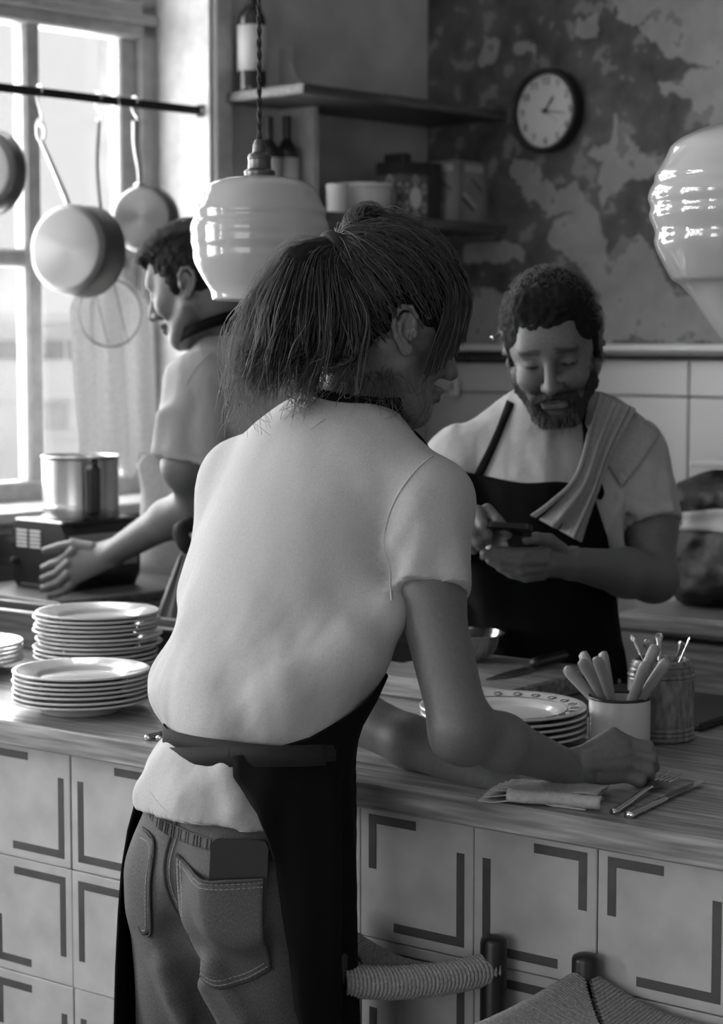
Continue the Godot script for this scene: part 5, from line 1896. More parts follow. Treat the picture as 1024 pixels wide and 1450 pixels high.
	var pk_t := [Vector3(-0.2430, 0.8712, -2.6200), Vector3(-0.2164, 0.8585, -2.6200), Vector3(-0.1831, 0.8508, -2.6200), Vector3(-0.1544, 0.8527, -2.6200), Vector3(-0.1068, 0.8547, -2.6200)]
	var pk_b := [Vector3(-0.2372, 0.7475, -2.6200), Vector3(-0.2173, 0.7210, -2.6200), Vector3(-0.1820, 0.6995, -2.6200), Vector3(-0.1408, 0.7063, -2.6200), Vector3(-0.1053, 0.7259, -2.6200)]
	var pocket := part(jeans, "pocket", sheet(patch(jn, pk_t, pk_b, into, 0.0035, 24, 6), 0.003, -into), M.denim)
	part(pocket, "pocket_edge", seam(jn, [Vector3(-0.2430, 0.8712, -2.6200), Vector3(-0.2424, 0.8158, -2.6200), Vector3(-0.2372, 0.7475, -2.6200), Vector3(-0.2173, 0.7210, -2.6200), Vector3(-0.1820, 0.6995, -2.6200), Vector3(-0.1408, 0.7063, -2.6200), Vector3(-0.1053, 0.7259, -2.6200)], into, 0.0018, 0.0035), M.denim_dark)
	part(pocket, "pocket_edge", seam(jn, [Vector3(-0.2430, 0.8682, -2.6200), Vector3(-0.2164, 0.8556, -2.6200), Vector3(-0.1831, 0.8479, -2.6200), Vector3(-0.1545, 0.8498, -2.6200), Vector3(-0.1068, 0.8517, -2.6200)], into, 0.0022, 0.0045), M.denim_dark)
	for off in [5, 12]:
		part(pocket, "pocket_stitch", stitches(jn, shrink([Vector3(-0.2430, 0.8712, -2.6200), Vector3(-0.2424, 0.8158, -2.6200), Vector3(-0.2372, 0.7475, -2.6200), Vector3(-0.2173, 0.7210, -2.6200), Vector3(-0.1820, 0.6995, -2.6200), Vector3(-0.1408, 0.7063, -2.6200), Vector3(-0.1053, 0.7259, -2.6200)], Vector3(-0.1785, 0.8060, -2.6200), off * 0.0009), into, 0.0008, 0.005, 0.0056), M.stitch)
		part(pocket, "pocket_stitch", stitches(jn, [Vector3(-0.2382, 0.8692, -2.6200) - Vector3(0, off * 0.0009, 0), Vector3(-0.2164, 0.8585, -2.6200) - Vector3(0, off * 0.0009, 0), Vector3(-0.1831, 0.8508, -2.6200) - Vector3(0, off * 0.0009, 0), Vector3(-0.1068, 0.8547, -2.6200) - Vector3(0, off * 0.0009, 0)], into, 0.0008, 0.005, 0.0056), M.stitch)
	var pl_t := [Vector3(-0.3123, 0.8905, -2.6200), Vector3(-0.2991, 0.8847, -2.6200), Vector3(-0.2848, 0.8799, -2.6200)]
	var pl_b := [Vector3(-0.3156, 0.7553, -2.6200), Vector3(-0.3080, 0.7435, -2.6200), Vector3(-0.2927, 0.7533, -2.6200)]
	var left_pocket := part(jeans, "pocket", sheet(patch(jn, pl_t, pl_b, into, 0.0035, 24, 8), 0.003, -into), M.denim)
	part(left_pocket, "pocket_edge", seam(jn, [Vector3(-0.3123, 0.8896, -2.6200), Vector3(-0.2848, 0.8789, -2.6200), Vector3(-0.2872, 0.8255, -2.6200), Vector3(-0.2927, 0.7533, -2.6200), Vector3(-0.3081, 0.7426, -2.6200), Vector3(-0.3146, 0.7553, -2.6200)], into, 0.0018, 0.0040), M.denim_dark)
	part(left_pocket, "pocket_stitch", stitches(jn, [Vector3(-0.3125, 0.8779, -2.6200), Vector3(-0.2916, 0.8702, -2.6200), Vector3(-0.2939, 0.8255, -2.6200), Vector3(-0.2993, 0.7592, -2.6200), Vector3(-0.3080, 0.7514, -2.6200)], into, 0.0008, 0.005, 0.0056), M.stitch)
	# ---------------- apron
	var rings := [[Vector3(-0.1113, 1.1006, -2.7050), 0.160, 0.145, 112, 248], [Vector3(-0.1190, 1.0670, -2.7000), 0.150, 0.14, 88, 272], [Vector3(-0.1306, 1.0333, -2.6950), 0.140, 0.128, 62, 300], [Vector3(-0.1363, 1.0097, -2.6900), 0.136, 0.124, 20, 300], [Vector3(-0.1442, 0.9830, -2.6900), 0.140, 0.128, 24, 300], [Vector3(-0.1501, 0.9652, -2.6900), 0.146, 0.132, 32, 300], [Vector3(-0.1561, 0.9395, -2.6900), 0.154, 0.136, 41, 298], [Vector3(-0.1631, 0.9057, -2.6900), 0.165, 0.142, 48, 296], [Vector3(-0.1672, 0.8699, -2.6900), 0.172, 0.148, 53, 296], [Vector3(-0.1701, 0.8175, -2.6850), 0.178, 0.15, 56, 298], [Vector3(-0.1721, 0.7561, -2.6800), 0.18, 0.151, 60, 300], [Vector3(-0.1734, 0.6800, -2.6800), 0.183, 0.152, 62, 301], [Vector3(-0.1712, 0.6121, -2.6700), 0.185, 0.155, 68, 302], [Vector3(-0.1708, 0.5013, -2.6700), 0.187, 0.157, 73, 303]]
	var cloth := []
	for i in (rings.size() - 1) * 4 + 1:
		var q := mini(i / 4, rings.size() - 2)
		var t := (i - q * 4) / 4.0
		var c: Vector3 = rings[q][0].lerp(rings[q + 1][0], t)
		var a := lerpf(rings[q][1], rings[q + 1][1], t)
		var b := lerpf(rings[q][2], rings[q + 1][2], t)
		var g0 := lerpf(rings[q][3], rings[q + 1][3], t)
		var g1 := lerpf(rings[q][4], rings[q + 1][4], t)
		var line := []
		var deep := smoothstep(6.0, 30.0, i)
		for j in 61:
			var an := deg_to_rad(lerpf(g0, g1, j / 60.0))
			var fold := deep * (0.006 * sin(an * 9.0 + i * 0.05) + 0.004 * sin(an * 17.0 + 1.0))
			var bb := b if cos(an) > 0.0 else minf(b, 0.118)
			line.append(c + rgt * (a + fold) * sin(an) - fwd * (bb + fold) * cos(an))
		cloth.append(line)
	var apron := part(w, "apron", sheet(cloth, 0.0035), M.apron)
	# strings: two bands round the waist that cross at the back
	for band in [[Vector3(-0.1363, 0.9988, -2.6900), 0.134, 0.118, 75, -80, 0.028, 0.010], [Vector3(-0.1373, 1.0146, -2.6900), 0.132, 0.117, 85, -108, 0.022, -0.006]]:
		var strip := []
		for e in 2:
			var line := []
			for j in 41:
				var t := j / 40.0
				var an := deg_to_rad(lerpf(band[3], band[4], t))
				var y: float = (float(e) - 0.5) * band[5] + band[6] * cos(t * PI)
				var out := 0.006 + 0.004 * sin(t * 11.0)
				line.append(band[0] + rgt * (band[1] + out) * sin(an) - fwd * (band[2] + out) * cos(an) + Vector3(0, y + 0.006 * sin(t * 5.0), 0))
			strip.append(line)
		part(apron, "string", sheet(strip, 0.003), M.apron_denim)
	# neck strap and its buckle
	var strap := []
	for e in 3:
		var line := []
		for j in 25:
			var t := j / 24.0
			var an := lerpf(-1.7, 2.1, t)
			line.append(Vector3(-0.0122, 1.4749, -2.8550) + Vector3(0, 0.012 * (e - 1.0) - 0.012 * sin(an), 0) + rgt * 0.074 * sin(an) - fwd * 0.072 * cos(an))
		strap.append(line)
	part(apron, "neck_strap", sheet(strap, 0.003), M.apron)
	var bib := begin(0)
	add_tube(bib, smooth_path([Vector3(0.0485, 1.4322, -2.8300), Vector3(0.0746, 1.4136, -2.8600), Vector3(0.0964, 1.3826, -2.9000)], 6), func(_t): return 0.012, 8)
	part(apron, "bib_strap", commit(bib), M.apron)
	# ---------------- head, neck and arms
	var h := Head.new(Vector3(0.0366, 1.5723, -2.8600), 60.0, 14.0, 0.0, 1.06)
	var g := Field.new(h.c - Vector3(0.16, 0.22, 0.16), h.c + Vector3(0.16, 0.15, 0.16), 0.004)
	build_head(g, h, 0.0)
	g.limb(h.p(0, -0.05, -0.035), nk + Vector3(0.0, -0.03, 0), 0.047, 0.050, 0.052, 0.050, h.r, 0.03)
	g.bone(h.p(0.055, -0.03, -0.03), nk + fwd * 0.05 + rgt * 0.02, 0.018, 0.014, 0.02)
	var arm := Field.new(Vector3(-0.10, 0.88, -3.06), Vector3(0.42, 1.42, -2.46), 0.006)
	var el := Vector3(0.1304, 1.0469, -2.5750)
	var wr := Vector3(0.2952, 0.9598, -2.7150)
	arm.bone(sh, hem, 0.043, 0.044, 0.02)
	arm.bone(hem, el, 0.044, 0.039, 0.03)
	arm.bone(el, el.lerp(wr, 0.35), 0.038, 0.037, 0.02)
	arm.bone(el.lerp(wr, 0.35), wr, 0.037, 0.0235, 0.02)
	arm.bone(Vector3(0.1193, 1.0233, -2.5750), Vector3(0.1336, 1.0157, -2.5800), 0.016, 0.016, 0.03)
	var lel := Vector3(-0.0127, 0.9969, -2.9300)
	var lwr := Vector3(0.1991, 0.9310, -2.7450)
	arm.bone(Vector3(-0.0993, 1.1498, -3.0000), lel, 0.045, 0.040, 0.02)
	arm.bone(lel, lel.lerp(lwr, 0.4), 0.040, 0.036, 0.02)
	arm.bone(lel.lerp(lwr, 0.4), lwr, 0.036, 0.024, 0.02)
	# right hand, closed on the mug side of the setting
	var hr := Field.new(Vector3(0.2568, 0.9274, -2.6400) - Vector3(0.0, 0.02, 0.18), Vector3(0.2559, 1.0439, -2.6400) + Vector3(0.20, 0.03, 0.06), 0.003)
	hr.limb(Vector3(0.2798, 0.9670, -2.7000), wr, 0.0245, 0.0235, 0.0245, 0.0215, Vector3.UP, 0.01)
	hr.limb(wr, Vector3(0.3507, 0.9735, -2.7350), 0.027, 0.017, 0.036, 0.0145, Vector3(0.1, 1, -0.15), 0.015)
	hr.limb(Vector3(0.3507, 0.9735, -2.7350), Vector3(0.3715, 0.9680, -2.7420), 0.036, 0.0145, 0.031, 0.012, Vector3(0.1, 1, -0.15), 0.012)
	fingers(hr, [
		[Vector3(0.3696, 0.9926, -2.7450), Vector3(0.4035, 0.9841, -2.7520), Vector3(0.4121, 0.9651, -2.7750), Vector3(0.3942, 0.9558, -2.7900)],
		[Vector3(0.3741, 0.9785, -2.7400), Vector3(0.4077, 0.9704, -2.7450), Vector3(0.4153, 0.9523, -2.7680), Vector3(0.3957, 0.9435, -2.7850)],
		[Vector3(0.3730, 0.9628, -2.7380), Vector3(0.4035, 0.9539, -2.7420), Vector3(0.4088, 0.9379, -2.7640), Vector3(0.3911, 0.9313, -2.7800)],
		[Vector3(0.3671, 0.9489, -2.7370), Vector3(0.3912, 0.9386, -2.7380), Vector3(0.3970, 0.9263, -2.7570), Vector3(0.3825, 0.9207, -2.7680)]], 0.0088)
	fingers(hr, [[Vector3(0.3246, 0.9845, -2.7500), Vector3(0.3588, 0.9957, -2.7850), Vector3(0.3862, 0.9804, -2.8000), Vector3(0.3995, 0.9660, -2.8000)]], 0.0098)
	for c in [[Vector3(0.3116, 0.9818, -2.7050), Vector3(0.3683, 0.9946, -2.7350)], [Vector3(0.3113, 0.9745, -2.7020), Vector3(0.3719, 0.9804, -2.7310)], [Vector3(0.3094, 0.9666, -2.7020), Vector3(0.3708, 0.9647, -2.7290)]]:
		hr.bone(c[0], c[1], 0.004, 0.005, 0.010)
	# left hand, flat on the napkin
	var hl := Field.new(Vector3(0.1719, 0.9129, -2.6600) - Vector3(0.0, 0.005, 0.14), Vector3(0.1715, 0.9815, -2.6600) + Vector3(0.20, 0.02, 0.06), 0.003)
	hl.limb(Vector3(0.1828, 0.9369, -2.7550), lwr, 0.026, 0.020, 0.025, 0.019, Vector3.UP, 0.01)
	hl.limb(lwr, Vector3(0.2600, 0.9295, -2.7250), 0.016, 0.024, 0.012, 0.036, Vector3.UP, 0.012)
	fingers(hl, [
		[Vector3(0.2566, 0.9345, -2.6900), Vector3(0.2889, 0.9315, -2.6900), Vector3(0.3065, 0.9286, -2.6900), Vector3(0.3221, 0.9256, -2.6900)],
		[Vector3(0.2615, 0.9319, -2.7100), Vector3(0.2969, 0.9299, -2.7100), Vector3(0.3166, 0.9269, -2.7100), Vector3(0.3323, 0.9239, -2.7100)],
		[Vector3(0.2654, 0.9304, -2.7300), Vector3(0.2996, 0.9272, -2.7350), Vector3(0.3195, 0.9252, -2.7350), Vector3(0.3334, 0.9222, -2.7350)],
		[Vector3(0.2673, 0.9289, -2.7500), Vector3(0.2943, 0.9256, -2.7600), Vector3(0.3083, 0.9236, -2.7600), Vector3(0.3204, 0.9215, -2.7600)]], 0.0085)
	fingers(hl, [[Vector3(0.2184, 0.9312, -2.7000), Vector3(0.2392, 0.9299, -2.6800), Vector3(0.2601, 0.9281, -2.6750)]], 0.0095)
	part(w, "body", skinned([g, build_ear(h, 1.0), arm, hr, hl], func(p, _n): return woman_tone(h, p)), M.skin)
	woman_hair(w, h, nk)


func woman_tone(h: Head, p: Vector3) -> Color:
	var q := h.inv(p)
	if q.z > 0.085 and absf(q.y + 0.070) < 0.014 and absf(q.x) < 0.024:
		return Color(0.6, 0.6, 0.6)
	if q.z > 0.06 and absf(q.y - 0.024) < 0.005 and absf(q.x) > 0.012 and absf(q.x) < 0.05:
		return Color(0.25, 0.25, 0.25)
	return Color.WHITE


func shrink(points: Array, middle: Vector3, by: float) -> Array:
	var out := []
	for p in points:
		out.append(p + (middle - p).normalized() * by)
	return out


func collar_mesh(c: Vector3, side: Vector3, axis: Vector3, a: float, b: float) -> ArrayMesh:
	# ribbed neckband: a flattened ring
	var back := axis.cross(side).normalized()
	var st := begin(0)
	var path := PackedVector3Array()
	for k in 49:
		var t := TAU * k / 48.0
		path.append(c + side * a * sin(t) + back * b * cos(t))
	add_tube(st, path, func(_t): return 0.0065, 8, false)
	return commit(st)


func rounded_slab(size: Vector3, r: float) -> ArrayMesh:
	var out := PackedVector2Array()
	for q in 4:
		var cx := (size.x / 2 - r) * (1 if q == 0 or q == 3 else -1)
		var cy := (size.y / 2 - r) * (1 if q < 2 else -1)
		for e in 7:
			var a := PI / 2 * q + PI / 2 * e / 6.0
			out.append(Vector2(cx + cos(a) * r, cy + sin(a) * r))
	var st := begin()
	add_prism(st, out, -size.z / 2, size.z / 2)
	return commit(st)


func woman_hair(w: Node3D, h: Head, nk: Vector3) -> void:
	var tie := h.p(0.0, 0.094, -0.096)
	# the mass of the hair
	var cap := Field.new(h.c - Vector3(0.30, 0.18, 0.18), h.c + Vector3(0.17, 0.18, 0.18), 0.005)
	cap.ball(h.p(0, 0.024, -0.012), 0.084, 0.110, 0.104, h.r, h.u, 0.01)
	cap.ball(h.p(0, 0.07, 0.01), 0.070, 0.088, 0.06, h.r, h.u, 0.03)
	cap.cut(h.p(0, -0.008, 0.0), (h.f * 0.060 - h.u * 0.09).normalized())
	cap.ball(h.p(0.0, 0.124, -0.062), 0.024, 0.028, 0.022, h.r, h.u, 0.015)
	# lock before the ear
	cap.limb(h.p(0.060, 0.06, 0.045), h.p(0.066, 0.0, 0.050), 0.010, 0.026, 0.007, 0.014, h.r, 0.02)
	cap.ball(h.p(0.088, -0.006, -0.014), 0.022, 0.030, 0.034, h.r, h.u, 0.01, 1)
	# tail
	var m1 := Vector3(-0.0861, 1.6614, -2.7900)
	var m2 := Vector3(-0.1024, 1.5922, -2.7700)
	var m3 := Vector3(-0.0986, 1.5382, -2.7700)
	cap.bone(tie, m1, 0.014, 0.022, 0.02)
	cap.bone(m1, m2, 0.022, 0.030, 0.02)
	cap.bone(m2, m3, 0.030, 0.018, 0.02)
	cap.bone(Vector3(-0.0366, 1.6368, -2.7900), Vector3(-0.0318, 1.5381, -2.7900), 0.028, 0.020, 0.03)
	var n := FastNoiseLite.new()
	n.seed = 3
	n.frequency = 12.0
	cap.wrinkle(n, 0.008, Vector3(1, 0.4, 1))
	var hair := part(w, "hair", skinned([cap]), M.hair_mass)
	part(hair, "hair_tie", lathe(rounded([[0.016, -0.008], [0.024, -0.008], [0.026, 0.0], [0.024, 0.008], [0.016, 0.008]], 0.003), 24), M.black_matte, Transform3D(basis_along(m1 - tie), tie.lerp(m1, 0.2)))
	var dark := Hair.new()
	var pale := Hair.new()
	# combed back from the brow, the temples and the nape to the tie
	var to := h.inv(tie)
	var cc := Vector3(0, 0.024, -0.012)
	var goal := (to - cc).normalized()
	for k in 3400:
		var d := Vector3(rng.randfn(), rng.randfn(), rng.randfn()).normalized()
		if d.x < -0.2 and d.z > -0.2:
			continue
		var line := d.y * 0.104 + 0.032 - d.z * 0.110 * 0.667        # height above the hairline
		if line < -0.012 or (d.x > 0.55 and d.y < 0.06 and absf(d.z + 0.03) < 0.22):
			continue
		var pts := PackedVector3Array()
		var lift := rng.randf_range(0.0, 0.004) + (rng.randf_range(0.0, 0.012) if rng.randf() < 0.10 else 0.0)
		var span := clampf(0.075 / (0.105 * maxf(acos(clampf(d.dot(goal), -1, 1)), 0.1)), 0.0, 1.0)
		var bend := rng.randf_range(-0.10, 0.10)
		for e in 8:
			var t := e / 7.0
			var q := d.slerp(goal, t * span)
			q = (q + d.cross(goal) * bend * sin(t * PI)).normalized()
			var rad := 1.0 / sqrt(pow(q.x / 0.0865, 2) + pow(q.y / (0.1065 if q.y > 0.0 else 0.104), 2) + pow(q.z / 0.1125, 2)) + lift * sin(t * PI) + (0.020 * pow(maxf(q.y, 0.0), 2.0))
			pts.append(h.p(cc.x + q.x * rad, cc.y + q.y * rad, cc.z + q.z * rad) + jit(0.0006))
		(pale if rng.randf() < 0.16 else dark).strand(pts, 0.0008, 0.0006)
	# coil beside the tie
	var knot := h.p(0.0, 0.124, -0.062)
	for k in 130:
		var ax := (Vector3(0.4, 0.3, 0.85) + jit(0.5)).normalized()
		var b := basis_along(ax)
		var rr := rng.randf_range(0.026, 0.037)
		var a0 := rng.randf() * TAU
		var pts := PackedVector3Array()
		for e in 12:
			var a := a0 + e * 0.32
			pts.append(knot + b * Vector3(cos(a) * rr * 1.05, rng.randf_range(-0.001, 0.001) + sin(a * 0.7) * 0.008, sin(a) * rr * 0.85))
		(pale if rng.randf() < 0.16 else dark).strand(pts, 0.0006, 0.0005)
	# ponytail
	for k in 2600:
		var u := rng.randf()
		var dep := rng.randf_range(-0.04, 0.04)
		var wild := rng.randf() < 0.10
		var t1 := Vector3(-0.0963, 1.6845, -2.8000).lerp(Vector3(-0.0267, 1.6516, -2.7900), u)
		var t2 := Vector3(-0.1422, 1.6071, -2.7800).lerp(Vector3(0.0000, 1.5874, -2.7800), u)
		var t3 := Vector3(-0.1600, 1.5431, -2.7750).lerp(Vector3(0.0000, 1.5382, -2.7800), u)
		var tip := Vector3(-0.1721, 1.4988, -2.7750).lerp(Vector3(-0.0119, 1.4987, -2.7800), u) + Vector3(0, rng.randf_range(-0.008, 0.06) + 0.014 * sin(u * 19.0) + 0.010 * sin(u * 43.0) - 0.012 * (1.0 - u), 0)
		var away := Vector3(dep * 0.3, 0, dep)
		var loose := 0.004 if not wild else 0.016
		var curl := rng.randf() * TAU
		var path := smooth_path([tie + jit(0.011), t1 + away * 0.55 + jit(0.004), t2 + away + jit(loose), t3 + away + jit(loose) + Vector3(cos(curl), 0, sin(curl)) * 0.006 + Vector3(0.008 * sin(u * 24.0), 0, 0.006 * cos(u * 31.0)), tip + away * 0.8 + jit(loose * 1.6)], 4)
		(pale if rng.randf() < 0.16 else dark).strand(path, 0.0009, 0.0005)
	# loose ends round the tail and over the crown
	for k in 190:
		var u := rng.randf()
		var a := Vector3(-0.1058, 1.6860, -2.7900).lerp(Vector3(-0.1526, 1.6073, -2.7900), u)
		var path := smooth_path([tie + jit(0.01), a + jit(0.012), Vector3(-0.1722, 1.5382, -2.7800).lerp(Vector3(-0.1506, 1.4987, -2.7800), rng.randf()) + Vector3(rng.randf_range(-0.03, 0.02), rng.randf_range(-0.04, 0.05), rng.randf_range(-0.03, 0.03)), Vector3(-0.1755, 1.4789, -2.7800) + Vector3(rng.randf_range(-0.03, 0.05), rng.randf_range(-0.06, 0.06), rng.randf_range(-0.04, 0.04))], 6)
		(pale if rng.randf() < 0.16 else dark).strand(path, 0.00045, 0.0003)
	for k in 130:
		var d := Vector3(rng.randf_range(-0.06, 0.06), 0.11, rng.randf_range(-0.09, 0.085)).normalized()
		var e := (d + Vector3(rng.randf_range(-0.35, 0.35), 0.0, rng.randf_range(-0.5, 0.5))).normalized()
		var mid := (d + e).normalized()
		(pale if rng.randf() < 0.16 else dark).strand(smooth_path([h.p(d.x * 0.11, 0.028 + d.y * 0.103, -0.01 + d.z * 0.11), h.p(mid.x * 0.13, 0.028 + mid.y * rng.randf_range(0.112, 0.128), -0.01 + mid.z * 0.125), h.p(e.x * 0.115, 0.028 + e.y * 0.107, -0.01 + e.z * 0.115)], 6), 0.00045, 0.0003)
	# fringe and side lock
	for k in 900:
		var u := rng.randf()
		var x := lerpf(-0.05, 0.066, u)
		var root := Vector3(x * 0.8, 0.118 - 0.25 * x * x / 0.07, 0.045)
		var side := smoothstep(0.45, 1.0, u)
		var end := Vector3(x + 0.004, lerpf(0.022, -0.030, side * side) + rng.randf_range(-0.012, 0.010), lerpf(0.108, 0.045, side))
		(pale if rng.randf() < 0.16 else dark).strand(smooth_path([h.p(root.x, root.y, root.z) + jit(0.004), h.p(x * 0.95, 0.088, lerpf(0.098, 0.068, side)) + jit(0.004), h.p(x * 1.05, 0.045, lerpf(0.112, 0.074, side)) + jit(0.005), h.p(end.x, end.y, end.z) + jit(0.004)], 5), 0.0006, 0.0004)
	for k in 260:
		var v := rng.randf()
		var end := Vector3(0.076, lerpf(-0.055, 0.005, v * v), lerpf(0.026, 0.076, v))
		(pale if rng.randf() < 0.16 else dark).strand(smooth_path([h.p(0.050, 0.108, 0.030) + jit(0.010), h.p(0.082, 0.060, lerpf(0.030, 0.066, v)) + jit(0.005), h.p(0.086, 0.018, lerpf(0.032, 0.070, v)) + jit(0.004), h.p(end.x, end.y, end.z) + jit(0.005)], 5), 0.0008, 0.0005)
	# curls at the nape
	for k in 60:
		var u := rng.randf()
		var a := Vector3(-0.0219, 1.5182, -2.8000).lerp(Vector3(0.0437, 1.5084, -2.7900), u) + jit(0.010)
		var b := Vector3(-0.0565, 1.4789, -2.7800).lerp(Vector3(0.0674, 1.4640, -2.7800), u) + jit(0.024)
		var c := b + Vector3(rng.randf_range(-0.03, 0.02), rng.randf_range(-0.03, 0.012), rng.randf_range(-0.01, 0.02))
		(pale if rng.randf() < 0.16 else dark).strand(smooth_path([a, a.lerp(b, 0.5) + jit(0.008), b, c], 6), 0.0005, 0.0003)
	for k in 70:
		var a := Vector3(-0.0713, 1.5184, -2.7800) + jit(0.02)
		(pale if rng.randf() < 0.16 else dark).strand(smooth_path([a, Vector3(-0.0813, 1.4868, -2.7800) + jit(0.025), Vector3(-0.0863, 1.4610, -2.7800) + jit(0.03)], 6), 0.00045, 0.0003)
	for k in 7:
		(pale if rng.randf() < 0.16 else dark).strand(smooth_path([h.p(0.066, -0.045, 0.04) + jit(0.004), Vector3(0.0895, 1.4935, -2.7900) + jit(0.005), Vector3(0.0956, 1.4637, -2.7900) + jit(0.01), Vector3(0.0727, 1.4408, -2.7900) + jit(0.02)], 6), 0.0005, 0.0003)
	for lot in [[dark, M.hair], [pale, M.hair_light]]:
		var strands := part(hair, "strands", lot[0].mesh(), lot[1])
		strands.set_meta("kind", "stuff")


func cook_with_phone() -> void:
	var w := thing("person", "bearded cook in a white tee and black apron looking down at a phone", "person")
	var away := Vector3(0, 0, -1)
	var lo := Vector3(0.05, 0.78, -4.08)
	var hi := Vector3(0.68, 1.52, -3.55)
	var tee := Field.new(lo, hi, 0.008)
	var ne := Vector3(0.3608, 1.4121, -3.8000)
	tee.limb(Vector3(0.3514, 0.8771, -3.8000), Vector3(0.3494, 1.1393, -3.8000), 0.150, 0.135, 0.150, 0.135, Vector3.RIGHT, 0.03)
	tee.limb(Vector3(0.3494, 1.1393, -3.8000), Vector3(0.3537, 1.2761, -3.8000), 0.150, 0.135, 0.165, 0.130, Vector3.RIGHT, 0.03)
	tee.limb(Vector3(0.3537, 1.2761, -3.8000), Vector3(0.3595, 1.3505, -3.8100), 0.165, 0.130, 0.135, 0.095, Vector3.RIGHT, 0.03)
	tee.limb(Vector3(0.3595, 1.3505, -3.8100), ne, 0.135, 0.090, 0.070, 0.065, Vector3.RIGHT, 0.05)
	var ls := Vector3(0.5177, 1.3334, -3.8000)
	var rs := Vector3(0.1984, 1.3306, -3.8000)
	tee.limb(Vector3(0.3596, 1.3437, -3.8100), ls, 0.085, 0.080, 0.075, 0.070, Vector3.UP, 0.05)
	tee.limb(Vector3(0.3596, 1.3437, -3.8100), rs, 0.085, 0.080, 0.072, 0.070, Vector3.UP, 0.05)
	for c in [[Vector3(0.3026, 1.3754, -3.7150), Vector3(0.2945, 1.3039, -3.6900), 0.006], [Vector3(0.3337, 1.3626, -3.7050), Vector3(0.3346, 1.2980, -3.6800), 0.006], [Vector3(0.4877, 1.2701, -3.7000), Vector3(0.4475, 1.1912, -3.6900), 0.012], [Vector3(0.4748, 1.2302, -3.7000), Vector3(0.4890, 1.1501, -3.7000), 0.012]]:
		tee.bone(c[0], c[1], c[2], c[2] * 0.7, 0.03)
	var sl := Field.new(lo, hi, 0.008)
	var hem := Vector3(0.5508, 1.2065, -3.7550)
	sl.limb(ls, hem, 0.072, 0.068, 0.060, 0.058, Vector3.RIGHT, 0.03)
	for c in [[Vector3(0.5021, 1.2826, -3.7100), Vector3(0.5757, 1.2426, -3.7100), 0.010], [Vector3(0.4944, 1.2568, -3.7000), Vector3(0.5546, 1.2168, -3.7000), 0.010], [Vector3(0.5177, 1.3213, -3.7300), Vector3(0.5716, 1.2812, -3.7300), 0.008]]:
		sl.bone(c[0], c[1], c[2], c[2] * 0.8, 0.03)
	sl.cut(hem, (hem - ls).normalized())
	sl.bone(hem - (hem - ls).normalized() * 0.03, hem + (hem - ls).normalized() * 0.03, 0.047, 0.047, 0.004, 1)
	var hem2 := Vector3(0.1548, 1.2084, -3.7200)
	sl.limb(rs, hem2, 0.070, 0.068, 0.060, 0.058, Vector3.RIGHT, 0.03)
	fuse(tee, sl, 0.012)
	var nz := FastNoiseLite.new()
	nz.seed = 25
	nz.frequency = 8.0
	tee.wrinkle(nz, 0.009, Vector3(1.4, 0.5, 1.0))
	var shirt := part(w, "tee_shirt", skinned([tee]), M.tee)
	part(shirt, "collar", collar_mesh(ne + Vector3(0, 0.006, 0.014), Vector3.RIGHT, Vector3(0, 0.92, 0.38), 0.072, 0.068), M.tee)
	part(shirt, "sleeve_seam", seam(tee, [Vector3(0.4705, 1.3893, -3.7000), Vector3(0.5066, 1.3497, -3.7000), Vector3(0.5006, 1.2966, -3.7000), Vector3(0.4880, 1.2435, -3.7000)], away, 0.0016), M.tee)
	part(shirt, "hem_stitch", seam(tee, [Vector3(0.4908, 1.2235, -3.7000), Vector3(0.5346, 1.2248, -3.7000), Vector3(0.5875, 1.2328, -3.7000)], away, 0.001), M.tee)
	# apron
	var top := [Vector3(0.1742, 1.3151, -3.6600), Vector3(0.2332, 1.3046, -3.6600), Vector3(0.2987, 1.2941, -3.6600), Vector3(0.3642, 1.2967, -3.6600), Vector3(0.4272, 1.2862, -3.6600)]
	var mid := [Vector3(0.1747, 1.1941, -3.6600), Vector3(0.2338, 1.1941, -3.6600), Vector3(0.3060, 1.1941, -3.6600), Vector3(0.3782, 1.1941, -3.6600), Vector3(0.4597, 1.1914, -3.6600)]
	var low := [Vector3(0.1693, 0.8885, -3.6600), Vector3(0.2354, 0.8885, -3.6600), Vector3(0.3081, 0.8885, -3.6600), Vector3(0.3941, 0.8885, -3.6600), Vector3(0.5197, 0.8885, -3.6600)]
	var upper := patch(tee, top, mid, away, 0.006, 14, 6)
	var lower := patch(tee, mid, low, away, 0.006, 24, 6)
	lower.remove_at(0)
	upper.append_array(lower)
	var apron := part(w, "apron", sheet(upper, 0.003, Vector3(0, 0, 1)), M.apron)
	part(apron, "strap", sheet(patch(tee, [Vector3(0.2772, 1.4448, -3.7000), Vector3(0.2472, 1.3771, -3.6800), Vector3(0.2122, 1.3072, -3.6600)], [Vector3(0.2891, 1.4382, -3.7000), Vector3(0.2603, 1.3744, -3.6800), Vector3(0.2279, 1.3046, -3.6600)], away, 0.005, 2, 10), 0.002, Vector3(0, 0, 1)), M.apron)
	part(apron, "strap", sheet(patch(tee, [Vector3(0.4119, 1.4395, -3.7000), Vector3(0.4155, 1.3771, -3.6800), Vector3(0.4035, 1.2941, -3.6600)], [Vector3(0.4237, 1.4395, -3.7000), Vector3(0.4286, 1.3771, -3.6800), Vector3(0.4193, 1.2915, -3.6600)], away, 0.004, 2, 10), 0.002, Vector3(0, 0, 1)), M.apron)
	part(apron, "string_knot", taper([Vector3(0.4406, 1.2871, -3.6850), Vector3(0.4455, 1.2742, -3.6800), Vector3(0.4416, 1.2637, -3.6800)], func(t): return 0.010 - 0.004 * t, 8), M.apron)
	# towel over his left shoulder
	var grid := []
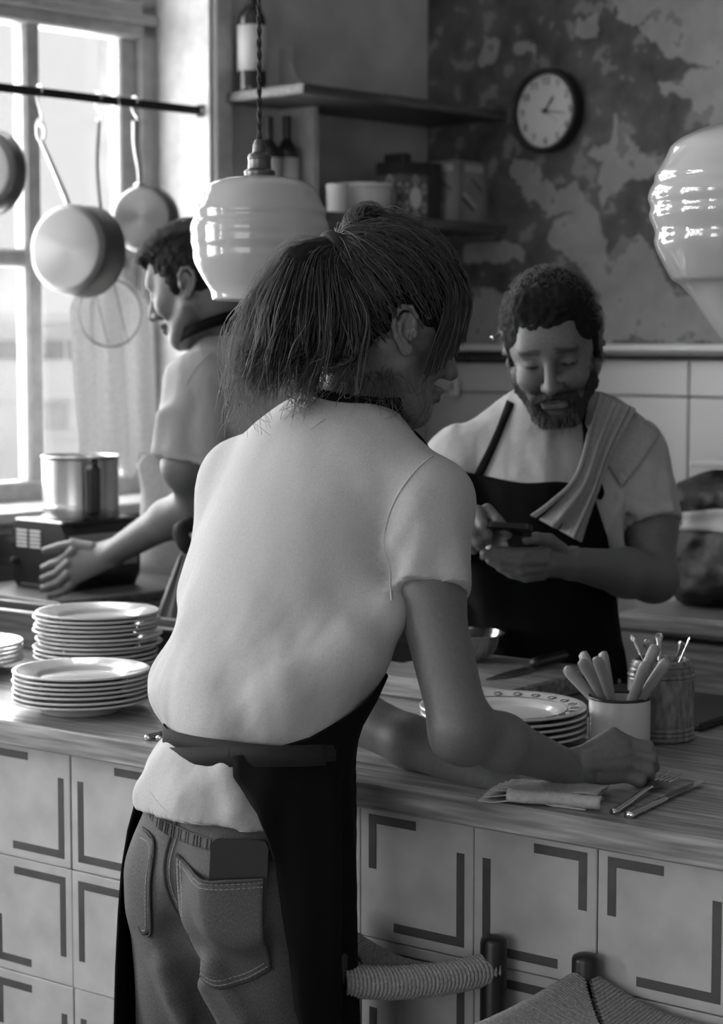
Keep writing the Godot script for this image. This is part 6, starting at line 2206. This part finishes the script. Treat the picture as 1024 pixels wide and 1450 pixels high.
	var a := smooth_path([Vector3(0.4441, 1.4596, -3.7400), Vector3(0.4229, 1.3893, -3.7000), Vector3(0.3950, 1.3112, -3.6800), Vector3(0.3497, 1.2657, -3.6700), Vector3(0.3122, 1.2363, -3.6600)], 8)
	var b := smooth_path([Vector3(0.5151, 1.4303, -3.7400), Vector3(0.4709, 1.3497, -3.7000), Vector3(0.4390, 1.2723, -3.6700), Vector3(0.4225, 1.2270, -3.6600), Vector3(0.4093, 1.1840, -3.6550)], 8)
	var starts := []
	for i in a.size():
		var line := []
		for j in 25:
			var u := j / 24.0
			line.append(a[i].lerp(b[i], u))
		starts.append(line)
	grid = onto(tee, starts, away, 0.010)
	for i in grid.size():
		var v := float(i) / (grid.size() - 1)
		for j in 25:
			var u := j / 24.0
			var fold := 0.010 * sin(u * 15.0 + 1.2 + v) * lerpf(0.5, 1.3, v) + 0.004 * sin(u * 33.0)
			var p: Vector3 = grid[i][j]
			p.z = maxf(p.z, lerpf(-3.72, -3.655, v)) + fold + 0.008
			grid[i][j] = p
	var tw := thing("shoulder_towel", "white striped towel hanging over the bearded cook's shoulder", "towel")
	part(tw, "cloth", sheet(grid, 0.003, Vector3(0, 0, 1)), M.towel)
	for j in [18, 20]:
		var st := begin(0)
		var path := PackedVector3Array()
		for i in grid.size():
			path.append(grid[i][j] + Vector3(0, 0, 0.0022))
		add_tube(st, path, func(_t): return 0.0009, 4, false)
		part(tw, "stripe", commit(st), M.print_dark)
	var flat := patch(tee, [Vector3(0.4359, 1.4634, -3.7500), Vector3(0.4788, 1.4514, -3.7500), Vector3(0.5260, 1.4206, -3.7500), Vector3(0.5667, 1.3805, -3.7500)], [Vector3(0.4201, 1.4026, -3.7000), Vector3(0.4471, 1.3497, -3.7000), Vector3(0.4713, 1.3126, -3.7000), Vector3(0.4875, 1.2834, -3.7000)], away, 0.006, 12, 8)
	part(tw, "back_layer", sheet(flat, 0.003, Vector3(0, 0, 1)), M.towel)
	# head
	var h := Head.new(Vector3(0.3568, 1.5513, -3.7000), 189.0, 22.0, 6.0, 1.10)
	var g := Field.new(h.c - Vector3(0.14, 0.20, 0.17), h.c + Vector3(0.14, 0.17, 0.17), 0.0045)
	build_head(g, h, 1.0)
	g.limb(h.p(0, -0.05, -0.03), ne + Vector3(0, -0.03, 0), 0.056, 0.058, 0.062, 0.060, h.r, 0.03)
	# smiling cheeks
	for s in [-1.0, 1.0]:
		g.ball(h.p(0.038 * s, -0.036, 0.074), 0.018, 0.015, 0.016, h.r, h.u, 0.018)
	var arm := Field.new(Vector3(0.10, 0.98, -3.92), Vector3(0.66, 1.36, -3.38), 0.007)
	var el := Vector3(0.5506, 1.1127, -3.7000)
	var wr := Vector3(0.3809, 1.1578, -3.5350)
	arm.bone(ls, hem, 0.045, 0.046, 0.02)
	arm.bone(hem, el, 0.048, 0.044, 0.03)
	arm.bone(el, el.lerp(wr, 0.35), 0.046, 0.044, 0.02)
	arm.bone(el.lerp(wr, 0.35), wr, 0.044, 0.029, 0.02)
	var el2 := Vector3(0.1316, 1.0909, -3.6600)
	var wr2 := Vector3(0.1722, 1.2169, -3.5300)
	arm.bone(hem2, el2, 0.048, 0.044, 0.02)
	arm.bone(el2, wr2, 0.044, 0.029, 0.02)
	var hl := Field.new(Vector3(0.1968, 1.1235, -3.4200) - Vector3(0, 0, 0.22), Vector3(0.3901, 1.2322, -3.4200) + Vector3(0, 0.01, 0.02), 0.0035)
	hl.limb(Vector3(0.4010, 1.1530, -3.5550), wr, 0.030, 0.026, 0.029, 0.025, Vector3.UP, 0.01)
	hl.limb(wr, Vector3(0.3269, 1.1654, -3.5000), 0.027, 0.026, 0.028, 0.034, Vector3(0, 1, 0.1), 0.015)
	fingers(hl, [
		[Vector3(0.3244, 1.1832, -3.4750), Vector3(0.2828, 1.1841, -3.4550), Vector3(0.2552, 1.1871, -3.4500), Vector3(0.2325, 1.1914, -3.4450)],
		[Vector3(0.3215, 1.1712, -3.4700), Vector3(0.2763, 1.1697, -3.4500), Vector3(0.2425, 1.1752, -3.4450), Vector3(0.2149, 1.1869, -3.4400)],
		[Vector3(0.3196, 1.1569, -3.4750), Vector3(0.2806, 1.1554, -3.4550), Vector3(0.2479, 1.1622, -3.4500), Vector3(0.2252, 1.1740, -3.4450)],
		[Vector3(0.3206, 1.1444, -3.4850), Vector3(0.2906, 1.1424, -3.4700), Vector3(0.2652, 1.1492, -3.4650), Vector3(0.2436, 1.1598, -3.4600)]], 0.0105)
	fingers(hl, [[Vector3(0.3574, 1.1851, -3.5050), Vector3(0.3317, 1.2058, -3.4750), Vector3(0.3079, 1.2110, -3.4600), Vector3(0.2901, 1.2090, -3.4550)]], 0.0115)
	var hr := Field.new(Vector3(0.1449, 1.1804, -3.4200) - Vector3(0, 0, 0.20), Vector3(0.2670, 1.2888, -3.4200) + Vector3(0, 0.01, 0.02), 0.0035)
	hr.limb(Vector3(0.1631, 1.1920, -3.5500), wr2, 0.029, 0.026, 0.028, 0.025, Vector3.RIGHT, 0.01)
	hr.limb(wr2, Vector3(0.2018, 1.2484, -3.4750), 0.030, 0.020, 0.036, 0.015, Vector3(0.9, 0.3, 0.2), 0.015)
	fingers(hr, [
		[Vector3(0.2214, 1.2600, -3.4700), Vector3(0.2372, 1.2423, -3.4450), Vector3(0.2492, 1.2303, -3.4400), Vector3(0.2557, 1.2189, -3.4430)],
		[Vector3(0.2034, 1.2584, -3.4600), Vector3(0.2119, 1.2345, -3.4350), Vector3(0.2194, 1.2197, -3.4350), Vector3(0.2201, 1.2075, -3.4450)],
		[Vector3(0.1888, 1.2480, -3.4650), Vector3(0.1947, 1.2234, -3.4350), Vector3(0.2034, 1.2085, -3.4350), Vector3(0.2090, 1.1976, -3.4450)],
		[Vector3(0.1782, 1.2346, -3.4750), Vector3(0.1832, 1.2120, -3.4500), Vector3(0.1907, 1.1996, -3.4500), Vector3(0.1972, 1.1903, -3.4550)]], 0.0105)
	fingers(hr, [[Vector3(0.2008, 1.2323, -3.5000), Vector3(0.2235, 1.2197, -3.5000), Vector3(0.2379, 1.2106, -3.4900)]], 0.0115)
	part(w, "body", skinned([g, build_ear(h, 1.0), build_ear(h, -1.0), arm, hl, hr], func(p, _n): return man_tone(h, p, 0.30)), M.skin)
	# hair and beard
	var cap := Field.new(h.c - Vector3(0.15, 0.16, 0.16), h.c + Vector3(0.15, 0.19, 0.16), 0.0045)
	cap.ball(h.p(0, 0.028, -0.014), 0.080 * h.k, 0.106 * h.k, 0.096 * h.k, h.r, h.u, 0.01)
	cap.limb(h.p(-0.03, 0.090, 0.045), h.p(0.03, 0.090, 0.045), 0.024, 0.026, 0.024, 0.026, h.u, 0.03)
	var curl := FastNoiseLite.new()
	curl.seed = 6
	curl.frequency = 55.0
	curl.fractal_octaves = 2
	cap.wrinkle(curl, 0.0045, Vector3.ONE)
	cap.cut(h.p(0, 0.066, 0.090), (h.f * 0.72 - h.u * 0.60).normalized())
	for s in [-1.0, 1.0]:
		cap.limb(h.p(0.073 * s, 0.03, 0.018), h.p(0.074 * s, -0.025, 0.014), 0.006, 0.014, 0.004, 0.008, h.r, 0.01)
	var hair := part(w, "hair", skinned([cap]), M.hair_mass)
	var s2 := Hair.new()
	for k in 1600:
		var d := Vector3(rng.randfn(), rng.randfn(), rng.randfn()).normalized()
		if d.y < -0.35 or (d.z > 0.35 and d.y < 0.62) or (d.y < 0.1 and d.z > 0.1):
			continue
		var root := h.p(d.x * 0.080, 0.028 + d.y * 0.096, -0.014 + d.z * 0.106)
		var n := (root - h.c).normalized()
		var sd := n.cross(jit(1.0)).normalized()
		s2.strand(smooth_path([root, root + n * 0.006 + sd * 0.004, root + n * 0.008 + sd * 0.011, root + n * 0.004 + sd * 0.016], 3), 0.0008, 0.0005)
	var str1 := part(hair, "strands", s2.mesh(), M.hair)
	str1.set_meta("kind", "stuff")
	var bd := Field.new(h.c - Vector3(0.11, 0.20, 0.16), h.c + Vector3(0.11, 0.02, 0.17), 0.004)
	for s in [-1.0, 1.0]:
		bd.bone(h.p(0.064 * s, -0.030, 0.008), h.p(0.054 * s, -0.062, 0.030), 0.007, 0.0165, 0.012)
		bd.bone(h.p(0.054 * s, -0.062, 0.030), h.p(0.026 * s, -0.099, 0.064), 0.0185, 0.019, 0.012)
		bd.bone(h.p(0.006 * s, -0.054, 0.098), h.p(0.030 * s, -0.066, 0.083), 0.0075, 0.010, 0.008)
		bd.bone(h.p(0.030 * s, -0.066, 0.083), h.p(0.032 * s, -0.090, 0.070), 0.012, 0.014, 0.008)
	bd.limb(h.p(-0.02, -0.104, 0.072), h.p(0.02, -0.104, 0.072), 0.022, 0.020, 0.022, 0.020, h.u, 0.015)
	bd.limb(h.p(-0.018, -0.0715, 0.104), h.p(0.018, -0.0715, 0.104), 0.0055, 0.02, 0.0055, 0.02, h.u, 0.004, 1)
	curl.frequency = 90.0
	bd.wrinkle(curl, 0.005, Vector3.ONE)
	var beard := part(w, "beard", skinned([bd]), M.beard)
	var s3 := Hair.new()
	for k in 900:
		var t := rng.randf()
		var sg := -1.0 if rng.randf() < 0.5 else 1.0
		var at := h.p(0.066 * sg, -0.022, 0.018).lerp(h.p(0.0, -0.108, 0.088), t) if rng.randf() < 0.7 else h.p(rng.randf_range(-0.03, 0.03), -0.085 - rng.randf() * 0.03, 0.086)
		at += jit(0.011)
		var n := (at - h.p(0, -0.05, 0.0)).normalized()
		s3.strand(PackedVector3Array([at, at + n * 0.005, at + n * 0.008 - Vector3(0, 0.005, 0)]), 0.0006, 0.0003)
	var str2 := part(beard, "strands", s3.mesh(), M.hair)
	str2.set_meta("kind", "stuff")
	# phone in his hands, pen behind his ear
	var flat_up := Vector3(0.05, 0.86, -0.5).normalized()
	var px := flat_up.cross(Vector3(0, 0, 1)).normalized()
	if px.x < 0.0:
		px = -px
	var ph := thing("phone", "black phone lying in the bearded cook's hands", "phone", Transform3D(Basis(px, flat_up.cross(px).normalized(), flat_up), Vector3(0.2551, 1.2010, -3.4850)))
	part(ph, "case", rounded_slab(Vector3(0.082, 0.145, 0.010), 0.012), M.black_gloss)
	var pen := thing("pen", "small pale pen tucked behind the bearded cook's ear", "pen")
	part(pen, "barrel", tube([Vector3(0.2462, 1.5632, -3.7200), Vector3(0.2674, 1.5739, -3.7400), Vector3(0.2888, 1.5833, -3.7600)], 0.0035, 8), M.bone)
	part(pen, "tip", tube([Vector3(0.2434, 1.5619, -3.7180), Vector3(0.2475, 1.5645, -3.7210)], 0.0045, 8), M.steel_bright)


func man_tone(h: Head, p: Vector3, stubble: float) -> Color:
	var q := h.inv(p)
	var v := 1.0
	if q.z > 0.07 and absf(q.y - (0.024 - 0.15 * absf(q.x) + 0.004)) < 0.005 and absf(q.x) > 0.012 and absf(q.x) < 0.052:
		v = 0.40
	elif q.z > 0.085 and absf(q.y + 0.071) < 0.011 and absf(q.x) < 0.024:
		v = 0.62
	elif q.z > 0.072 and absf(q.y + 0.004) < 0.0022 and absf(absf(q.x) - 0.031) < 0.014:
		v = 0.12
	elif q.y < -0.048 and q.y > -0.14 and q.z > -0.01 and q.z < 0.2:
		v = 1.0 - stubble
	return Color(v, v, v)


func cook_at_window() -> void:
	var w := thing("person", "young cook in a white tee bending over the food processor by the window", "person")
	var away := Vector3(0, 0, -1)
	var lo := Vector3(-0.52, 0.75, -4.80)
	var hi := Vector3(-0.02, 1.66, -4.10)
	var tee := Field.new(lo, hi, 0.009)
	var side := Vector3(-0.34, 0, 0.94)       # towards his left shoulder
	var ne := Vector3(-0.3091, 1.5754, -4.4800)
	tee.limb(Vector3(-0.2603, 0.8903, -4.4600), Vector3(-0.2621, 1.1805, -4.4600), 0.160, 0.125, 0.165, 0.125, side, 0.03)
	tee.limb(Vector3(-0.2621, 1.1805, -4.4600), Vector3(-0.2770, 1.3882, -4.4600), 0.165, 0.125, 0.175, 0.12, side, 0.03)
	tee.limb(Vector3(-0.2770, 1.3882, -4.4600), Vector3(-0.2930, 1.4913, -4.4700), 0.165, 0.115, 0.12, 0.09, side, 0.03)
	tee.limb(Vector3(-0.2930, 1.4913, -4.4700), ne, 0.12, 0.085, 0.068, 0.062, side, 0.05)
	var ls := Vector3(-0.3579, 1.4631, -4.2900)
	tee.limb(Vector3(-0.2931, 1.4833, -4.4700), ls, 0.078, 0.072, 0.075, 0.068, Vector3.UP, 0.04)
	tee.limb(Vector3(-0.2931, 1.4833, -4.4700), Vector3(-0.2680, 1.4561, -4.6400), 0.078, 0.072, 0.075, 0.068, Vector3.UP, 0.04)
	var hem := Vector3(-0.3801, 1.2894, -4.2500)
	var sl := Field.new(lo, hi, 0.009)
	sl.limb(ls, hem, 0.070, 0.066, 0.080, 0.064, Vector3(1, 0, 0.2), 0.03)
	sl.bone(Vector3(-0.4218, 1.3969, -4.2200), Vector3(-0.4285, 1.3215, -4.2200), 0.018, 0.016, 0.03)
	sl.bone(Vector3(-0.3771, 1.4418, -4.2300), Vector3(-0.3994, 1.3226, -4.2000), 0.012, 0.010, 0.03)
	sl.cut(hem, ((hem - ls).normalized() + Vector3(-0.12, 0, 0)).normalized())
	sl.bone(hem - Vector3(0, 0.03, 0), hem + Vector3(0, 0.015, 0), 0.048, 0.048, 0.004, 1)
	fuse(tee, sl, 0.012)
	var nz := FastNoiseLite.new()
	nz.seed = 29
	nz.frequency = 8.0
	tee.wrinkle(nz, 0.006, Vector3(1.4, 0.5, 1.2))
	var shirt := part(w, "tee_shirt", skinned([tee]), M.tee)
	part(shirt, "collar", collar_mesh(ne + Vector3(-0.004, 0.006, 0), side, Vector3(-0.40, 0.9, -0.1), 0.070, 0.066), M.tee)
	part(shirt, "shoulder_seam", seam(tee, [Vector3(-0.3245, 1.5317, -4.3000), Vector3(-0.3523, 1.5012, -4.3000), Vector3(-0.3740, 1.4629, -4.3000)], away, 0.0018), M.tee)
	part(shirt, "hem_stitch", seam(tee, [Vector3(-0.4496, 1.3320, -4.2500), Vector3(-0.3829, 1.3199, -4.2500), Vector3(-0.3145, 1.3153, -4.2500)], away, 0.0012), M.tee)
	# apron: neck strap, string with its bow
	var strap := []
	for e in 3:
		var line := []
		for j in 25:
			var an := lerpf(-2.4, 2.4, j / 24.0)
			line.append(Vector3(-0.3238, 1.5876, -4.4200) + Vector3(0, 0.013 * (e - 1.0) + 0.030 * cos(an), 0) + side * 0.098 * sin(an) + Vector3(0.94, 0, 0.34) * 0.082 * cos(an))
		strap.append(line)
	var ap := part(w, "apron", sheet(strap, 0.003), M.apron)
	part(ap, "bow", taper([Vector3(-0.3714, 1.1615, -4.2800), Vector3(-0.3903, 1.1490, -4.2500), Vector3(-0.3804, 1.1224, -4.2400), Vector3(-0.3670, 1.1112, -4.2600)], func(_t): return 0.018, 8), M.apron_denim)
	var skirt := []
	for i in 9:
		var line := []
		for j in 31:
			var an := deg_to_rad(lerpf(60, 300, j / 30.0))
			line.append(Vector3(-0.2593, 1.1002, -4.4600) + Vector3(0, -0.08 * i, 0) + side * (0.172 + 0.002 * i) * sin(an) + Vector3(0.94, 0, 0.34) * (0.135 + 0.002 * i) * cos(an))
		skirt.append(line)
	part(ap, "skirt", sheet(skirt, 0.004), M.apron)
	# head
	var h := Head.new(Vector3(-0.3686, 1.6838, -4.4000), -70.0, 18.0, 0.0, 1.06)
	var g := Field.new(h.c - Vector3(0.17, 0.20, 0.15), h.c + Vector3(0.17, 0.17, 0.15), 0.0048)
	build_head(g, h, 0.7)
	g.limb(h.p(0, -0.05, -0.03), ne + Vector3(0, -0.03, 0), 0.056, 0.058, 0.062, 0.060, h.r, 0.03)
	var arm := Field.new(Vector3(-0.72, 0.98, -4.78), Vector3(-0.22, 1.50, -4.10), 0.007)
	var el := Vector3(-0.3552, 1.2100, -4.3300)
	var wr := Vector3(-0.5758, 1.0703, -4.5300)
	arm.bone(ls, hem, 0.045, 0.046, 0.02)
	arm.bone(hem, el, 0.047, 0.046, 0.03)
	arm.bone(el, el.lerp(wr, 0.35), 0.047, 0.043, 0.02)
	arm.bone(el.lerp(wr, 0.35), wr, 0.043, 0.029, 0.02)
	var hd := Field.new(Vector3(-0.7546, 0.9530, -4.5000) - Vector3(0, 0, 0.16), Vector3(-0.5360, 1.1189, -4.5000) + Vector3(0, 0.01, 0.05), 0.0035)
	hd.limb(Vector3(-0.5511, 1.0849, -4.5150), wr, 0.031, 0.027, 0.030, 0.025, Vector3.UP, 0.01)
	hd.limb(wr, Vector3(-0.6666, 1.0380, -4.5700), 0.032, 0.019, 0.044, 0.016, Vector3(0.3, 1, 0), 0.015)
	fingers(hd, [
		[Vector3(-0.6687, 1.0731, -4.5650), Vector3(-0.7016, 1.0462, -4.5850), Vector3(-0.7271, 1.0363, -4.6000), Vector3(-0.7528, 1.0246, -4.6150)],
		[Vector3(-0.6789, 1.0451, -4.5650), Vector3(-0.7085, 1.0197, -4.5850), Vector3(-0.7324, 1.0097, -4.6000), Vector3(-0.7565, 0.9979, -4.6150)],
		[Vector3(-0.6808, 1.0187, -4.5650), Vector3(-0.7055, 0.9965, -4.5850), Vector3(-0.7311, 0.9864, -4.6000), Vector3(-0.7551, 0.9762, -4.6150)],
		[Vector3(-0.6737, 0.9933, -4.5700), Vector3(-0.6925, 0.9782, -4.5850), Vector3(-0.7107, 0.9703, -4.5950), Vector3(-0.7321, 0.9641, -4.6050)]], 0.0105)
	fingers(hd, [[Vector3(-0.6206, 1.0829, -4.5500), Vector3(-0.6699, 1.0886, -4.5750), Vector3(-0.7085, 1.0788, -4.5900), Vector3(-0.7399, 1.0695, -4.6000)]], 0.0115)
	part(w, "body", skinned([g, build_ear(h, -1.0), arm, hd], func(p, _n): return man_tone(h, p, 0.35)), M.skin)
	var cap := Field.new(h.c - Vector3(0.18, 0.12, 0.15), h.c + Vector3(0.16, 0.19, 0.15), 0.0045)
	cap.ball(h.p(0, 0.026, -0.014), 0.0775 * h.k, 0.101 * h.k, 0.091 * h.k, h.r, h.u, 0.01)
	cap.limb(h.p(0.0, 0.088, -0.03), h.p(0.0, 0.080, 0.070), 0.050, 0.020, 0.046, 0.022, h.r, 0.03)
	cap.limb(h.p(-0.02, 0.080, 0.085), h.p(0.02, 0.078, 0.088), 0.018, 0.016, 0.018, 0.016, h.u, 0.02)
	cap.cut(h.p(0, 0.062, 0.090), (h.f * 0.80 - h.u * 0.56).normalized())
	for s in [-1.0, 1.0]:
		cap.limb(h.p(0.072 * s, 0.03, 0.018), h.p(0.073 * s, -0.018, 0.014), 0.005, 0.013, 0.003, 0.007, h.r, 0.01)
	var curl := FastNoiseLite.new()
	curl.seed = 9
	curl.frequency = 45.0
	cap.wrinkle(curl, 0.007, Vector3.ONE)
	var hair := part(w, "hair", skinned([cap]), M.hair_mass)
	var s2 := Hair.new()
	for k in 900:
		var x := rng.randf_range(-0.06, 0.06)
		var z := rng.randf_range(-0.09, 0.085)
		var y := 0.026 + 0.090 * sqrt(maxf(0.0, 1.0 - pow(x / 0.083, 2) - pow((z + 0.014) / 0.112, 2))) + 0.006
		if y < 0.07:
			continue
		var root := h.p(x, y, z)
		s2.strand(smooth_path([root, root + (h.u * 0.012 + h.f * 0.008) * 1.0 + jit(0.004), root + (h.u * 0.014 + h.f * 0.022) + jit(0.006), root + (h.u * 0.006 + h.f * 0.034) + jit(0.007)], 3), 0.0009, 0.0006)
	var str1 := part(hair, "strands", s2.mesh(), M.hair)
	str1.set_meta("kind", "stuff")
	# cloth tucked in his apron string
	var grid := []
	for i in 17:
		var line := []
		for j in 13:
			var u := j / 12.0
			var v := i / 16.0
			line.append(Vector3(-0.3806, 1.0994, -4.2400).lerp(Vector3(-0.4216, 0.9305, -4.2400), v) + Vector3((u - 0.5) * lerpf(0.02, 0.07, v), 0, 0.008 * sin(u * 14.0 + v)))
		grid.append(line)
	var tc := thing("tucked_cloth", "striped kitchen cloth tucked into the window cook's apron string", "cloth")
	part(tc, "cloth", sheet(grid, 0.003), M.print_pale)
	for j in [2, 4, 7, 9]:
		var st := begin(0)
		var path := PackedVector3Array()
		for i in 17:
			path.append(grid[i][j] + Vector3(0, 0, 0.002))
		add_tube(st, path, func(_t): return 0.0012, 4, false)
		part(tc, "stripe", commit(st), M.print_dark)
